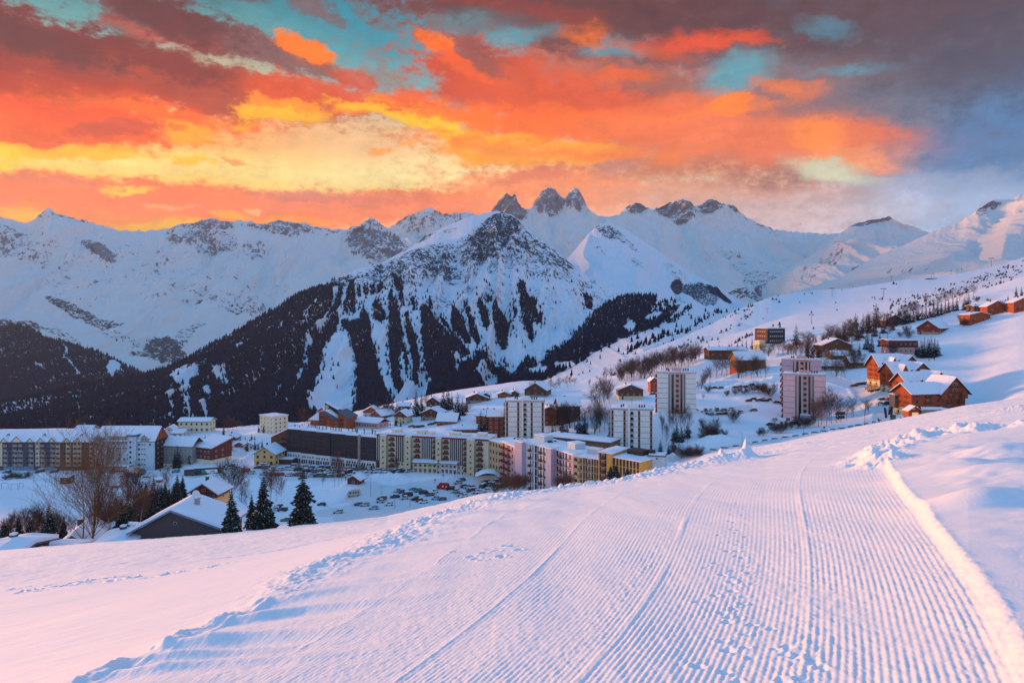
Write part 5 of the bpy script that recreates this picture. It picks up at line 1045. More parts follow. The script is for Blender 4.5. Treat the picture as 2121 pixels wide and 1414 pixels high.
# ---- stepped terrace of flats coming forward to the right
def terrace(pa, Ya, pb, Yb, top, zb, depth, wall, look, where, bays, tower=None, tcol=None, edge=None, floors=6):
    A, B = facade_pts(pa, Ya, pb, Yb); b = Bld('apartment_block', 'apartment block', look, where, A, B, zb); h = top - zb; W_ = b.W; fh = h / floors
    q = MB(); q.box(0, W_, 0, depth, -4, h); b.part(q, 'wall', wall); snow_slab(b.r, 0, W_, 0, depth, h + .01, .7, over=.35)
    for (f0, f1) in (tower or []): q = MB(); q.box(W_ * f0, W_ * f1, -2.4, -.01, -4, h + .5); o = b.part(q, 'tower', tcol); snow_slab(o, W_ * f0, W_ * f1, -2.4, .6, h + .51, .8, over=.25)
    for (x, w, kind) in bays:
        for f in range(floors):
            z = f * fh
            if kind == 'w': b.win(WIND, W_ * x, z + fh * .55, w, fh * .45)
            if kind in 'br': b.bal(BALR if kind == 'r' else BALM, W_ * x, z + .25, w, y=-.05); b.win(WINO, W_ * x, z + fh * .55, w * .7, fh * .7)
            if kind == 'g': b.win(WIND, W_ * x, z + fh * .5, w, fh * .92)
            if kind == 'd': b.bal(BALD, W_ * x, z + .25, w, y=-.05); b.win(WINO, W_ * x, z + fh * .55, w * .75, fh * .7)
    return b
b = terrace(1013, 345, 1037.5, 337, -62.4, -79.5, 12, YEL2, 'narrow sand-coloured block with plain windows', 'between the cream block and the red balconies', [(.15, .8, 'w'), (.4, .8, 'w'), (.65, .8, 'w'), (.88, .8, 'w')], floors=5); b.done()
b = terrace(1038, 336, 1074, 318, -61.3, -79.5, 12, PINKW, 'block with long red wooden balconies', 'right of the narrow sand-coloured block', [(.16, 3.4, 'r'), (.44, 4.4, 'r'), (.66, .9, 'w'), (.86, .9, 'w')], floors=6); b.done()
for k in range(6): chimney(b.r, 1.5 + k * 2.1, 6 + (k % 3), 18.0, 19.6, .3)
b = terrace(1075, 317, 1150, 299, -58.0, -77.5, 15, WHITEW, 'white block with two lilac towers', 'right of the red balconies', [(.40, .5, 'g'), (.335, 1.2, 'b'), (.48, 1.3, 'g'), (.54, .6, 'g'), (.62, 1.7, 'b'), (.70, .7, 'g'), (.80, 2.0, 'b')], [(0.0, .20), (.86, 1.0)], LILAC); b.done()
for (pa, pb, Yq, zt) in ((1096, 1124, 318, 3.4),): q = MB(); q.box(4.5, 11, 5, 10, 19.6, 22.6); o = b.part(q, 'roof_house', TEAL); snow_slab(o, 4.5, 11, 5, 10, 22.61, .5, over=.2)
q = MB()
for k in range(9): x = 11 + random.uniform(-1, 2.5); y = random.uniform(3, 10); q.box(x, x + 1.2, y, y + .5, 20.1, 20.6)
b.part(q, 'roof_clutter', DARK)
b = terrace(1150.5, 299, 1187, 288, -58.0, -76, 15, LILAC, 'pale block with brown balconies', 'right of the white block with lilac towers', [(.12, 1.2, 'g'), (.3, 2.2, 'b'), (.47, .6, 'g'), (.62, 1.0, 'g'), (.84, 2.0, 'd')], floors=6); b.done()
q = MB(); q.box(1.5, 7.0, 5, 10, 18.0, 20.9); o = b.part(q, 'roof_house', TEAL); snow_slab(o, 1.5, 7, 5, 10, 20.91, .5, over=.2)
b = terrace(1187.5, 288, 1240, 281, -58.4, -75, 15, YELLOW, 'yellow block with grey balconies', 'right of the pale block with brown balconies', [(.10, 1.4, 'w'), (.30, 1.8, 'd'), (.43, .7, 'g'), (.52, .7, 'g'), (.64, 1.6, 'd'), (.76, .7, 'g'), (.86, .7, 'g'), (.95, .7, 'g')], floors=6); b.done()
q = MB(); q.box(3.2, 8.4, 5, 9, 16.6, 19.2); o = b.part(q, 'roof_house', TEAL); snow_slab(o, 3.2, 8.4, 5, 9, 19.21, .4, over=.2)
b = terrace(1240, 279.5, 1267, 276, -55.2, -74, 14, ORY, 'golden block one storey higher than its neighbours', 'right of the yellow block', [(.14, .8, 'g'), (.34, 1.5, 'b'), (.52, .8, 'g')], floors=7); b.done()
b = terrace(1267.5, 277, 1326, 268, -56.6, -74, 14, ORY, 'low golden block with narrow windows', 'where the terrace sinks behind the snow crest', [(.08, .9, 'g'), (.2, .9, 'g'), (.32, .9, 'g'), (.44, .9, 'g'), (.56, .9, 'g'), (.68, .9, 'g'), (.8, .9, 'g'), (.92, .9, 'g')], floors=6); b.done()
q = MB(); q.box(2, 9.2, 7, 12, 17.4, 19.9); b.part(q, 'dark_roof_house', DARK)
q = MB()
for k in range(14): x = random.uniform(.5, 11); y = random.uniform(8, 13.5); q.box(x, x + 1.4, y, y + .4, 17.8, 18.25)
b.part(q, 'roof_clutter', DARK)
A, B = facade_pts(1343, 274, 1377, 272); b = Bld('house', 'house', 'small flat-roofed house', 'on the snow crest at the end of the golden terrace', A, B, zpx(968, 274)); q = MB(); q.box(0, b.W, 0, 6, -3, 4.4); b.part(q, 'wall', TEAL); q = MB(); q.box(-.3, b.W + .3, -.3, 6.3, 4.41, 4.75); b.part(q, 'roof', TRIM); snow_slab(b.r, 0, b.W, 0, 6, 4.76, .4); q = MB(); q.box(.2, 2.2, 2, 4, 4.8, 6.2); b.part(q, 'chimney', DARK); b.win(WIN, 3.2, 3.6, .6, .6)
# long low wooden hall
A, B = facade_pts(1126, 352, 1264, 334); b = Bld('wooden_hall', 'hall', 'long low hall clad in brown boards', 'between the two nearer white towers', A, B, -68.6); q = MB(); q.box(0, b.W, 0, 12, 2.6, 6.6); b.part(q, 'wall', WOODT); q = MB(); q.box(0, b.W, 1.2, 12, -3, 2.59); b.part(q, 'base_wall', WHITEW); q = MB(); q.box(-.3, b.W + .3, -.6, 12, 6.61, 7.0); b.part(q, 'roof', TRIM); snow_slab(b.r, -.2, b.W + .2, -.5, 12, 7.01, .7)
for k in range(7): b.win(WIN, b.W * (.2 + .11 * k), 1.6, 1.2, .7, y=1.18)
# ---- the five white towers
def tower(pa, pb, Y, pyt, pyb, kind, look, where, wall=TOWERW, dY=None, depth=13, side=PINKW, floors=8):
    azm = ((pa + pb) / 2 - CX) / F; d = (pb - pa) * Y / F * azm * .46 if dY is None else dY
    A, B = facade_pts(pa, Y + d, pb, Y - d); zb = zpx(pyb, Y); b = Bld('apartment_tower', 'apartment tower', look, where, A, B, zb, 'ten-storey panel towers of the resort'); W_ = b.W; h = zpx(pyt, Y) - zb; fh = h / floors
    q = MB(); q.box(0, W_, 0, depth, -5, h); b.part(q, 'wall', wall)
    q = MB(); q.box(-.25, W_ + .25, -.35, depth + .2, h + .01, h + .55); b.part(q, 'roof_edge', CONC if kind == 'a' else PINKW); snow_slab(b.r, 0, W_, 0, depth, h + .56, .45)
    q = MB()
    for f in range(1, floors):
        for (a, c) in (((.0, .30), (.35, .46), (.55, .63), (.68, 1.0)) if kind == 'a' else ((.0, .285), (.735, 1.0))): q.box(W_ * a + .02, W_ * c, -.035, -.0, f * fh - .09, f * fh + .05)
    b.part(q, 'floor_band', TRIM)
    if kind == 'a':
        q = MB()
        for x in (.015, .30, .645, .925): q.box(W_ * x, W_ * (x + .052), -.045, -.005, .1, h - .2)
        b.part(q, 'brown_strip', WOODT)
        for f in range(floors):
            for x in (.041, .326, .671, .951): b.win(WIND, W_ * x, f * fh + fh * .5, .8, fh * .42, y=-.05)
            b.win(WIND, W_ * .50, f * fh + fh * .45, W_ * .07, fh * .5, y=-.03)
        q = MB(); q.box(W_ * .41, W_ * .455, -1.5, -.01, -2, h + 1.4); b.part(q, 'service_shaft', wall)
        for f in range(floors): b.bal(BALD, W_ * .50, f * fh + .05, W_ * .085, y=-.02, d=.6)
    else:
        q = MB(); q.box(W_ * .295, W_ * .725, -.03, 0, 0, h - .3); b.part(q, 'middle_panel', side)
        boxes(b, 'glass_strip', GLASS, [(W_ * x, W_ * (x + w), -.12, -.035, .2, h - .5) for x, w in ((.295, .022), (.375, .055), (.60, .05), (.70, .025))])
        q = MB()
        for x in (.325, .345, .44, .46, .655, .68, .57): q.box(W_ * x, W_ * (x + .014), -.6, -.035, 0, h - .1)
        b.part(q, 'pale_fins', LTRIM)
        for f in range(floors): b.win(WIND, W_ * .52, f * fh + fh * .5, W_ * .075, fh * .5, y=-.05)
        q = MB(); q.box(W_ * .585, W_ * .60, -1.0, -.03, 0, h + 1.5); b.part(q, 'service_shaft', PINKW)
    for f in range(floors):
        for y in (2.5, 6.5, 10.5): b.bal(BALR if kind == 'b' else BALD, 0, f * fh + .1, 3.0, y=y, rz=-math.pi / 2, d=.8); b.win(WINO, None, f * fh + fh * .5, 1.6, fh * .6, 1, y)
        for y in (3, 7, 10.5): b.win(WIND, None, f * fh + fh * .5, 1.0, fh * .45, 2, y)
    q = MB(); q.box(W_ * .38, W_ * .62, 3, 7, h + .6, h + 2.3); b.part(q, 'roof_house', wall if kind == 'a' else PINKW)
    q = MB()
    for x in (.25, .3, .68, .74, .8): q.cyl(W_ * x, random.uniform(2, 6), h + .6, h + 2.2, .35, 8)
    b.part(q, 'roof_vents', DARK); q = MB(); q.cyl(W_ * .5, 5, h + 2.2, h + 5, .06, 5); q.box(W_ * .5 - .8, W_ * .5 + .8, 4.97, 5.03, h + 4.2, h + 4.3); b.part(q, 'aerial', DARK)
    b.done(); return b
tower(1047, 1128, 378, 832, 914, 'a', 'white panel tower with a pale service shaft', 'above the red balcony block')
tower(1265, 1353, 344, 849, 941, 'a', 'white panel tower, the nearest one', 'above the golden terrace')
tower(1361, 1442, 378, 773, 856, 'b', 'pale tower with dark glass strips', 'behind the nearest tower, beside a parking terrace')
PINKT = mw('pink_panel', (.84, .54, .52)); b = tower(1622, 1710, 380, 777, 868, 'b', 'pinkish tower with red side balconies', 'at the bend of the snowy road', PINKT)
tower(1619, 1701, 409, 746.5, 840, 'b', 'pink tower showing only its top storeys', 'hidden behind the pinkish tower', LILAC, side=PINKW)
q = MB(); q.box(8.5, 13.5, -3.2, -.5, 0, 2.6); o = b.part(q, 'porch', GARAGE); snow_slab(o, 8.5, 13.5, -3.2, -.5, 2.61, .4)
# ---- orange wooden residence with the dark sign wall
Yr = 438.0; k_ = Yr / F; A, B = facade_pts(643, Yr, 731, Yr - 6); b = Bld('wooden_residence', 'residence', 'orange wooden residence whose dark wall carries a round emblem', 'behind the dark brown block', A, B, zpx(893, Yr)); W_ = b.W; lx = lambda p: (p - 643) * k_; hz_ = lambda p: (893 - p) * k_
q = MB(); q.box(0, lx(708), 0, 12, -4, hz_(868)); b.part(q, 'wall', WOODO)
q = MB(); q.prism([(lx(664), hz_(868)), (lx(706), hz_(868)), (lx(698), hz_(867)), (lx(664.5), hz_(851))], 'y', -.6, 8); b.part(q, 'upper_wall', WOODO)
q = MB(); q.prism([(lx(663.5), hz_(851)), (lx(697), hz_(867.5)), (lx(712), hz_(865)), (lx(676), hz_(848))], 'y', -1.4, 7); o = b.part(q, 'roof', ROOFE); q = MB(); q.prism([(lx(664), hz_(850.4)), (lx(695), hz_(866.5)), (lx(712), hz_(864.2)), (lx(684), hz_(846.5))], 'y', -1.2, 6.8); q.build('snow_cap', SNOW, o)
q = MB(); q.prism([(-1.2, hz_(869)), (lx(664), hz_(869)), (lx(663.5), hz_(851))], 'y', -1.2, 9); o = b.part(q, 'roof', SNOW)
q = MB(); q.prism([(lx(709), -4), (lx(731), -4), (lx(731), hz_(862)), (lx(709), hz_(850))], 'y', -2.5, 10); b.part(q, 'right_wing', WOODO); q = MB(); q.prism([(lx(708), hz_(850)), (lx(733), hz_(863.5)), (lx(733), hz_(861.5)), (lx(708), hz_(848))], 'y', -3.1, 10.4); b.part(q, 'wing_roof', ROOFE)
q = MB(); q.prism([(lx(671.5), hz_(850)), (lx(698), hz_(861)), (lx(709), hz_(863)), (lx(730), hz_(863)), (lx(706), hz_(849)), (lx(672.5), hz_(833))], 'y', 2, 4.6); sw_ = b.part(q, 'sign_wall', DARK)
q = MB(); q.prism([(lx(672), hz_(833.4)), (lx(702), hz_(848.2)), (lx(702), hz_(846.4)), (lx(673.5), hz_(832))], 'y', 1.9, 4.7); q.build('snow_cap', SNOW, sw_)
q = MB(); n = 20; ex_, ez_ = lx(676.4), hz_(843); q.prism([(ex_ + 1.15 * math.cos(6.2832 * i / n), ez_ + 1.25 * math.sin(6.2832 * i / n)) for i in range(n)], 'y', 1.78, 1.99); em = q.build('emblem', m_simple('emblem_pale', (.75, .68, .35), .6), sw_)
q = MB()
for i in range(14):  # a ring 'e' and a bracket ')'
    a = .5 + i * .40; p0 = (ex_ - .38 + .36 * math.cos(a), ez_ + .45 * math.sin(a)); q.box(p0[0] - .09, p0[0] + .09, 1.72, 1.779, p0[1] - .09, p0[1] + .09)
q.box(ex_ - .72, ex_ - .05, 1.72, 1.775, ez_ - .06, ez_ + .06)
for i in range(9): a = -1.1 + i * .28; q.box(ex_ + .05 + .62 * math.cos(a) - .09, ex_ + .05 + .62 * math.cos(a) + .09, 1.72, 1.779, ez_ + .8 * math.sin(a) - .1, ez_ + .8 * math.sin(a) + .1)
q.build('emblem_mark', DARK, em)
q = MB(); q.prism([(-4, -4), (lx(648), -4), (lx(648), 5.2), (-4, 1.6)], 'y', 2, 11); b.part(q, 'left_wing', WOODO); q = MB(); q.prism([(-4.6, 1.4), (lx(649), 5.9), (lx(649), 6.5), (-4.6, 2.0)], 'y', 1.6, 11.4); b.part(q, 'snow_cap', SNOW)
q = MB(); q.prism([(-.5, 5), (6, 5), (6, 11), (3, 13), (-.5, 10)], 'y', 9, 16); b.part(q, 'back_wing', WOODO); gable_roof(b.r, -.5, 6, 9, 16, 10.4, 13.1, 'y', .6, .2, .4)
for (p, ys_) in ((652, (872, 880, 888)), (659, (872, 880, 888)), (683, (871, 879)), (701, (872, 880)), (706, (872, 880))):
    for y_ in ys_: b.win(WINO, lx(p), hz_(y_), 1.0, 1.1)
for f, y_ in enumerate((862, 870, 878)): b.bal(BALW, lx(670.5), hz_(y_ + 1), 2.6, y=-.6); b.win(WINL, lx(670.5), hz_(y_ - 2), 1.6, 1.5, y=-.62)
for y_ in (866, 874, 882): b.bal(BALW, lx(717), hz_(y_), 2.6, y=-2.5); b.win(WINL, lx(724), hz_(y_), 1.2, 1.5, y=-2.52)
# low pink building beside it
A, B = facade_pts(731, 440, 783, 432); b = Bld('low_building', 'building', 'long low pink building with a broad snowy roof', 'right of the orange wooden residence', A, B, zpx(886, 436)); q = MB(); q.box(0, b.W, 0, 11, -3, 3.3); b.part(q, 'wall', PINKW); gable_roof(b.r, 0, b.W, 0, 11, 3.3, 5.3, 'x', .8, .2, .5)
for k in range(9): b.win(WIND, b.W * (k + .6) / 9.4, 1.7, .8, 1.1)
b.win(WIND, None, 1.6, 1, 1, 2, 3); b.win(WIND, None, 1.6, .8, 1, 2, 7)
# ---- wooden chalet complex on the right
def complex_(pa, pb, Y, pyb, pye, pyr, c0, c1, pya, look, where, dY=2.5, bl=3, depth=12):
    A, B = facade_pts(pa, Y - dY, pb, Y + dY); zb = zpx(pyb, Y); b = Bld('wooden_residence', 'residence', look, where, A, B, zb, 'linked wooden chalet residences below the piste'); W_ = b.W; k = Y / F
    lx = lambda p: (p - pa) / (pb - pa) * W_; hz_ = lambda p: (pyb - p) * k; he = hz_(pye); hr = hz_(pyr); ha = hz_(pya)
    q = MB(); q.box(0, W_, 0, depth, 0, 3.6); b.part(q, 'base_wall', CREAM); q = MB(); q.box(.05, W_ - .05, .05, depth, -9, -.01); b.part(q, 'retaining_wall', STONED); q = MB(); q.box(-.05, W_ + .05, -.08, depth, 3.6, he); b.part(q, 'wall', WOODO)
    q = MB(); q.prism([(0, he), (depth, he), (depth / 2, hr)], 'x', -.04, 1.0); b.part(q, 'end_gable', WOODO)
    gable_roof(b.r, 0, lx(c0) + 3, 0, depth, he, hr, 'x', 1.3, .25, .7, TRIM)
    x0, x1 = lx(c0), lx(c1); q = MB(); q.prism([(x0, he - 3), (x1, he - 3), (x1, he), ((x0 + x1) / 2, ha - .2), (x0, he)], 'y', -1.2, depth); b.part(q, 'cross_gable', WOODO); gable_roof(b.r, x0, x1, -1.0, depth, he, ha, 'y', 1.3, .28, .7, TRIM)
    nf = int(he / 2.7) + 1
    for f in range(nf):
        z = f * 2.75; n = 5
        for i in range(n):
            x = W_ * (i + .5) / n * .98; inx = x0 < x < x1; y = -1.22 if (inx and z > he - 3.3) else -.1
            b.win(WINO if i % 2 else WIN, x, z + 1.45, 1.1, 1.5, y=y)
            if i % 2 == 1 or inx: b.bal(BALW, x, z + .35, 3.0, y=y)
        for y in (3, 8.5): b.win(WIN, None, z + 1.4, 1.0, 1.3, 1, y); b.bal(BALW, 0, z + .3, 2.4, y=y, rz=-math.pi / 2, d=.9)
    for f in range(max(1, int((ha - he) / 2.8))): b.bal(BALW, (x0 + x1) / 2, he + f * 2.6, (x1 - x0) * .45, y=-1.22); b.win(WINL, (x0 + x1) / 2, he + 1.2 + f * 2.6, 2.2, 1.5, y=-1.24)
    chimney(b.r, W_ * .4, depth * .6, hr - 1, hr + 1.4, .4); return b
complex_(1822, 1893, 402, 800, 757, 736, 1866, 1902, 738, 'wooden residence with a steep front gable', 'farthest left in the chalet complex', 1)
complex_(1852, 1922, 385, 814, 772, 753, 1886, 1928, 753, 'tall wooden residence behind the middle roofs', 'second from left in the chalet complex', 1)
complex_(1879, 1950, 367, 832, 793, 774, 1925, 1962, 772, 'wooden residence showing mostly its snow roof', 'third from left in the chalet complex', 1)
b = complex_(1888, 1999, 344, 860, 813, 796, 1946, 2001, 783, 'large orange wooden residence on a pale base', 'nearest in the chalet complex', 3)
# front gables of the two left residences
for (pa, Y, w, ap, ev, base, name) in ((1846, 399, 26, 740, 758, 800, 0), (1868, 383, 24, 753, 773, 812, 1)):
    k = Y / F; q = MB(); W2 = w * k / 2; he = (base - ev) * k; ha = (base - ap) * k; X = (pa - CX) * k; rr_ = REG[-4 + name][0]
    M = rr_.matrix_world; o = root('front_wing', (X - rr_.location.x, Y - 2.0 - rr_.location.y, 0)); o.parent = rr_
    q.prism([(-W2 * .7, -1), (W2 * .7, -1), (W2 * .7, he + 1), (0, ha - .3), (-W2 * .7, he + 1)], 'y', -1, 5); q.build('wall', WOODO, o); gable_roof(o, -W2 * .75, W2 * .75, -1, 5, he, ha, 'y', .5, .2, .5, TRIM)
    for f in range(int(he / 2.7)): inst(BALW, 'balcony', o, (0, -1, f * 2.7 + .4), 0, (W2 * 1.2, .7, 1)); inst(WINO, 'window', o, (0, -1.02, f * 2.7 + 1.6), 0, (W2 * .8, 1, 1.5))
# terrace and hut in front of the nearest residence
X, Y, Z = g_Y(1895, 300); Z = zpx(862, 300)
r_ = root('terrace_hut', (X, 300, Z)); reg(r_, 'hut', 'small orange-lit wooden hut', 'at the foot of the nearest wooden residence'); q = MB(); q.box(-2.6, 2.8, 0, 4, -5, 2.2); q.build('wall', WOODO, r_); gable_roof(r_, -2.6, 2.8, 0, 4, 2.2, 4.0, 'y', .5, .15, .3, WOODO); q = MB(); q.box(-1.2, 1.4, -.05, -.01, .2, 1.6); q.build('opening', LITW, r_)
r_ = root('snow_covered_deck', ((1930 - CX) * 306 / F, 306, zpx(856, 306))); reg(r_, 'deck', 'low deck roof under flat snow', 'along the front of the nearest wooden residence'); q = MB(); q.box(-5, 7, 0, 5, -5, 1.6); q.build('wall', STONE, r_); snow_slab(r_, -5.4, 7.4, -.4, 5, 1.61, .9)
r_ = root('long_porch', ((1866 - CX) * 350 / F, 350, zpx(826, 350))); reg(r_, 'porch', 'low stone entrance wing with garage openings', 'between the residences and their parking place'); q = MB(); q.box(-3, 6, 0, 5, -4, 2.0); q.build('wall', STONED, r_); snow_slab(r_, -3.4, 6.4, -.6, 5, 2.01, .6)
for k in range(3): inst(WIND, 'window', r_, (-1.6 + k * 3.0, -.02, .9), 0, (1.8, 1, 1.3))
# ---------------------------------------------------------------- houses and chalets
CH = [ # px, base, width, wall, roof, depth, look, where, kwargs
 (768, 868, 32, 15, 9, 9, 'pale green chalet with a brown gable and wide snow roof', 'behind the low pink building', dict(lower=TEAL, upper=WOODO, split=.8, nwin=3)),
 (779, 872, 24, 8, 9, 12, 'brown gabled chalet half buried in snow', 'right behind the low pink building', dict(ang=-35, lower=WOODB, upper=WOODO, nwin=2)),
 (829, 879, 28, 17, 10, 9, 'small yellow chalet with a brown gable and snow roof', 'right of the low pink building', dict(ang=-15, lower=CREAM, upper=REDW, split=.85, nwin=2, floors=2)),
 (836, 849, 22, 8, 5, 9, 'small dark chalet with a rounded snow roof', 'behind a clump of dark firs', dict(lower=WOODB, upper=BRW, nwin=1, ridge='x')),
 (893, 869, 44, 14, 10, 11, 'brown chalet with low eaves', 'in the middle of the upper hamlet', dict(ang=-12, lower=STONE, upper=WOODB, nwin=3)),
 (896, 841, 26, 9, 9, 9, 'small brown chalet with a snow roof', 'between tall firs in the upper hamlet', dict(lower=WOODB, upper=WOODB, nwin=2)),
 (925, 879, 40, 8, 13, 9, 'side-on wooden chalet under a blue snow roof', 'beside the curving parking road', dict(ang=-8, lower=WOODO, upper=WOODO, ridge='x', nwin=4)),
 (988, 836, 46, 10, 9, 12, 'wide brown chalet with a shallow snow roof', 'at the right end of the upper hamlet', dict(lower=STONE, upper=WOODB, nwin=4)),
 (1003, 872, 34, 11, 8, 9, 'orange-brown chalet under a blue snow roof', 'left of the leftmost tower, beside tall firs', dict(ang=-10, lower=WOODO, upper=WOODO, ridge='x', nwin=3)),
 (964, 899, 50, 9, 3, 10, 'long low brown building with a flat snow roof', 'just behind the tall cream block', dict(lower=WOODO, upper=WOODO, ridge='x', nwin=5, name='low_building', cat='building')),
 (1028, 908, 34, 46, 9, 12, 'tall dark red-brown house under a blue snow roof', 'left of the leftmost tower', dict(lower=REDW, upper=REDW, ridge='x', nwin=3, floors=5, Y=386, name='house', cat='house')),
 (1109, 822, 44, 15, 14, 13, 'large brown chalet with a long left roof slope', 'above the leftmost tower', dict(ang=-18, lower=STONE, upper=WOODB, nwin=3, split=.3)),
 (1044, 826, 26, 7, 5, 8, 'low red-brown chalet', 'left of the large brown chalet', dict(lower=REDW, upper=WOODO, nwin=3)),
 (1066, 822, 18, 6, 6, 7, 'tiny chalet with a snow roof', 'beside the large brown chalet', dict(lower=WOODB, upper=WOODB, nwin=1)),
 (1006, 832, 18, 9, 5, 8, 'small brown chalet end', 'behind the orange-brown chalet', dict(lower=WOODB, upper=WOODB, nwin=2)),
 (1180, 874, 44, 34, 14, 11, 'brown chalet with a blue snow roof', 'behind bare trees right of the leftmost tower', dict(ang=8, lower=REDW, upper=REDW, ridge='x', nwin=4, floors=3)),
 (1138, 882, 24, 34, 5, 10, 'dark red wooden house', 'against the right side of the leftmost tower', dict(lower=REDW, upper=REDW, nwin=2, floors=3, name='house', cat='house')),
 (1307, 827, 50, 20, 10, 11, 'brown chalet on a yellow base', 'alone on the slope above the nearest tower', dict(lower=CREAM, upper=WOODB, split=.35, nwin=4)),
 (1355, 812, 15, 24, 7, 9, 'orange chalet peeping out', 'left of the tower beside the parking terrace', dict(lower=WOODO, upper=WOODO, nwin=1, floors=2)),
 (1557, 771, 62, 24, 15, 11, 'orange-brown chalet under a large blue snow roof', 'above the snow terraces, behind bare bushes', dict(ang=12, lower=WOODO, upper=WOODT, ridge='x', nwin=4, split=.2)),
 (1734, 737, 60, 22, 13, 13, 'broad brown chalet with a shallow gable', 'behind the pink tower, among firs', dict(lower=STONE, upper=WOODB, nwin=4, split=.35)),
 (1743, 751, 34, 14, 8, 8, 'small pale chalet with a snow roof', 'in front of the broad brown chalet', dict(lower=WHITEW, upper=WOODT, ridge='x', nwin=2)),
 (1783, 763, 42, 12, 10, 9, 'long brown shed under a snow roof', 'right of the small pale chalet', dict(lower=WOODT, upper=WOODB, ridge='x', nwin=2, name='shed', cat='shed')),
 (1724, 769, 44, 11, 9, 9, 'low dark shed under a snow roof', 'just behind the pink tower', dict(lower=STONE, upper=WOODB, ridge='x', nwin=2, name='shed', cat='shed')),
 (1922, 693, 26, 14, 15, 21, 'red steep-gabled chalet', 'on the open piste above the chalet complex', dict(ang=-52, lower=STONE, upper=REDW, split=.4, nwin=2, floors=1)),
 (1871, 733, 60, 28, 2, 11, 'red-brown and pink building with a flat snow roof', 'left of the dense fir clump', dict(lower=PINKW, upper=REDW, split=.5, ridge='x', nwin=6, floors=2, name='low_building', cat='building')),
 (1853, 672, 36, 9, 11, 10, 'dark-roofed chalet half hidden by trees', 'in the fir belt above the piste', dict(lower=WOODB, upper=WOODB, nwin=2)),
 (2030, 668, 46, 15, 5, 10, 'orange-brown chalet with a flattish snow roof', 'lowest of the chalets on the skyline piste', dict(ang=8, lower=WOODO, upper=WOODO, nwin=2)),
 (2066, 650, 38, 15, 11, 11, 'orange chalet with a snow-edged gable', 'in the row at the top of the piste', dict(ang=-8, lower=WOODO, upper=WOODO, nwin=2)),
 (2035, 646, 34, 12, 2, 10, 'brown flat-roofed chalet', 'left of the gable in the row at the top of the piste', dict(lower=WOODB, upper=WOODB, ridge='x', nwin=3)),
 (2096, 637, 26, 8, 6, 9, 'small blue-roofed hut', 'between two orange chalets at the top of the piste', dict(lower=WOODB, upper=WOODB, ridge='x', nwin=1)),
 (2126, 643, 46, 16, 12, 12, 'orange chalet', 'last in the row at the top of the piste', dict(ang=-10, lower=WOODO, upper=WOODO, nwin=2)),
 (1508, 744, 80, 20, 5, 12, 'long low dark-brown building', 'left of the dark modern block', dict(ang=4, lower=WOODB, upper=REDW, ridge='x', nwin=5, name='low_building', cat='building')),
 (422, 1040, 56, 20, 18, 7, 'dark red chalet on a yellow base', 'behind the near house with the satellite dish', dict(ang=-6, lower=YELLOW, upper=REDW, split=.5, nwin=3, Y=196, balc=True)),
 (515, 931, 22, 9, 5, 8, 'small pale hut with a snow roof', 'above the yellow house', dict(lower=WHITEW, upper=WHITEW, nwin=2, Y=412, name='hut', cat='hut')),
 (478, 912, 20, 6, 6, 7, 'small brown hut', 'on the bank left of the pale cream block', dict(lower=WOODO, upper=WOODO, nwin=1, name='hut', cat='hut')),
 (496, 926, 20, 5, 5, 7, 'tiny brown hut', 'beside the small pale hut', dict(lower=WOODB, upper=WOODO, nwin=1, Y=418, name='hut', cat='hut')),
 (732, 1003, 26, 10, 8, 5, 'dark wooden ticket hut with a snow roof', 'on the bank between the two car parks', dict(ang=-14, lower=REDW, upper=REDW, nwin=1, Y=325, name='hut', cat='hut')),
 (152, 1146, 44, 20, 18, 9, 'grey-brown chalet gable', 'under the tall bare tree', dict(ang=14, lower=WOODB, upper=WOODT, nwin=1, Y=112)),
 (212, 1130, 40, 12, 16, 9, 'chalet with a steep blue snow roof', 'right of the tall bare tree', dict(ang=-20, lower=WOODB, upper=WOODB, ridge='x', nwin=1, Y=128)),
 (70, 1180, 74, 12, 12, 8, 'low house buried under rounded snow', 'at the left behind the slope edge', dict(lower=WOODB, upper=WOODB, ridge='x', nwin=1, Y=98, snow=.9)),
 (-12, 1172, 60, 12, 12, 8, 'snow-covered roof at the picture edge', 'far left behind the slope edge', dict(lower=WOODB, upper=WOODB, ridge='x', nwin=1, Y=92, snow=.9)),
 (235, 1143, 60, 10, 10, 7, 'low lean-to under deep snow', 'between the bare tree and the near brown house', dict(lower=WOODB, upper=WOODB, ridge='x', nwin=1, Y=104, snow=.8)),
 (237, 1010, 13, 5, 1.5, 2.5, 'little red-brown shelter', 'on the snowfield behind the birch', dict(lower=REDW, upper=REDW, ridge='x', nwin=1, Y=322, name='hut', cat='hut', chim=False)),
 (328, 999, 9, 6, 1, 2, 'tiny red box hut', 'on the snowfield right of the delivery truck', dict(lower=REDW, upper=REDW, ridge='x', nwin=1, Y=330, name='hut', cat='hut', chim=False)),
 (134, 1002, 18, 14, 2, 4, 'square brown hut', 'behind the branches of the tall bare tree', dict(lower=WOODB, upper=WOODB, ridge='x', nwin=1, Y=335, name='hut', cat='hut')),
 (170, 897, 32, 5, 8, 9, 'snow roof of a house', 'showing above the ridge of the long gabled block', dict(lower=WHITEW, upper=WHITEW, ridge='x', nwin=1, Y=430, name='house', cat='house')),
 (455, 934, 36, 6, 2, 6, 'low orange wooden chalet', 'behind the dark red block', dict(lower=WOODO, upper=WOODO, ridge='x', nwin=3, Y=405)),
 (1480, 731, 14, 8, 4, 6, 'small red hut', 'at the left end of the long low dark-brown building', dict(lower=REDW, upper=REDW, nwin=1, name='hut', cat='hut', chim=False)),
]
for (px, py, w, hw, hr, dp, look, where, kw) in CH: chalet(px, py, w, hw, hr, dp, look, where, **kw)
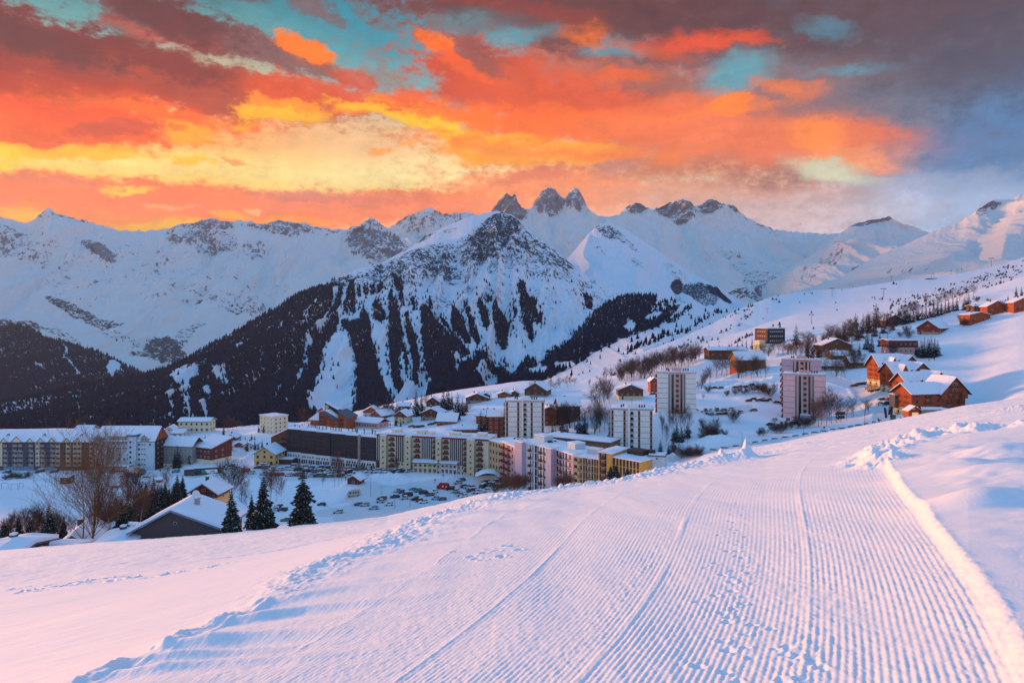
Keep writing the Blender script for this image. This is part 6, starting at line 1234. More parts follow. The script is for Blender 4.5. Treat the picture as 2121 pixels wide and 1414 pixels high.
# dark modern block on the hill
Y0 = 520.0; k_ = Y0 / F; A, B = facade_pts(1590, Y0, 1626, Y0 + 5); b = Bld('hotel', 'hotel', 'dark modern block with pale windows on a white base', 'on the hill above the towers', A, B, zpx(722, Y0)); q = MB(); q.box(0, b.W, 0, 14, 3.6, 14.4); b.part(q, 'wall', DARK); q = MB(); q.box(-.12, -.01, 0, 14, 3.6, 14.4); b.part(q, 'left_wall', WOODB); q = MB(); q.box(-.1, b.W, .1, 14, -3, 3.6); b.part(q, 'base_wall', WHITEW); snow_slab(b.r, -.6, b.W + .4, -.6, 14.4, 14.42, .6)
WH = m_simple('curtained_window', (.55, .56, .58), .6); WINH = win_mesh(DARK, WH, 0)
for f in range(3):
    for i in range(7): b.win(WINH, b.W * (.16 + .8 * i / 7), 5.6 + f * 3.3, .9, 1.3)
    for y in (3, 5.5, 8, 10.5): b.win(WINH, -.13, 5.6 + f * 3.3, 1, 1.2, 1, y)
for i in range(4): b.win(WIND, b.W * (.15 + .22 * i), 1.8, .9, 1.0, y=.08)
q = MB(); q.box(-5.5, -.2, 2, 9, -3, 5.4); o = b.part(q, 'annex', CREAM); snow_slab(o, -5.7, -.2, 2, 9, 5.41, .5)
b.r.location = b.r.location * (622 / 520); b.r.scale = (622 / 520,) * 3
# restaurant on the far piste
r_ = root('mountain_restaurant', tuple(unit(1930, 576, 1160))); reg(r_, 'restaurant', 'tiny low restaurant with a dark front', 'high on the open ski hill'); q = MB(); q.box(-10, 10, 0, 9, -2, 1.8); q.build('wall', WOODB, r_); snow_slab(r_, -10.5, 10.5, -.5, 9, 1.61, 1.2)
# ---- the near house with the satellite dish
Yn = 106.0; k_ = Yn / F; xl_, xr_ = (284 - CX) * k_, (462 - CX) * k_; r_ = root('house', (xl_, Yn, zpx(1150, Yn))); reg(r_, 'house', 'near dark-brown house with a white satellite dish on its chimney', 'just behind the slope edge')
Wn = xr_ - xl_; hn = lambda p: (1150 - p) * k_
ap = (359 - 284) * k_; le, re_ = hn(1112), hn(1100)
q = MB(); q.prism([(0, -4), (Wn, -4), (Wn, hn(1095)), (ap, hn(1058)), (0, hn(1098))], 'y', 0, 7.4); q.build('wall', mw('grey_brown_brick', (.115, .085, .085), scale=5, var=.2), r_)
kl = (hn(1058) - hn(1098)) / ap; kr = (hn(1058) - hn(1095)) / (Wn - ap); o1, o2 = 1.1, .6; zt = hn(1058) + .12
q = MB(); pr = [(-o1, zt - kl * (ap + o1)), (ap, zt), (Wn + o2, zt - kr * (Wn - ap + o2)), (Wn + o2, zt - kr * (Wn - ap + o2) + .28), (ap, zt + .28), (-o1, zt - kl * (ap + o1) + .28)]
q.prism(pr, 'y', -1.0, 8.2); ro = q.build('roof', m_simple('blue_grey_fascia', (.16, .24, .34), .6, .1), r_)
q = MB(); g = {}; nu, nv = 26, 18
for j in range(nv + 1):
    for i in range(nu + 1):
        u = -o1 + .05 + (Wn + o1 + o2 - .1) * i / nu; y = -.95 + 9.1 * j / nv; zz = zt + .28 - (kl * (ap - u) if u < ap else kr * (u - ap)); sm = .12 * math.exp(-((u - ap) / .5) ** 2)
        e_ = .55 if (i in (0, nu) or j in (0, nv)) else 1; g[i, j] = len(q.v); q.v.append((u, y, zz - sm + .42 * e_ + .08 * float(fbm(u / 3, y / 3, 2))))
for j in range(nv):
    for i in range(nu): q.f.append((g[i, j], g[i + 1, j], g[i + 1, j + 1], g[i, j + 1])); q.m.append(0)
ed = [(i, 0) for i in range(nu + 1)] + [(nu, j) for j in range(1, nv + 1)] + [(i, nv) for i in range(nu - 1, -1, -1)] + [(0, j) for j in range(nv - 1, 0, -1)]
lo = {}
for e in ed: v = q.v[g[e]]; u = v[0]; zz = zt + .285 - (kl * (ap - u) if u < ap else kr * (u - ap)); lo[e] = len(q.v); q.v.append((v[0], v[1], zz))
for a, c in zip(ed, ed[1:] + ed[:1]): q.f.append((lo[a], lo[c], g[c], g[a])); q.m.append(0)
sn = q.build('snow_cap', SNOW, ro); sn.data.polygons.foreach_set('use_smooth', [True] * len(sn.data.polygons))
inst(WINP, 'window', r_, ((363 - 284) * k_, -.03, hn(1083)), 0, (.42, 1, .42))
chx, chz = (383 - 284) * k_ + .3, hn(1062); q = MB(); q.box(chx - .3, chx + .3, 3.2, 3.8, chz - 2, chz + 1.15); q.box(chx - .38, chx + .38, 3.12, 3.88, chz + 1.15, chz + 1.27); ch_ = q.build('chimney', CONC, r_)
q = MB(); q.cyl(chx, 3.5, chz + 1.27, chz + 1.7, .04, 6); q.build('mast', DARK, ch_)
q = MB(); n = 18; c0 = len(q.v)
for rr in range(5):
    for i in range(n): a = 6.2832 * i / n; R_ = .60 * rr / 4; q.v.append((chx - .05 + R_ * math.cos(a), 3.35 - .35 * (rr / 4) ** 2 * .6, chz + 1.95 + R_ * 1.05 * math.sin(a)))
for rr in range(4):
    for i in range(n): j = (i + 1) % n; q.f.append((rr * n + i, rr * n + j, (rr + 1) * n + j, (rr + 1) * n + i)); q.m.append(0)
q.box(chx - .07, chx - .03, 2.8, 3.3, chz + 1.9, chz + 1.93); q.build('satellite_dish', m_simple('dish_paint', (.75, .78, .8), .5, .05), ch_)
settle_ground()
# ---------------------------------------------------------------- trees
BARK = m_simple('bark', (.075, .05, .038), .9, .3, 6); BIRCH = m_simple('birch_bark', (.42, .38, .35), .8, .4, 9); TWIG = m_simple('twigs', (.085, .052, .045), .9, .3, 4, snow=.0); TWIGG = m_simple('grey_twigs', (.075, .062, .062), .9, .3, 4, snow=.02); TWIGO = m_simple('tall_tree_bark', (.17, .105, .055), .9, .3, 5)
NEEDLE = m_simple('spruce_needles', (.022, .030, .022), .85, .5, 1.2, snow=.07); NEEDLED = m_simple('dark_spruce_needles', (.014, .022, .028), .85, .5, 1.0, snow=.05); NEEDLEB = m_simple('brownish_needles', (.06, .036, .028), .9, .5, 1.5, snow=.04)
def tube(V, T, p, q, r0, r1, n=3):
    p, q = np.array(p), np.array(q); d = q - p; L = np.linalg.norm(d) + 1e-9; d = d / L
    a = np.cross(d, (0, 0, 1.0) if abs(d[2]) < .9 else (1.0, 0, 0)); a /= np.linalg.norm(a); c = np.cross(d, a); b = len(V)
    for (o, r) in ((p, r0), (q, r1)):
        for k in range(n): t = 6.2832 * k / n; V.append(o + (a * math.cos(t) + c * math.sin(t)) * r)
    for k in range(n): j = (k + 1) % n; T.append((b + k, b + j, b + n + j)); T.append((b + k, b + n + j, b + n + k))
def tubes(S, n):
    """all limbs at once: S rows are p, q, r0, r1"""
    S = np.array(S, float).reshape(-1, 8); p, q, r0, r1 = S[:, :3], S[:, 3:6], S[:, 6], S[:, 7]; d = q - p; d /= np.linalg.norm(d, axis=1)[:, None] + 1e-9
    up = np.where(np.abs(d[:, 2:3]) < .9, np.array([[0, 0, 1.0]]), np.array([[1.0, 0, 0]])); a = np.cross(d, up); a /= np.linalg.norm(a, axis=1)[:, None]; c = np.cross(d, a); m = len(S); V = np.zeros((m, 2 * n, 3))
    for k in range(n):
        t = 6.2832 * k / n; w = a * math.cos(t) + c * math.sin(t); V[:, k] = p + w * r0[:, None]; V[:, n + k] = q + w * r1[:, None]
    b = np.arange(m)[:, None] * 2 * n; T = []
    for k in range(n): j = (k + 1) % n; T.append(b + np.array([[k, j, n + j]])); T.append(b + np.array([[k, n + j, n + k]]))
    return V.reshape(-1, 3), np.concatenate(T)
def bare(seed, h, spread=.5, up=.6, depth=3, kids=3, trunks=1, first=.25, thick=.018, fan=.15, minr=.012, lenk=1.0, n0=7):
    """(trunk, crown) of a leafless tree of height h"""
    r = random.Random(seed); A, Cc = [], []
    def unit3(x, y, z): l = math.sqrt(x * x + y * y + z * z) + 1e-9; return (x / l, y / l, z / l)
    def grow(p, d, L, rad, lv):
        n = n0 if lv == 0 else (4 if lv == 1 else 3); wob = .05 if lv == 0 else .13
        for i in range(n):
            d = unit3(d[0] + r.gauss(0, wob), d[1] + r.gauss(0, wob), d[2] + r.gauss(0, wob * .5) + .06 * up); q = (p[0] + d[0] * L / n, p[1] + d[1] * L / n, p[2] + d[2] * L / n)
            r1 = rad * (.86 if lv == 0 else .72); (A if lv == 0 else Cc).append((*p, *q, max(rad, minr), max(r1, minr))); p = q; rad = r1; t = (i + 1) / n
            if lv < depth and (lv > 0 or t > first):
                for _ in range(kids if lv == 0 else (2 if lv == 1 else 1)):
                    a = r.uniform(0, 6.283); sp = spread * r.uniform(.8, 1.3); nd = unit3(d[0] * (1 - spread) + math.cos(a) * sp, d[1] * (1 - spread) + math.sin(a) * sp, d[2] * (1 - spread) + r.uniform(-.1, .7) * up * sp)
                    LL = L * r.uniform(.34, .56) * (1.3 - .75 * t) * lenk if lv == 0 else L * r.uniform(.38, .65)
                    if LL > .22: grow(p, nd, LL, rad * .55, lv + 1)
    for k in range(trunks):
        a = r.uniform(0, 6.283); f = fan if trunks > 1 else .04; e = .25 * (trunks > 1); grow((math.cos(a) * e, math.sin(a) * e, -.5), (math.cos(a) * f, math.sin(a) * f, 1.0), h * r.uniform(.8, .98), h * thick, 0)
    return tubes(A, 5), tubes(Cc, 3)
def spruce(seed, h, rad, whorls=16, arms=9, tw=5, droop=.28, gap=0.0):
    r = random.Random(seed); V, T = [], []
    for w in range(whorls):
        t = (w + .3) / whorls; z = h * (.04 + .95 * t); R_ = rad * (1 - t) ** .82 * (r.uniform(.8, 1.15)) + .10
        if gap and r.random() < gap: R_ *= .55
        n = max(4, int(arms * (1 - t * .5))); a0 = r.uniform(0, 6.28)
        for k in range(n):
            a = a0 + 6.283 * k / n + r.uniform(-.2, .2); L = R_ * r.uniform(.65, 1.2); ca, sa = math.cos(a), math.sin(a); rise = .10 * L
            pts = [(0, 0), (L * .45, rise - droop * L * .28), (L * .8, -droop * L * .75), (L, -droop * L * .8 + .06 * L)]
            wd = L * .20 + .06; P = [np.array([x * ca, x * sa, z + dz]) for x, dz in pts]; nrm = np.array([-sa, ca, 0]); b = len(V)
            V.append(P[0]); V.append(P[1] + nrm * wd); V.append(P[1] - nrm * wd); V.append(P[1] + np.array([0, 0, .10 * L + .05])); V.append(P[2] + nrm * wd * .7 - np.array([0, 0, .06 * L])); V.append(P[2] - nrm * wd * .7 - np.array([0, 0, .06 * L])); V.append(P[3])
            T += [(b, b + 1, b + 3), (b, b + 3, b + 2), (b + 1, b + 4, b + 3), (b + 3, b + 5, b + 2), (b + 4, b + 6, b + 3), (b + 3, b + 6, b + 5)]
            for s in range(tw):
                f = r.uniform(.25, 1.0); base = P[0] + (P[3] - P[0]) * f; base[2] = z + (rise - droop * L * .8 * f) ; sd = r.choice((-1, 1)); ll = L * .32 * (1.2 - f) + .18
                tip = base + nrm * sd * ll + np.array([ca * ll * .5, sa * ll * .5, -.30 * ll]); lo = base + np.array([0, 0, -.42 * ll]); b = len(V); V += [base, tip, lo]; T.append((b, b + 1, b + 2))
    b = len(V); V += [np.array([.05, 0, h * .93]), np.array([-.05, .05, h * .93]), np.array([0, -.05, h * .93]), np.array([0, 0, h * 1.03])]; T += [(b, b + 1, b + 3), (b + 1, b + 2, b + 3), (b + 2, b, b + 3)]
    tv, tt = [], []; tube(tv, tt, (0, 0, -1), (0, 0, h * .97), h * .016 + .05, .02, 6)
    return (np.array(tv), np.array(tt)), (np.array(V), np.array(T))
def tree_me(data, tm, cm, kind):
    (tv, tt), (cv, ct) = data; return tri_mesh('trunk', tv, tt, mats=[tm]), tri_mesh('crown', cv, ct, mats=[cm])
SP = [tree_me(spruce(s, 10, r_, w, a, 3, d), BARK, NEEDLED, 0) for s, r_, w, a, d in ((1, 2.1, 15, 8, .3), (2, 2.5, 14, 8, .25), (3, 1.8, 17, 8, .35))]
SPB = [tree_me(spruce(s, 10, r_, 15, 8, 3, .2, .3), BARK, NEEDLEB, 0) for s, r_ in ((11, 1.9), (12, 2.2))]
BIG = [tree_me(spruce(s, 10, r_, w, 13, 14, d, g), BARK, NEEDLE, 0) for s, r_, w, d, g in ((21, 2.35, 22, .34, .0), (22, 2.6, 24, .32, .05), (23, 3.0, 22, .22, .15))]
BT = [tree_me(bare(s, 10, sp, up, 3, k, tr, f, .012, fan, .018), BARK, mt, 0) for s, sp, up, k, tr, f, fan, mt in ((1, .42, .9, 3, 1, .25, 0, TWIGG), (2, .55, .7, 3, 1, .2, 0, TWIG), (3, .40, 1.0, 2, 3, .1, .2, TWIGG), (4, .6, .6, 3, 1, .15, 0, TWIG))]
BTB = [tree_me(bare(s, 10, .35, 1.0, 3, 3, 1, .2, .010, 0, .016), BIRCH, TWIG, 0) for s in (31, 32)]
BU = [tree_me(bare(s, 10, .5, .8, 2, 3, 6, .05, .008, .75, .03), TWIG, mt, 0) for s, mt in ((41, TWIG), (42, TWIGG), (43, TWIG))]
rt = random.Random(5)
def tree(kind, me, loc, h, look, where, cat='tree', group=None, wide=1.0):
    o = root(kind, loc, rt.uniform(0, 6.28)); k = h / 10; o.scale = (k * wide, k * wide, k)
    inst(me[0], 'trunk', o); inst(me[1], 'crown' if kind != 'bush' else 'twigs', o); reg(o, cat, look, where, group); return o
def tpx(kind, L, px, py, hpx, look, where, Y=None, wide=1.0, group=None, cat='tree', i=None):
    if Y is None: X, Yq, Z = g_px(px, py)
    else: X, Yq, Z = g_Y(px, Y); Z = zpx(py, Y) if py else Z
    return tree(kind, L[rt.randrange(len(L)) if i is None else i], (X, Yq, Z), hpx * Yq / F, look, where, cat, group, wide)
# near firs and trees behind the slope edge
for (px, py, h, Y, i, look, where, wd) in [(479, 1122, 108, 99, 0, 'shaggy dark fir', 'against the right end of the near house roof', 1), (545, 1098, 114, 158, 1, 'broad snow-flecked fir', 'in the middle of the near fir trio', .95), (521, 1094, 72, 163, 0, 'smaller fir', 'tucked against the broad middle fir', .9), (627, 1090, 122, 165, 2, 'tall ragged fir with long lower boughs', 'rightmost of the near firs', .88),
    (367, 1055, 74, 190, 0, 'dark twin fir', 'left of the red chalet', 1.0), (378, 1050, 66, 193, 1, 'dark pointed fir', 'touching the red chalet', .9), (350, 1060, 50, 185, 0, 'short dark fir', 'below the dark twin fir', 1.0), (252, 1118, 88, 128, 1, 'dark fir', 'behind the white-barked birch', .9), (218, 1116, 66, 132, 0, 'slim dark fir', 'just right of the tall bare tree', .8),
    (101, 1138, 98, 118, 0, 'red-brown tinted fir', 'standing alone left of the tall bare tree', .95), (38, 1142, 74, 118, 1, 'small dark fir', 'at the left edge beside the street pole', .95), (8, 1136, 62, 116, 0, 'small fir', 'cut by the left picture edge', 1), (62, 1136, 62, 119, 0, 'slim dark fir', 'between the two left-edge firs', .9), (132, 1134, 62, 120, 1, 'dark fir', 'left of the tall bare tree trunk', .9), (295, 1092, 84, 170, 1, 'bushy fir', 'left end of the fir row above the near house', 1.1), (318, 1080, 92, 172, 2, 'ragged fir', 'tallest in the fir row above the near house', .8), (334, 1078, 78, 176, 0, 'short ragged fir', 'right end of the fir row above the near house', 1.0), (273, 1095, 48, 165, 0, 'low dark fir', 'below the fir row above the near house', 1.2)]:
    tpx('fir_tree', BIG, px, py, h, look, where, Y, wd, i=i)
bigt = tree_me(bare(77, 10, .42, .85, 4, 2, 5, .14, .0085, .17, .0062, .95, 9), TWIGO, TWIGO, 0)
X, Y, Z = g_Y(180, 112); tree('bare_tree', bigt, (X, Y, zpx(1150, 112)), 17.2, 'tall many-stemmed bare tree with spreading yellow-brown branches', 'in front of the long gabled block')
BTN = [tree_me(bare(s, 10, .42, .8, 4, 2, tr, .15, .009, .12, .013, .85, 9), bk, TWIG, 0) for s, tr, bk in ((81, 1, BIRCH), (82, 2, BARK), (83, 1, BARK))]
for (px, py, h, Y, i, look, where, wd) in [(235, 1128, 110, 112, 0, 'white-barked birch', 'between the tall bare tree and the near house', 1), (272, 1075, 100, 175, 1, 'reddish bare tree', 'behind the fir row above the near house', 1.1), (210, 1120, 90, 120, 2, 'dark-stemmed bare tree', 'just behind the tall bare tree', .8), (66, 1130, 76, 130, 1, 'fine-twigged bare tree', 'left of the red-brown fir', 1.1), (55, 1125, 62, 140, 2, 'bare tree', 'by the small dark fir at the left edge', 1.2), (16, 1140, 72, 118, 1, 'bare tree', 'at the far left edge', 1.1), (125, 1128, 64, 128, 1, 'low bare tree', 'right of the red-brown fir', 1.2), (85, 1130, 60, 150, 2, 'thin bare tree', 'behind the red-brown fir', 1),
    (352, 1022, 52, 215, 0, 'snowy-twigged bare tree', 'above the dark twin fir', 1.1), (255, 1018, 36, 230, 2, 'small bare tree', 'on the snowfield below the white block', 1.1), (268, 1035, 58, 215, 1, 'reddish feathery bare tree', 'on the snowfield below the white block', .9), (480, 1040, 80, 205, 1, 'dense brown bare tree', 'right of the red chalet', 1.25), (462, 1036, 66, 210, 2, 'brown bare tree', 'over the roof of the red chalet', 1.1), (500, 1034, 60, 215, 2, 'upright bare tree', 'right of the dense brown bare tree', 1), (515, 1060, 60, 190, 0, 'pale bare tree', 'left of the near fir trio', 1.0),
    (560, 1032, 62, 230, 1, 'tall thin bare tree', 'rising above the near fir trio', .8), (572, 1035, 54, 232, 2, 'thin bare tree', 'right above the broad middle fir', .8), (583, 1036, 50, 234, 0, 'slender bare tree', 'between the near firs', .9), (551, 1020, 50, 250, 2, 'dark slender bare tree', 'between house and near firs', .9), (693, 1006, 54, 300, 2, 'bare poplar', 'left of the pair by the ticket hut', .7), (702, 1007, 62, 300, 2, 'taller bare poplar', 'beside the ticket hut', .7), (710, 1004, 50, 303, 0, 'bare poplar', 'right of the pair by the ticket hut', .7), (668, 1006, 28, 300, 0, 'small bare tree', 'on the snow strip between the car parks', 1), (618, 995, 34, 310, 2, 'bare tree', 'behind the tall ragged fir', 1), (823, 982, 34, 345, 1, 'thin bare tree', 'before the striped glass bays', .8)]:
    tpx('bare_tree', BTN, px, py, h, look, where, Y, wd, i=i)
for (px, py, h, Y, i, look, where, wd) in [(228, 1100, 52, 150, 0, 'dark fir', 'in the dense stand right of the tall bare tree', 1), (240, 1104, 60, 145, 1, 'dark fir', 'in the dense stand right of the tall bare tree', .9), (264, 1100, 62, 150, 2, 'dark fir', 'in the dense stand right of the tall bare tree', .8), (283, 1085, 54, 168, 0, 'dark fir', 'in the dense stand right of the tall bare tree', .9), (302, 1078, 60, 178, 1, 'dark fir', 'in the dense stand right of the tall bare tree', .9), (342, 1068, 56, 185, 1, 'dark fir', 'in the dense stand right of the tall bare tree', .9), (360, 1064, 50, 188, 1, 'dark fir', 'in the dense stand right of the tall bare tree', .9), (326, 1066, 48, 190, 0, 'dark fir', 'in the dense stand right of the tall bare tree', .9)]: tpx('fir_tree', BIG, px, py, h * 1.3, look, where, Y, wd * .95, i=i)
for (px, py, h, Y) in [(195, 1122, 60, 128), (206, 1118, 72, 126), (222, 1112, 70, 134), (246, 1108, 76, 140), (262, 1098, 70, 150), (278, 1092, 72, 156), (290, 1086, 66, 164), (306, 1080, 70, 170), (320, 1074, 62, 178), (338, 1068, 58, 184), (355, 1062, 52, 190), (268, 1060, 56, 190), (246, 1058, 50, 194), (30, 1136, 66, 122), (48, 1134, 70, 124), (76, 1132, 74, 124), (92, 1134, 56, 122), (118, 1130, 60, 126), (140, 1126, 54, 132), (3, 1142, 60, 118)]: tpx('bare_tree', BTN, px, py, h, 'reddish-brown bare tree', 'in the thicket behind the near slope edge', Y, 1.1)
# village firs: (px, base, height)
def firs(L, look, where, lib=SP, group=None, wide=1.0):
    for t in L: tpx('fir_tree', lib, t[0], t[1], t[2] * 1.15, look, where, wide=.88 * wide * (t[3] if len(t) > 3 else 1), group=group)
firs([(362, 968, 34), (368, 969, 42, 1.1), (394, 966, 36)], 'dark fir', 'in front of the plain grey block', wide=1.1)
firs([(425, 913, 12), (436, 914, 12), (448, 913, 11), (463, 905, 22), (478, 922, 22), (498, 912, 10), (508, 914, 12), (521, 911, 12), (459, 914, 14), (470, 925, 14), (536, 900, 14), (546, 902, 17), (527, 916, 16)], 'small fir', 'scattered on the snow beyond the red block')
firs([(512, 934, 22), (528, 932, 20), (543, 928, 18), (535, 936, 16)], 'small dark fir', 'above the yellow house')
firs([(735, 891, 18), (748, 893, 20), (820, 884, 18), (830, 884, 14), (808, 886, 9)], 'small fir', 'before the low pink building')
firs([(802, 862, 40, 1.1), (812, 862, 34), (822, 864, 26), (795, 866, 24)], 'dark fir', 'in the clump by the small dark chalet', wide=1.1)
firs([(862, 862, 50, 1.1), (873, 860, 42), (880, 866, 24), (918, 850, 40, 1.2), (928, 848, 44, 1.1), (948, 858, 42, 1.1), (958, 860, 34, 1.2), (936, 846, 30), (966, 852, 22)], 'tall dark fir', 'in the upper hamlet', wide=1.1)
firs([(996, 900, 44, 1.2), (1010, 903, 52, 1.2), (1022, 906, 46, 1.2), (1031, 908, 34), (1003, 898, 26)], 'dense dark fir', 'left of the leftmost tower', wide=1.2)
firs([(1165, 898, 30, 1.2), (1175, 900, 22), (1200, 902, 40, 1.2), (1211, 900, 44, 1.1), (1205, 905, 26), (1263, 905, 34), (1145, 893, 18)], 'dark fir', 'between the two nearer white towers', wide=1.15)
firs([(1368, 940, 28, 1.2), (1385, 941, 22, 1.1), (1394, 938, 30, 1.1)], 'small snow-flecked fir', 'right of the nearest tower', wide=1.2)
firs([(1402, 912, 36, 1.3), (1412, 914, 30, 1.3), (1424, 905, 30, 1.2), (1396, 908, 26)], 'dark fir', 'in the clump below the parking terrace', wide=1.2)
firs([(1649, 715, 38, 1.3)], 'tall lone fir', 'right of the dark modern block', wide=1.2)
firs([(1672, 740, 34), (1682, 744, 30), (1694, 742, 26), (1702, 740, 24), (1765, 742, 30), (1780, 738, 26), (1796, 722, 40), (1806, 728, 34), (1822, 716, 26), (1658, 752, 18), (1845, 752, 0.1)][:10], 'dark fir', 'around the broad brown chalet', wide=1.2)
firs([(1902, 738, 26, 1.3), (1908, 740, 34, 1.3), (1915, 741, 38, 1.3), (1922, 740, 36, 1.3), (1929, 741, 40, 1.3), (1936, 739, 36, 1.3), (1942, 737, 30, 1.3), (1897, 736, 20, 1.2), (1925, 735, 30, 1.2), (1911, 734, 24, 1.2)], 'dark fir', 'in the dense clump on the piste edge', wide=.95)
firs([(1815, 678, 44, 1.3), (1772, 690, 36), (1788, 688, 34), (1798, 690, 40), (1800, 686, 30), (1762, 696, 34), (1838, 676, 28), (1844, 674, 30), (1872, 672, 36, 1.2), (1886, 668, 26), (1902, 664, 26), (1910, 662, 24), (1918, 660, 26), (1926, 658, 24), (1934, 657, 30), (1942, 655, 32), (1950, 653, 28), (1958, 650, 24), (1965, 648, 26), (1974, 645, 22), (1982, 644, 26), (1998, 642, 26), (2006, 640, 30), (1892, 667, 22), (1854, 676, 24), (1783, 700, 30), (1812, 696, 30), (1830, 690, 30), (1690, 728, 28), (1706, 722, 30), (1722, 718, 30), (1740, 712, 32), (1752, 706, 34), (1776, 704, 32), (1848, 684, 28), (1862, 668, 30), (1880, 666, 30), (1898, 662, 28), (1734, 700, 28), (1716, 706, 26)], 'dark fir', 'in the tree belt above the chalets', wide=1.1)
firs([(2105, 616, 20), (2116, 616, 20), (2088, 622, 10), (2008, 650, 16)], 'small fir', 'on the skyline piste', wide=1.2)
firs([(x, y, h) for x, y, h in [(1470 + i * 9.5 + rt.uniform(-3, 3), 716 - i * 2.6 + rt.uniform(-2, 2), rt.uniform(14, 26)) for i in range(13)]], 'brown-tinted conifer', 'in the row left of the dark modern block', SPB)
# bare trees
def bares(L, look, where, lib=BT, group=None, wide=1.0, kind='bare_tree', cat='tree'):
    for t in L: tpx(kind, lib, t[0], t[1], t[2], look, where, wide=wide * (t[3] if len(t) > 3 else 1), group=group, cat=cat)
g_row = []
for i in range(64):
    x = 1284 + 164 * (i / 63) + rt.uniform(-1.5, 1.5); y = np.interp(x, [1284, 1330, 1380, 1448], [790, 780, 766, 748]) + rt.uniform(-6, 5); g_row.append((x, y, rt.uniform(22, 40) if x > 1292 else 22))
bares(g_row, 'close-set bare tree', 'in the brown hedge-like row across the slope', BT, 'bare trees of the brown row', 1.1)
bares([(1256, 790, 26), (1266, 788, 22), (1280, 786, 30), (1290, 786, 36), (1236, 783, 8), (1221, 802, 14)], 'pale bare tree', 'left of the brown hedge-like row')
bares([(1226, 838, 32), (1234, 836, 36), (1242, 834, 40), (1250, 832, 44), (1258, 828, 36), (1240, 842, 30), (1252, 840, 34), (1230, 846, 24), (1262, 836, 26)], 'round bare tree', 'in the thicket above the nearest tower', wide=1.2)
bares([(1230, 898, 40), (1218, 894, 44), (1242, 896, 48), (1252, 894, 44), (1260, 890, 40), (1236, 888, 46), (1208, 884, 40), (1224, 880, 34), (1246, 882, 40), (1190, 890, 44), (1182, 886, 40), (1172, 884, 44), (1160, 886, 46), (1150, 888, 50), (1143, 886, 44), (1135, 882, 36), (1198, 880, 34)], 'bare tree', 'on the bank between the two nearer white towers', wide=1.1)
bares([(1366, 915, 0.1)][:0] + [(1372, 900, 50, .8), (1380, 912, 44, .8), (1392, 898, 50, .8), (1402, 894, 56, .8), (1412, 896, 52, .8), (1418, 898, 58, .8), (1426, 896, 44, .8), (1386, 890, 40, .8)], 'bare larch', 'below the parking terrace tower', BTB)
bares([(1460, 800, 26), (1452, 806, 24), (1470, 800, 30), (1446, 810, 18), (1464, 792, 16), (1456, 828, 14)], 'bare tree', 'on the bank right of the parking terrace tower')
bares([(1484, 780, 34, 1.2), (1495, 776, 40, 1.2), (1505, 778, 30, 1.2), (1516, 772, 40, 1.1), (1524, 770, 42, 1.1), (1532, 768, 34), (1488, 768, 24)], 'bare tree', 'left of the orange-brown chalet', wide=1.1)
bares([(1528 + i * 7 + rt.uniform(-2, 2), 782 + rt.uniform(-3, 2), rt.uniform(28, 44)) for i in range(9)], 'bare tree', 'in front of the orange-brown chalet', wide=.9)
bares([(1466, 814, 16), (1597, 817, 30), (1560, 812, 18), (1570, 812, 22), (1578, 812, 18), (1540, 816, 12), (1524, 817, 14), (1505, 820, 14), (1550, 814, 14), (1530, 812, 12), (1585, 814, 16)], 'small bare tree', 'on the snow terraces between the towers', BU)
bares([(1518, 873, 30, 1.0)], 'upright bare shrub', 'standing alone on the lower snow terrace', BU)
bares([(1470, 905, 44, .9), (1478, 908, 30, .9), (1462, 908, 26), (1452, 910, 14), (1502, 904, 14), (1486, 906, 22)], 'bare bush tree', 'on the bank above the fenced road', BU)
bares([(1572, 902, 12), (1582, 902, 18), (1608, 898, 24), (1617, 898, 26), (1628, 893, 20), (1637, 890, 18), (1650, 888, 22), (1660, 886, 26), (1668, 886, 20), (1600, 896, 16), (1676, 884, 24)], 'dark bush', 'along the bank by the pinkish tower', BU, kind='bush', cat='bush')
bares([(1686, 882, 40), (1695, 884, 50), (1702, 880, 46), (1712, 880, 52), (1722, 878, 54), (1732, 876, 50), (1742, 874, 44), (1754, 870, 36), (1718, 872, 60, .8), (1690, 876, 56, .8)], 'bare tree', 'right of the pinkish tower')
bares([(1768, 863, 44, .8), (1792, 860, 32, 1.2), (1800, 858, 26, 1.2), (1764, 864, 26)], 'bare tree', 'inside the bend of the snowy road')
bares([(1712, 772, 26), (1722, 776, 28), (1732, 780, 30), (1742, 784, 34), (1750, 782, 30), (1716, 758, 30), (1728, 760, 34), (1740, 758, 36), (1756, 760, 34), (1768, 764, 34), (1776, 766, 36), (1784, 762, 30), (1790, 758, 28), (1752, 766, 22), (1762, 752, 24)], 'bare tree', 'around the sheds behind the pink tower')
mass = []
for i in range(36):
    x = rt.uniform(1660, 1850); y = np.interp(x, [1660, 1700, 1760, 1850], [738, 722, 708, 684]) + rt.uniform(-16, 16); mass.append((x, y, rt.uniform(24, 38)))
bares(mass, 'reddish bare tree', 'in the wooded slope behind the broad brown chalet', [BT[1], BT[3], BTB[0]], 'reddish bare trees of the wooded slope', 1.25)
bares([(1566 + i * 6.5 + rt.uniform(-2, 2), 742 + rt.uniform(-5, 3) - i * .2, rt.uniform(18, 32)) for i in range(18)], 'dark bare tree', 'below the dark modern block', BT, wide=1.1)
bares([(1862 + i * 14 + rt.uniform(-2, 2), 662 - i * 4 + rt.uniform(-6, 0), rt.uniform(18, 28)) for i in range(12)], 'grey-brown bare tree', 'behind the fir belt above the chalets', BT, wide=1.2)
bares([(1990, 664, 14), (1996, 676, 18), (2022, 626, 12), (1878, 690, 16), (1866, 698, 12), (1882, 700, 18), (2048, 626, 8), (1500, 735, 12), (1484, 740, 14)], 'small bare tree', 'on open snow near the red chalet', BU)
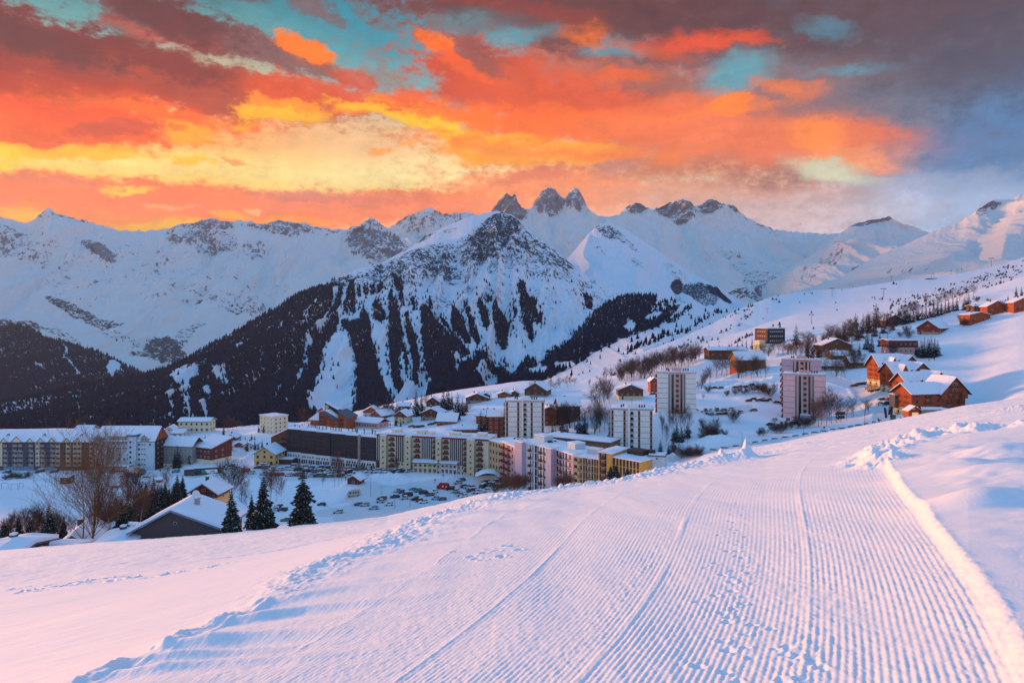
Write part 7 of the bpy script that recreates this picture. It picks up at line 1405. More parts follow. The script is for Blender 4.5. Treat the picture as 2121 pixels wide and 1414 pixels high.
bares([(1845, 742, 30, .9), (1852, 740, 24), (1858, 738, 22)], 'thin bare tree', 'left of the building with the flat snow roof')
bares([(660, 895, 20), (640, 885, 26), (630, 880, 30), (472, 892, 26), (482, 890, 22), (490, 888, 16), (465, 893, 22), (502, 886, 12)], 'reddish bare tree', 'on the bank before the dark wood', [BT[1], BT[3]], wide=1.4)
bares([(798, 866, 30), (786, 862, 26), (932, 850, 26), (966, 856, 26), (880, 846, 26), (1100, 814, 20), (1122, 812, 16), (1190, 800, 14), (1160, 806, 20), (1150, 808, 16), (1175, 803, 20), (1140, 808, 18), (1182, 800, 16)], 'brown bare tree', 'in the scrub above the upper hamlet', [BT[1], BT[3]], wide=1.3)
bares([(22, 992, 14), (36, 992, 14), (60, 990, 12), (10, 994, 10), (48, 994, 10)], 'low bare bush', 'below the long gabled block', BU, wide=1.4, kind='bush', cat='bush')
bares([(1412, 948, 26, 1.2), (1424, 946, 18, 1.4), (1432, 946, 20), (1442, 944, 24, 1.1), (1450, 944, 14)], 'reddish bare bush', 'on the crest beyond the flat-roofed house', BU, kind='bush', cat='bush', wide=1.2)
for (px, py, h, Y) in [(1040, 1012, 24, 255), (1052, 1010, 30, 250), (1060, 1008, 34, 246), (1072, 1006, 34, 242), (1085, 1004, 30, 240), (1028, 1016, 18, 258), (1066, 1012, 40, 236), (1170, 1000, 30, 225), (1160, 1002, 20, 225), (1180, 998, 18, 226)]: tpx('bush', BU, px, py + 6, h, 'reddish leafless bush', 'on the slope edge under the red balcony block', Y, 1.1, cat='bush')
for (px, py, h, Y) in [(1265, 990, 26, 232), (1276, 988, 26, 232), (1300, 984, 18, 234)]: tpx('fir_tree', BIG, px, py, h, 'dark fir top', 'before the low golden block', Y, 1.6)
# ---------------------------------------------------------------- vehicles
TYRE = m_simple('tyre', (.015, .015, .017), .9, .1); CGL = m_simple('car_glass', (.02, .025, .035), .1, .2, 1, spec=.8); LAMP = m_simple('head_lamp', (.5, .5, .5), .3, .1)
def paint(n, c): return m_simple(n, c, .38, .06, 1.0, spec=.6)
PAINT = {'silver': paint('silver_paint', (.50, .53, .56)), 'white': paint('white_paint', (.78, .79, .80)), 'black': paint('black_paint', (.02, .022, .026)), 'grey': paint('grey_paint', (.12, .13, .14)), 'dark blue': paint('dark_blue_paint', (.02, .04, .09)), 'red': paint('red_paint', (.50, .03, .02)), 'teal': paint('teal_paint', (.05, .28, .32)), 'brown': paint('brown_paint', (.10, .055, .045)), 'pale blue': paint('pale_blue_paint', (.30, .50, .68)), 'green': paint('green_paint', (.04, .14, .10)), 'beige': paint('beige_paint', (.48, .46, .36))}
def car_parts(kind):
    """profiles along x (front at -x), half widths; returns dict of builders"""
    if kind == 'estate': L, Wd, low, belt, top = 4.4, .86, .30, .92, 1.48; cab = [(-.75, belt), (-.15, top - .02), (.6, top), (1.55, top - .05), (2.08, belt + .05)]
    elif kind == 'hatchback': L, Wd, low, belt, top = 3.9, .83, .30, .92, 1.46; cab = [(-.8, belt), (-.15, top - .02), (.5, top), (1.15, top - .08), (1.8, belt + .05)]
    elif kind == 'off-roader': L, Wd, low, belt, top = 4.4, .90, .42, 1.12, 1.80; cab = [(-.8, belt), (-.3, top - .03), (.6, top), (1.85, top - .04), (2.1, belt + .05)]
    else: L, Wd, low, belt, top = 4.9, .95, .38, 1.15, 2.05; cab = [(-1.95, belt), (-1.15, top - .06), (0, top), (2.2, top - .03), (2.38, belt + .1)]
    h = L / 2; nose = belt - (.22 if kind != 'van' else .1)
    body = [(-h, low + .12), (-h + .08, nose - .12), (-h + .45, nose), (cab[0][0] - .05, belt), (cab[-1][0] + .02, belt + .04), (h, belt - .12), (h - .02, low + .1), (h - .3, low), (-h + .3, low)]
    def loft_(prof, w0, w1, zlo, zhi):
        q = MB(); n = len(prof); f = lambda z: w0 + (w1 - w0) * max(0, min(1, (z - zlo) / max(.01, zhi - zlo)))
        q.v = [(x, -f(z), z) for x, z in prof] + [(x, f(z), z) for x, z in prof]
        q.f = [tuple(range(n))[::-1], tuple(range(n, 2 * n))] + [(i, (i + 1) % n, n + (i + 1) % n, n + i) for i in range(n)]; q.m = [0] * len(q.f); return q
    B_ = loft_(body, Wd, Wd - .03, low, belt)
    C = loft_([(cab[0][0], belt - .02)] + cab[1:-1] + [(cab[-1][0], belt)], Wd - .04, Wd - .17, belt, top)
    Rf = MB(); r = cab[1:-1]; Rf.v = []; Rf.prism([(x, z + .015) for x, z in r] + [(x, z + .05) for x, z in r[::-1]], 'y', -(Wd - .19), Wd - .19)
    Pl = MB()
    for x in (cab[2][0] - .05, cab[1][0] + .02, cab[-2][0] - .05):
        for s in (-1, 1): Pl.hexa([(x, s * (Wd - .05), belt), (x + .09, s * (Wd - .05), belt), (x + .09, s * (Wd - .03), belt), (x, s * (Wd - .03), belt), (x, s * (Wd - .17), top - .02), (x + .09, s * (Wd - .17), top - .02), (x + .09, s * (Wd - .15), top - .02), (x, s * (Wd - .15), top - .02)])
    S = MB(); k = [(x, z + .055) for x, z in r]; S.prism([(k[0][0] - .1, k[0][1] - .03)] + [(x, z) for x, z in k] + [(x, z + .14) for x, z in k[::-1]], 'y', -(Wd - .2), Wd - .2)
    Wh = MB()
    n = 12
    for i in range(n):
        a, c = 6.2832 * i / n, 6.2832 * (i + 1) / n; b = len(Wh.v); Wh.v += [(.32 * math.cos(a), -.1, .32 * math.sin(a)), (.32 * math.cos(c), -.1, .32 * math.sin(c)), (.32 * math.cos(c), .1, .32 * math.sin(c)), (.32 * math.cos(a), .1, .32 * math.sin(a)), (0, -.105, 0), (0, .105, 0)]; Wh.f += [(b, b + 1, b + 2, b + 3), (b, b + 4, b + 1), (b + 3, b + 2, b + 5)]; Wh.m += [0, 0, 0]
    Hl = MB(); Hl.box(-.04, .04, -.16, .16, -.07, .07)
    return B_, C, Rf, Pl, S, Wh, Hl, (L, Wd, low, belt, nose)
CARS = {}
def car_meshes(kind, col):
    if (kind, col) not in CARS:
        B_, C, Rf, Pl, S, Wh, Hl, d = car_parts(kind); k0 = ('g', kind)
        if k0 not in CARS: CARS[k0] = (C.mesh('windows', [CGL]), S.mesh('snow_cap', [SNOW]), Wh.mesh('wheel', [TYRE]), Hl.mesh('headlight', [LAMP]))
        CARS[kind, col] = (B_.mesh('body', [PAINT[col]]), Rf.mesh('roof', [PAINT[col]]), Pl.mesh('pillars', [PAINT[col]])) + CARS[k0] + (d,)
    return CARS[kind, col]
rc = random.Random(9)
def car(px, py, kind, col, rz, where, snow=True, group='cars parked around the resort', Y=None, look=None, detail=True):
    X, Yq, Z = g_px(px, py) if Y is None else g_Y(px, Y); m = car_meshes(kind, col); L, Wd, low, belt, nose = m[7]
    o = root('parked_car' if kind != 'van' else 'parked_van', (X, Yq, Z + .02), R(rz)); reg(o, 'car' if kind != 'van' else 'van', look or f'{"snow-topped " if snow else ""}{col} {kind}', where, group)
    inst(m[0], 'body', o); inst(m[1], 'roof', o); inst(m[3], 'windows', o)
    if detail: inst(m[2], 'window_pillars', o)
    if snow: inst(m[4], 'snow_cap', o)
    for x in (-L / 2 + .8, L / 2 - .8):
        for s in (-1, 1): inst(m[5], 'wheel', o, (x, s * (Wd - .06), .32))
    if detail:
        for s in (-1, 1): inst(m[6], 'headlight', o, (-L / 2 + .06, s * (Wd - .28), nose - .16))
    return o
E, HB, OR, VN = 'estate', 'hatchback', 'off-roader', 'van'
w1 = 'in the near car park'
for a in [(756, 1047, E, 'silver', 5, w1, False), (774, 1054, E, 'pale blue', 8, w1, False), (788, 1040, HB, 'silver', 0, w1, True), (791, 1035, OR, 'grey', 0, w1, True), (831, 1020, HB, 'grey', 40, w1, True), (844, 1027, VN, 'black', 18, w1, True), (855, 1015, HB, 'teal', 10, w1, True), (866, 1018, E, 'teal', 30, w1, False), (877, 1022, E, 'dark blue', 20, w1, False), (861, 1035, E, 'black', 25, w1, False), (869, 1038, HB, 'brown', 25, w1, True), (877, 1041, E, 'white', 22, w1, False), (902, 1034, HB, 'pale blue', 5, w1, False), (916, 1035, HB, 'grey', 10, w1, True),
          (666, 1051, HB, 'dark blue', 15, w1, True), (825, 1018, E, 'silver', 40, w1, True)]: car(*a[:6], snow=a[6])
w2 = 'on the lower parking among the firs'
for a in [(577, 1050, HB, 'dark blue', 8, w2), (585, 1060, OR, 'black', 5, w2), (592, 1078, E, 'grey', 8, w2), (570, 1056, E, 'silver', 8, w2)]: car(*a)
w3 = 'in the far-right car park by the red tent'
for a in [(948, 1006, E, 'silver', 28, w3), (956, 1003, HB, 'grey', 28, w3), (933, 1014, OR, 'black', 12, w3), (943, 1019, E, 'silver', 30, w3), (950, 1023, HB, 'grey', 32, w3), (954, 1026, E, 'silver', 32, w3), (961, 1029, HB, 'white', 32, w3), (960, 1010, HB, 'red', 30, w3), (968, 1011, HB, 'pale blue', 30, w3), (975, 1012, E, 'silver', 30, w3), (973, 1018, HB, 'grey', 30, w3), (981, 1017, HB, 'brown', 30, w3), (986, 1021, E, 'silver', 25, w3), (994, 1021, E, 'white', 20, w3), (1000, 1013, VN, 'brown', 60, w3), (980, 991, HB, 'grey', 35, w3), (988, 993, E, 'silver', 35, w3), (996, 995, HB, 'white', 30, w3), (1004, 997, HB, 'red', 30, w3), (1013, 995, VN, 'white', 10, w3), (1022, 997, HB, 'grey', 20, w3), (1006, 1006, E, 'black', 25, w3), (1013, 1009, HB, 'brown', 25, w3), (1020, 1009, E, 'grey', 25, w3), (1028, 1011, HB, 'black', 20, w3), (1034, 1014, HB, 'red', 25, w3), (1042, 1010, E, 'silver', 25, w3), (1016, 1001, HB, 'silver', 25, w3), (1026, 1003, HB, 'grey', 25, w3), (1008, 1019, HB, 'white', 25, w3)]: car(*a)
cols = ['silver', 'grey', 'white', 'black', 'dark blue', 'silver', 'red', 'grey', 'pale blue', 'black', 'brown', 'white']
w10 = 'at the left end of the near car park'
for a in [(742, 1046, HB, 'grey', 8, w10), (700, 1062, E, 'silver', 10, w10), (806, 1046, HB, 'white', 12, w10), (818, 1030, E, 'dark blue', 20, w10), (838, 1033, HB, 'silver', 24, w10), (890, 1026, E, 'grey', 24, w10), (900, 1020, HB, 'white', 26, w10)]: car(*a)
def carrow(x0, x1, n, y0, y1, rz, where, jit=2, kinds=(HB, E, HB, OR)):
    for i in range(n): t = i / max(1, n - 1); car(x0 + (x1 - x0) * t + rc.uniform(-jit, jit), y0 + (y1 - y0) * t + rc.uniform(-.8, .8), rc.choice(kinds), rc.choice(cols), rz + rc.uniform(-7, 7), where, rc.random() < .85, detail=False)
carrow(762, 912, 15, 979, 988, 38, 'in the row below the tall cream block')
carrow(633, 722, 11, 977, 980, 38, 'in the front row below the dark brown block'); carrow(592, 632, 4, 972, 976, 12, 'left of the front row below the dark brown block'); carrow(605, 760, 12, 968, 975, 20, 'in the back row below the dark brown block', 3)
carrow(545, 720, 15, 983, 988, 8, 'in the lowest row on the plaza', 3); carrow(533, 580, 4, 970, 974, 5, 'before the yellow house', 2); carrow(478, 520, 5, 968, 980, 5, 'on the plaza left of the yellow house', 3)
car(789, 990, HB, 'teal', 5, 'alone below the row at the tall cream block'); car(545, 968, VN, 'white', 0, 'before the yellow house')
car(112, 984, HB, 'black', 20, 'below the long gabled block'); car(82, 983, OR, 'black', 60, 'below the long gabled block'); car(14, 983, HB, 'dark blue', 5, 'below the long gabled block'); car(364, 978, HB, 'teal', 12, 'on the road before the plain grey block', look='green-tinted hatchback')
w5 = 'on the parking terrace above the fenced road'
for a in [(1454, 862, HB, 'silver', 85, w5), (1464, 862, HB, 'black', 85, w5), (1462, 853, OR, 'black', 85, w5), (1472, 852, HB, 'silver', 85, w5), (1485, 851, VN, 'green', 85, w5), (1498, 851, HB, 'grey', 30, w5), (1512, 849, E, 'white', 15, w5), (1473, 861, HB, 'grey', 40, w5), (1488, 859, HB, 'dark blue', 20, w5), (1500, 858, HB, 'black', 20, w5), (1532, 855, E, 'white', 10, w5), (1560, 852, E, 'grey', 5, w5), (1440, 863, E, 'white', 5, w5), (1371, 861, E, 'black', 0, w5), (1358, 860, HB, 'grey', 0, w5)]: car(*a, detail=False)
w6 = 'on the upper snow terrace between the towers'
for a in [(1479, 806, HB, 'black', 20, w6), (1492, 806, E, 'grey', 20, w6), (1522, 804, HB, 'black', 25, w6), (1532, 802, HB, 'red', 25, w6), (1543, 802, HB, 'black', 15, w6), (1556, 799, OR, 'brown', 15, w6)]: car(*a, detail=False)
w7 = 'on the middle snow terrace between the towers'
for a in [(1560, 828, HB, 'black', 10, w7), (1580, 827, HB, 'silver', 20, w7), (1592, 827, HB, 'grey', 20, w7), (1585, 831, E, 'black', 5, w7), (1572, 831, E, 'black', 5, w7), (1550, 832, HB, 'black', 5, w7), (1608, 830, HB, 'black', 5, w7)]: car(*a, detail=False)
w8 = 'by the foot of the pinkish tower'
for a in [(1603, 871, HB, 'silver', 15, w8), (1594, 880, HB, 'black', 15, w8), (1632, 871, HB, 'brown', 60, w8), (1645, 869, E, 'white', 80, w8), (1642, 878, E, 'black', 10, w8), (1723, 830, HB, 'white', 20, w8), (1740, 857, VN, 'brown', 5, w8), (1740, 866, OR, 'black', 5, w8)]: car(*a, detail=False)
w9 = 'on the parking before the chalet complex'
for a in [(1768, 800, E, 'black', 10, w9), (1776, 797, HB, 'black', 10, w9), (1784, 796, E, 'black', 8, w9), (1793, 795, HB, 'grey', 5, w9), (1795, 806, E, 'white', 15, w9), (1806, 793, E, 'silver', 5, w9), (1816, 810, HB, 'black', 5, w9), (1805, 812, HB, 'black', 20, w9), (1826, 829, HB, 'black', 10, w9), (1836, 838, OR, 'black', 5, w9), (1846, 835, HB, 'grey', 20, w9), (1855, 836, E, 'silver', 30, w9), (1845, 812, E, 'silver', 5, w9), (1852, 818, E, 'grey', 5, w9), (1842, 828, HB, 'red', 5, w9), (1866, 850, E, 'silver', 12, w9), (1850, 846, E, 'black', 8, w9), (1822, 838, HB, 'white', 10, w9)]: car(*a, detail=False)
car(1351, 816, HB, 'black', 10, 'beside the orange chalet peeping out', detail=False); car(1351, 809, HB, 'red', 10, 'beside the orange chalet peeping out', detail=False)
for x, y in ((852, 884), (862, 885), (872, 884), (892, 879), (902, 876)): car(x, y, E, 'black', 12, 'on the snowed-in lane above the tall cream block', detail=False)
# beige camper van
X, Y, Z = g_px(732, 1034); o = root('camper_van', (X, Y, Z), R(18)); reg(o, 'camper van', 'beige high-roofed camper van', 'at the left end of the near car park')
def vloft(prof, w): q = MB(); q.prism(prof, 'y', -w, w); return q
vloft([(-2.9, .45), (-2.9, 1.05), (-2.2, 1.3), (-1.5, 2.15), (-.9, 2.55), (2.9, 2.6), (2.95, .5)], 1.0).build('body', PAINT['beige'], o); q = MB(); q.hexa([(-2.12, -1.02, 1.3), (-1.0, -1.02, 1.3), (-1.0, -1.01, 1.3), (-2.12, -1.01, 1.3), (-1.5, -1.02, 2.05), (-1.0, -1.02, 2.05), (-1.0, -1.01, 2.05), (-1.5, -1.01, 2.05)]); q.build('door_window', CGL, o)
for x in (-.4, .5, 1.6): q = MB(); q.box(x, x + .7, -1.02, -1.005, 1.4, 2.0); q.build('window', CGL, o)
q = MB(); q.hexa([(-2.25, -.85, 1.34), (-1.56, -.85, 2.16), (-1.56, .85, 2.16), (-2.25, .85, 1.34), (-2.28, -.85, 1.37), (-1.59, -.85, 2.19), (-1.59, .85, 2.19), (-2.28, .85, 1.37)]); q.build('windscreen', CGL, o)
for x in (-2.0, 1.9):
    for s in (-1, 1): inst(CARS['g', HB][2], 'wheel', o, (x, s * .93, .34))
# delivery truck, buses
X, Y, Z = g_px(278, 983); o = root('delivery_truck', (X, Y, Z)); reg(o, 'truck', 'white box truck with an orange patch', 'below the white block with the stair tower')
q = MB(); q.box(-3.4, 3.2, -1.2, 1.2, .95, 3.6); c_ = q.build('box_body', WHITEW, o); q = MB(); q.poly([(1.0, -1.22, 3.55), (3.2, -1.22, 3.55), (3.2, -1.22, 1.1), (2.2, -1.22, 1.1), (1.7, -1.22, 2.3)]); q.build('orange_patch', m_simple('orange_decal', (.75, .28, .02), .5), c_)
q = MB(); q.prism([(3.3, .6), (3.3, 2.9), (4.4, 2.8), (5.1, 1.7), (5.2, .6)], 'y', -1.1, 1.1); q.build('cab', PAINT['grey'], o); q = MB(); q.box(3.7, 4.5, -1.12, -1.105, 1.7, 2.5); q.build('cab_window', CGL, o); q = MB(); q.box(-3.3, 4.4, -.5, .5, .5, .94); q.build('chassis', DARK, o)
for x in (-2.4, -1.5, 4.0):
    for s in (-1, 1): inst(CARS['g', HB][2], 'wheel', o, (x, s * 1.0, .42), sc=(1.3, 1.3, 1.3))
for (px, py, rz, name, look, where) in ((430, 982, 17, 'coach', 'dark coach with a green side panel', 'on the road before the dark red block'), (394, 985, 17, 'bus', 'dark boxy bus end', 'left of the long dark coach')):
    X, Y, Z = g_px(px, py); o = root(name, (X, Y, Z), R(rz)); reg(o, 'bus', look, where); L = 6.0 if name == 'coach' else 2.6
    q = MB(); q.box(-L, L, -1.25, 1.25, .4, 3.2); bo = q.build('body', PAINT['black'] if name == 'coach' else PAINT['brown'], o); q = MB(); q.box(-L + .3, L - .3, -1.27, -1.255, 1.9, 2.95); q.build('window_band', CGL, o); q = MB(); q.box(-L, L, -1.2, 1.2, 3.21, 3.45); q.build('snow_cap', SNOW, o)
    if name == 'coach':
        q = MB(); q.box(-2.6, 4.6, -1.28, -1.271, .6, 2.3); pn = q.build('side_panel', PAINT['white'], bo); q = MB(); q.hexa([(-2.6, -1.3, .6), (0.2, -1.3, .6), (.2, -1.285, .6), (-2.6, -1.285, .6), (-2.6, -1.3, 2.3), (-1.2, -1.3, 2.3), (-1.2, -1.285, 2.3), (-2.6, -1.285, 2.3)]); q.box(1.2, 3.6, -1.3, -1.285, 1.2, 1.6); q.build('green_decal', m_simple('green_decal', (.03, .30, .18), .5), pn)
    for x in (-L + 1.2, L - 1.4):
        for s in (-1, 1): inst(CARS['g', HB][2], 'wheel', o, (x, s * 1.1, .45), sc=(1.4, 1.3, 1.4))
# red tent with a white cross panel
X, Y, Z = g_px(919, 1012); o = root('red_tent', (X, Y, Z), R(-12)); reg(o, 'tent', 'bright red box tent with white window patches', 'in the far-right car park'); q = MB(); q.prism([(-2.2, 0), (3.0, 0), (1.9, 2.3), (-2.0, 2.35)], 'y', -1.3, 1.6); q.build('canvas', m_simple('red_canvas', (.55, .02, .02), .7, .1), o)
q = MB(); q.box(-.35, .35, -1.33, -1.301, 1.0, 1.6); q.build('window_patch', WHITEW, o); q = MB(); q.box(1.3, 1.8, -1.33, -1.301, .9, 1.5); q.build('window_patch', WHITEW, o); q = MB(); q.box(-3.1, -2.21, -1.1, 1.3, 0, 1.3); q.build('side_flap', PAINT['brown'], o)
# ---------------------------------------------------------------- street furniture
def lamp_me(double=False, h=8):
    q = MB(); q.cyl(0, 0, -.5, h, .09, 6, 0, .05)
    for s in ((-1, 1) if double else (-1,)): q.hexa([(0, -.04, h - .15), (0, .04, h - .15), (s * 1.2, .04, h + .15), (s * 1.2, -.04, h + .15), (0, -.04, h - .05), (0, .04, h - .05), (s * 1.2, .04, h + .22), (s * 1.2, -.04, h + .22)])
    p = q.mesh('pole', [DARK]); q = MB()
    for s in ((-1, 1) if double else (-1,)): q.box(min(s * 1.0, s * 1.7), max(s * 1.0, s * 1.7), -.14, .14, h + .08, h + .24)
    return p, q.mesh('lamp_head', [CONC])
LM1, LM2, LM3 = lamp_me(), lamp_me(True), lamp_me(False, 5)
for (px, py, hp, m, look, where) in [(768, 1032, 38, LM1, 'single-arm street lamp', 'behind the beige camper van'), (791, 1034, 26, LM2, 'double-armed street lamp', 'over the silver cars of the near car park'), (818, 1052, 32, LM1, 'tall thin street lamp', 'at the slope edge by the near car park'), (849, 1048, 15, LM1, 'short street lamp', 'at the slope edge by the near car park'), (1004, 1000, 32, LM1, 'street lamp', 'before the round snow-roofed kiosk'), (727, 974, 28, LM1, 'thin street lamp', 'before the white base of the dark brown block'), (833, 978, 32, LM1, 'thin street lamp', 'before the tall cream block'), (762, 998, 16, LM1, 'short street lamp', 'left of the lone teal car'), (1424, 938, 26, LM1, 'thin lamp post', 'by the bushes on the snow crest'), (1537, 925, 30, LM1, 'thin lamp post', 'at the left end of the fenced road'), (1664, 905, 30, LM1, 'thin lamp post', 'halfway along the fenced road'), (1791, 884, 34, LM1, 'thin lamp post', 'at the right end of the fenced road'), (1805, 815, 26, LM2, 'double-armed lamp post', 'on the parking before the chalet complex'), (643, 976, 20, LM1, 'thin street lamp', 'at the front row below the dark brown block'), (573, 958, 0.1, LM1, '', '')][:-1]:
    X, Y, Z = g_px(px, py); o = root('street_lamp', (X, Y, Z), R(rc.uniform(-20, 20))); k = hp * Y / F / 8; o.scale = (1, 1, k); inst(m[0], 'pole', o); inst(m[1], 'lamp_head', o); reg(o, 'street lamp', look, where, 'street lamps of the resort')
o = root('street_pole', ((30 - CX) * 100 / F, 100, zpx(1158, 100))); q = MB(); q.cyl(0, 0, 0, 4.2, .07, 8); q.build('pole', CONC, o); q = MB(); q.box(-.06, .06, -.35, .3, 4.2, 4.32); q.build('lamp_head', CONC, o); reg(o, 'street lamp', 'grey metal lamp pole', 'at the far left beside the snow-buried roof')
def signpost(px, py, hp, col, look, where):
    X, Y, Z = g_px(px, py); o = root('road_sign', (X, Y, Z)); h = hp * Y / F; q = MB(); q.cyl(0, 0, -.3, h, .05, 6); q.build('post', DARK, o); q = MB(); n = 12; q.prism([(.45 * math.cos(6.2832 * i / n), h - .2 + .45 * math.sin(6.2832 * i / n)) for i in range(n)], 'y', -.1, -.06); q.build('disc', m_simple('sign_' + look.split()[0], col, .5), o); reg(o, 'road sign', look, where)
signpost(901, 1005, 8, (.45, .05, .04), 'red-faced round road sign', 'left of the red tent'); signpost(918, 1001, 8, (.12, .14, .16), 'grey round road sign', 'above the red tent'); signpost(942, 1000, 9, (.03, .03, .04), 'dark round road sign', 'right above the red tent'); signpost(332, 985, 12, (.03, .04, .06), 'dark round road sign', 'right of the delivery truck'); signpost(1707, 893, 8, (.03, .03, .04), 'dark round road sign', 'beside the fenced road')
# fence sections beside the road
FP = [(1478, 934), (1501, 930), (1524, 926), (1546, 921), (1564, 918), (1584, 914), (1604, 911), (1626, 908), (1647, 905), (1668, 901), (1688, 898), (1707, 895), (1727, 892), (1744, 890), (1762, 886), (1778, 883), (1794, 880), (1810, 876), (1822, 873)]
qf = MB()
for x in (-1.5, 1.4): qf.box(x, x + .1, -.05, .05, -.3, 1.0)
fpost = qf.mesh('post', [DARK]); qf = MB()
for z in (.45, .8): qf.box(-1.6, 1.6, -.03, .03, z, z + .14)
for x in (-.7, 0, .7): qf.box(x - .5, x + .15, -.04, .04, .55, .8)
frail = qf.mesh('rails', [DARK])
for i, (a, b_) in enumerate(FP):
    X, Y, Z = g_px(a, b_); j = min(i + 1, len(FP) - 1); k = max(0, i - 1); p0 = g_px(*FP[k]); p1 = g_px(*FP[j]); o = root('fence_section', (X, Y, Z), math.atan2(p1[1] - p0[1], p1[0] - p0[0])); inst(fpost, 'post', o); inst(frail, 'rails', o); reg(o, 'fence', 'short dark rail fence section', 'beside the fenced road', 'rail fence sections')
# drag-lift and chairlift pylons on the hill
LP = [(1723, 614, 22), (1830, 617, 24), (1847, 582, 14), (1929, 578, 14), (1681, 672, 26), (1590, 650, 14), (2054, 548, 22), (1971, 562, 10), (1982, 560, 10), (1992, 558, 10), (1935, 562, 9), (1393, 705, 12), (1800, 588, 8), (1765, 598, 8), (2041, 626, 20), (1264, 764, 10), (1760, 585, 8)]
q = MB(); q.cyl(0, 0, -1, 10, .3, 6, 0, .2); pm = q.mesh('mast', [DARK]); q = MB(); q.box(-3.4, 3.4, -.15, .15, 9.7, 10.2); q.box(-3.4, -2.6, -.3, .3, 9.1, 9.7); q.box(2.6, 3.4, -.3, .3, 9.1, 9.7); am = q.mesh('crossarm', [DARK])
def ski_pt(px, py):
    PXs, PYs, YYs, _ = ski; c = int(np.argmin(abs(PXs[0] - px))); r_ = int(np.argmin(abs(PYs[:, c] - py))); return P_ski[r_, c]
bpy.data.objects['mountain_restaurant'].location = ski_pt(1931, 578)
for (px, py, hp) in LP:
    X, Y, Z = ski_pt(px, py); o = root('lift_pylon', (X, Y, Z), rc.uniform(-.4, .4)); k = hp * .8 * Y / F / 10; o.scale = (k * .8, k * .8, k); inst(pm, 'mast', o); inst(am, 'crossarm', o); reg(o, 'lift pylon', 'T-shaped lift pylon', 'on the open ski hill', 'lift pylons on the hill')
# playground posts on the left, benches and small frames
for i, (px, py, w, h) in enumerate([(10, 1012, 14, 12), (30, 1014, 14, 13), (44, 1010, 8, 10)]):
    X, Y, Z = g_px(px, py); o = root('swing_frame', (X, Y, Z)); k = Y / F; q = MB()
    for x in (-w * k / 2, w * k / 2): q.cyl(x, 0, -.3, h * k, .07, 5)
    q.build('posts', DARK, o); q = MB(); q.box(-w * k / 2, w * k / 2, -.06, .06, h * k - .1, h * k); q.build('crossbar', DARK, o); reg(o, 'play frame', 'thin dark play frame', 'on the snowfield below the long gabled block')
for i, (px, py) in enumerate([(303, 990), (286, 989), (270, 988), (255, 988), (318, 988)]):
    X, Y, Z = g_px(px, py); o = root('road_barrier', (X, Y, Z)); q = MB(); q.box(-1.6, 1.6, -.1, .1, .35, .8); q.build('board', CREAM if i in (4,) else DARK, o); q = MB(); q.box(-1.5, -1.35, -.15, .15, -.2, .35); q.box(1.35, 1.5, -.15, .15, -.2, .35); q.build('feet', DARK, o); reg(o, 'barrier', 'pale barrier board' if i == 4 else 'dark barrier board', 'below the delivery truck')
# tall advertising flags
for i, (px, py, hp, tilt) in enumerate([(1834, 869, 26, -8), (1844, 867, 24, 0), (1838, 862, 16, 12), (1905, 860, 20, -10)]):
    X, Y, Z = g_Y(px, 322 if i < 3 else 300); Z = zpx(py, Y); h = hp * Y / F; o = root('feather_flag', (X, Y, Z)); o.rotation_euler = (0, R(tilt), 0); q = MB(); q.cyl(0, 0, -.6, h, .05, 6); q.build('pole', DARK, o); q = MB(); q.prism([(.05, .7), (.9, .9), (1.1, h * .7), (.9, h * .93), (.05, h)], 'y', -.02, .02); q.build('banner', [DARK, DARK, REDW, DARK][i] if True else DARK, o)
    reg(o, 'flag', ['tall dark feather flag', 'black feather flag', 'short red feather flag', 'leaning dark feather flag'][i], 'at the entrance of the chalet parking' if i < 3 else 'before the small orange-lit wooden hut')
o = root('dark_bin', g_Y(1850, 326), 0); o.location.z = zpx(866, 326); q = MB(); q.box(-.9, .9, -.6, .6, -1, 1.3); q.build('box', PAINT['green'], o); q = MB(); q.box(-.95, .95, -.65, .65, 1.3, 1.45); q.build('lid', DARK, o); reg(o, 'container', 'dark green waste container', 'beside the black feather flag')
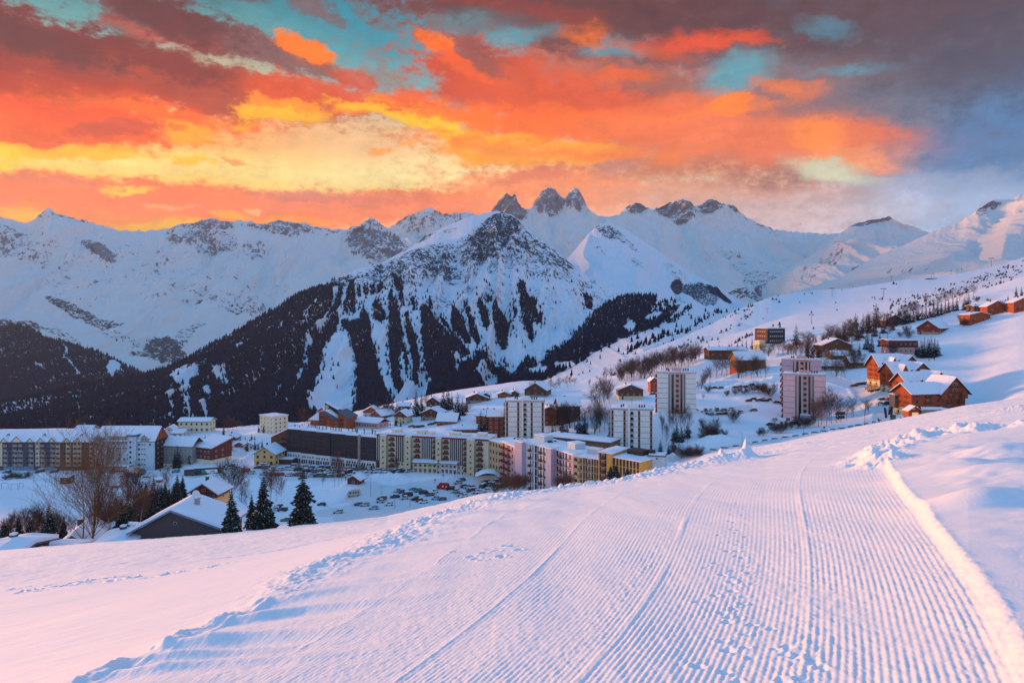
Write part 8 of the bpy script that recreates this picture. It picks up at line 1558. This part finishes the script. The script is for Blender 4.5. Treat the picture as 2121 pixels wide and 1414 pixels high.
# walkers on the road
SKIN = m_simple('skin', (.5, .3, .22), .6); COATS = [m_simple('dark_coat', (.02, .025, .035), .8), m_simple('red_coat', (.22, .03, .03), .8), m_simple('blue_coat', (.03, .06, .13), .8)]
def person(px, py, coat, look, where, Y=None, step=.22, rz=0):
    X, Yq, Z = g_px(px, py) if Y is None else g_Y(px, Y)
    me = bpy.data.meshes.new('person'); J = [(0, 0, .95), (0, 0, 1.2), (0, 0, 1.42), (0, 0, 1.52), (0, -.02, 1.66), (-.1, 0, .9), (-.12, -step, .5), (-.12, -step * 1.1, .08), (-.12, -step - .18, .03), (.1, 0, .9), (.12, step * .8, .5), (.12, step * 1.6, .1), (.12, step * 1.2, .03), (-.2, 0, 1.38), (-.27, .08, 1.1), (-.25, -.05, .88), (.2, 0, 1.38), (.27, -.08, 1.1), (.25, .05, .88), (0, -.02, 1.76)]
    Ed = [(0, 1), (1, 2), (2, 3), (3, 4), (4, 19), (0, 5), (5, 6), (6, 7), (7, 8), (0, 9), (9, 10), (10, 11), (11, 12), (2, 13), (13, 14), (14, 15), (2, 16), (16, 17), (17, 18)]
    rad = [.16, .17, .15, .06, .10, .10, .075, .055, .045, .10, .075, .055, .045, .075, .055, .04, .075, .055, .04, .07]
    me.from_pydata(J, Ed, []); o = bpy.data.objects.new('person', me); COL.objects.link(o); o.location = (X, Yq, Z + .02); o.rotation_euler = (0, 0, rz); md = o.modifiers.new('skin', 'SKIN')
    for i, v in enumerate(me.skin_vertices[0].data): v.radius = (rad[i], rad[i]); v.use_root = i == 0
    s_ = o.modifiers.new('sub', 'SUBSURF'); s_.levels = 1; s_.render_levels = 1; me.materials.append(coat); reg(o, 'person', look, where)
    q = MB(); q.cyl(0, -.03, 1.60, 1.72, .075, 8, 0, .08); q.build('face', SKIN, o)
person(1819, 856, COATS[0], 'person in dark clothes walking', 'on the bend of the snowy road', Y=333); person(1821, 871, COATS[2], 'person in a blue coat walking', 'near the right end of the fenced road', Y=322); person(460, 951, COATS[0], 'person in a dark coat', 'on the road right of the dark red block'); person(466, 949, COATS[1], 'person in a red coat', 'on the road right of the dark red block', rz=1.0); person(1866, 866, COATS[0], 'person in dark clothes standing', 'left of the small orange-lit wooden hut', Y=315, step=.05); person(1924, 749, COATS[0], 'skier in dark clothes', 'on the piste below the dense fir clump', step=.1); person(1935, 748, COATS[1], 'skier in a red jacket', 'on the piste below the dense fir clump', step=.1); person(728, 991, COATS[0], 'person in dark clothes', 'beside the ticket hut', rz=.5)
link('snow_ground', grid_mesh('snow_ground', P_v, {'packed': packed}), M_GROUND, kind='structure')
settle_labels()
for o in bpy.data.objects:
    if 'label' in o and not 4 <= len(o['label'].split()) <= 16: print('LABEL', len(o['label'].split()), o.name, o['label'])
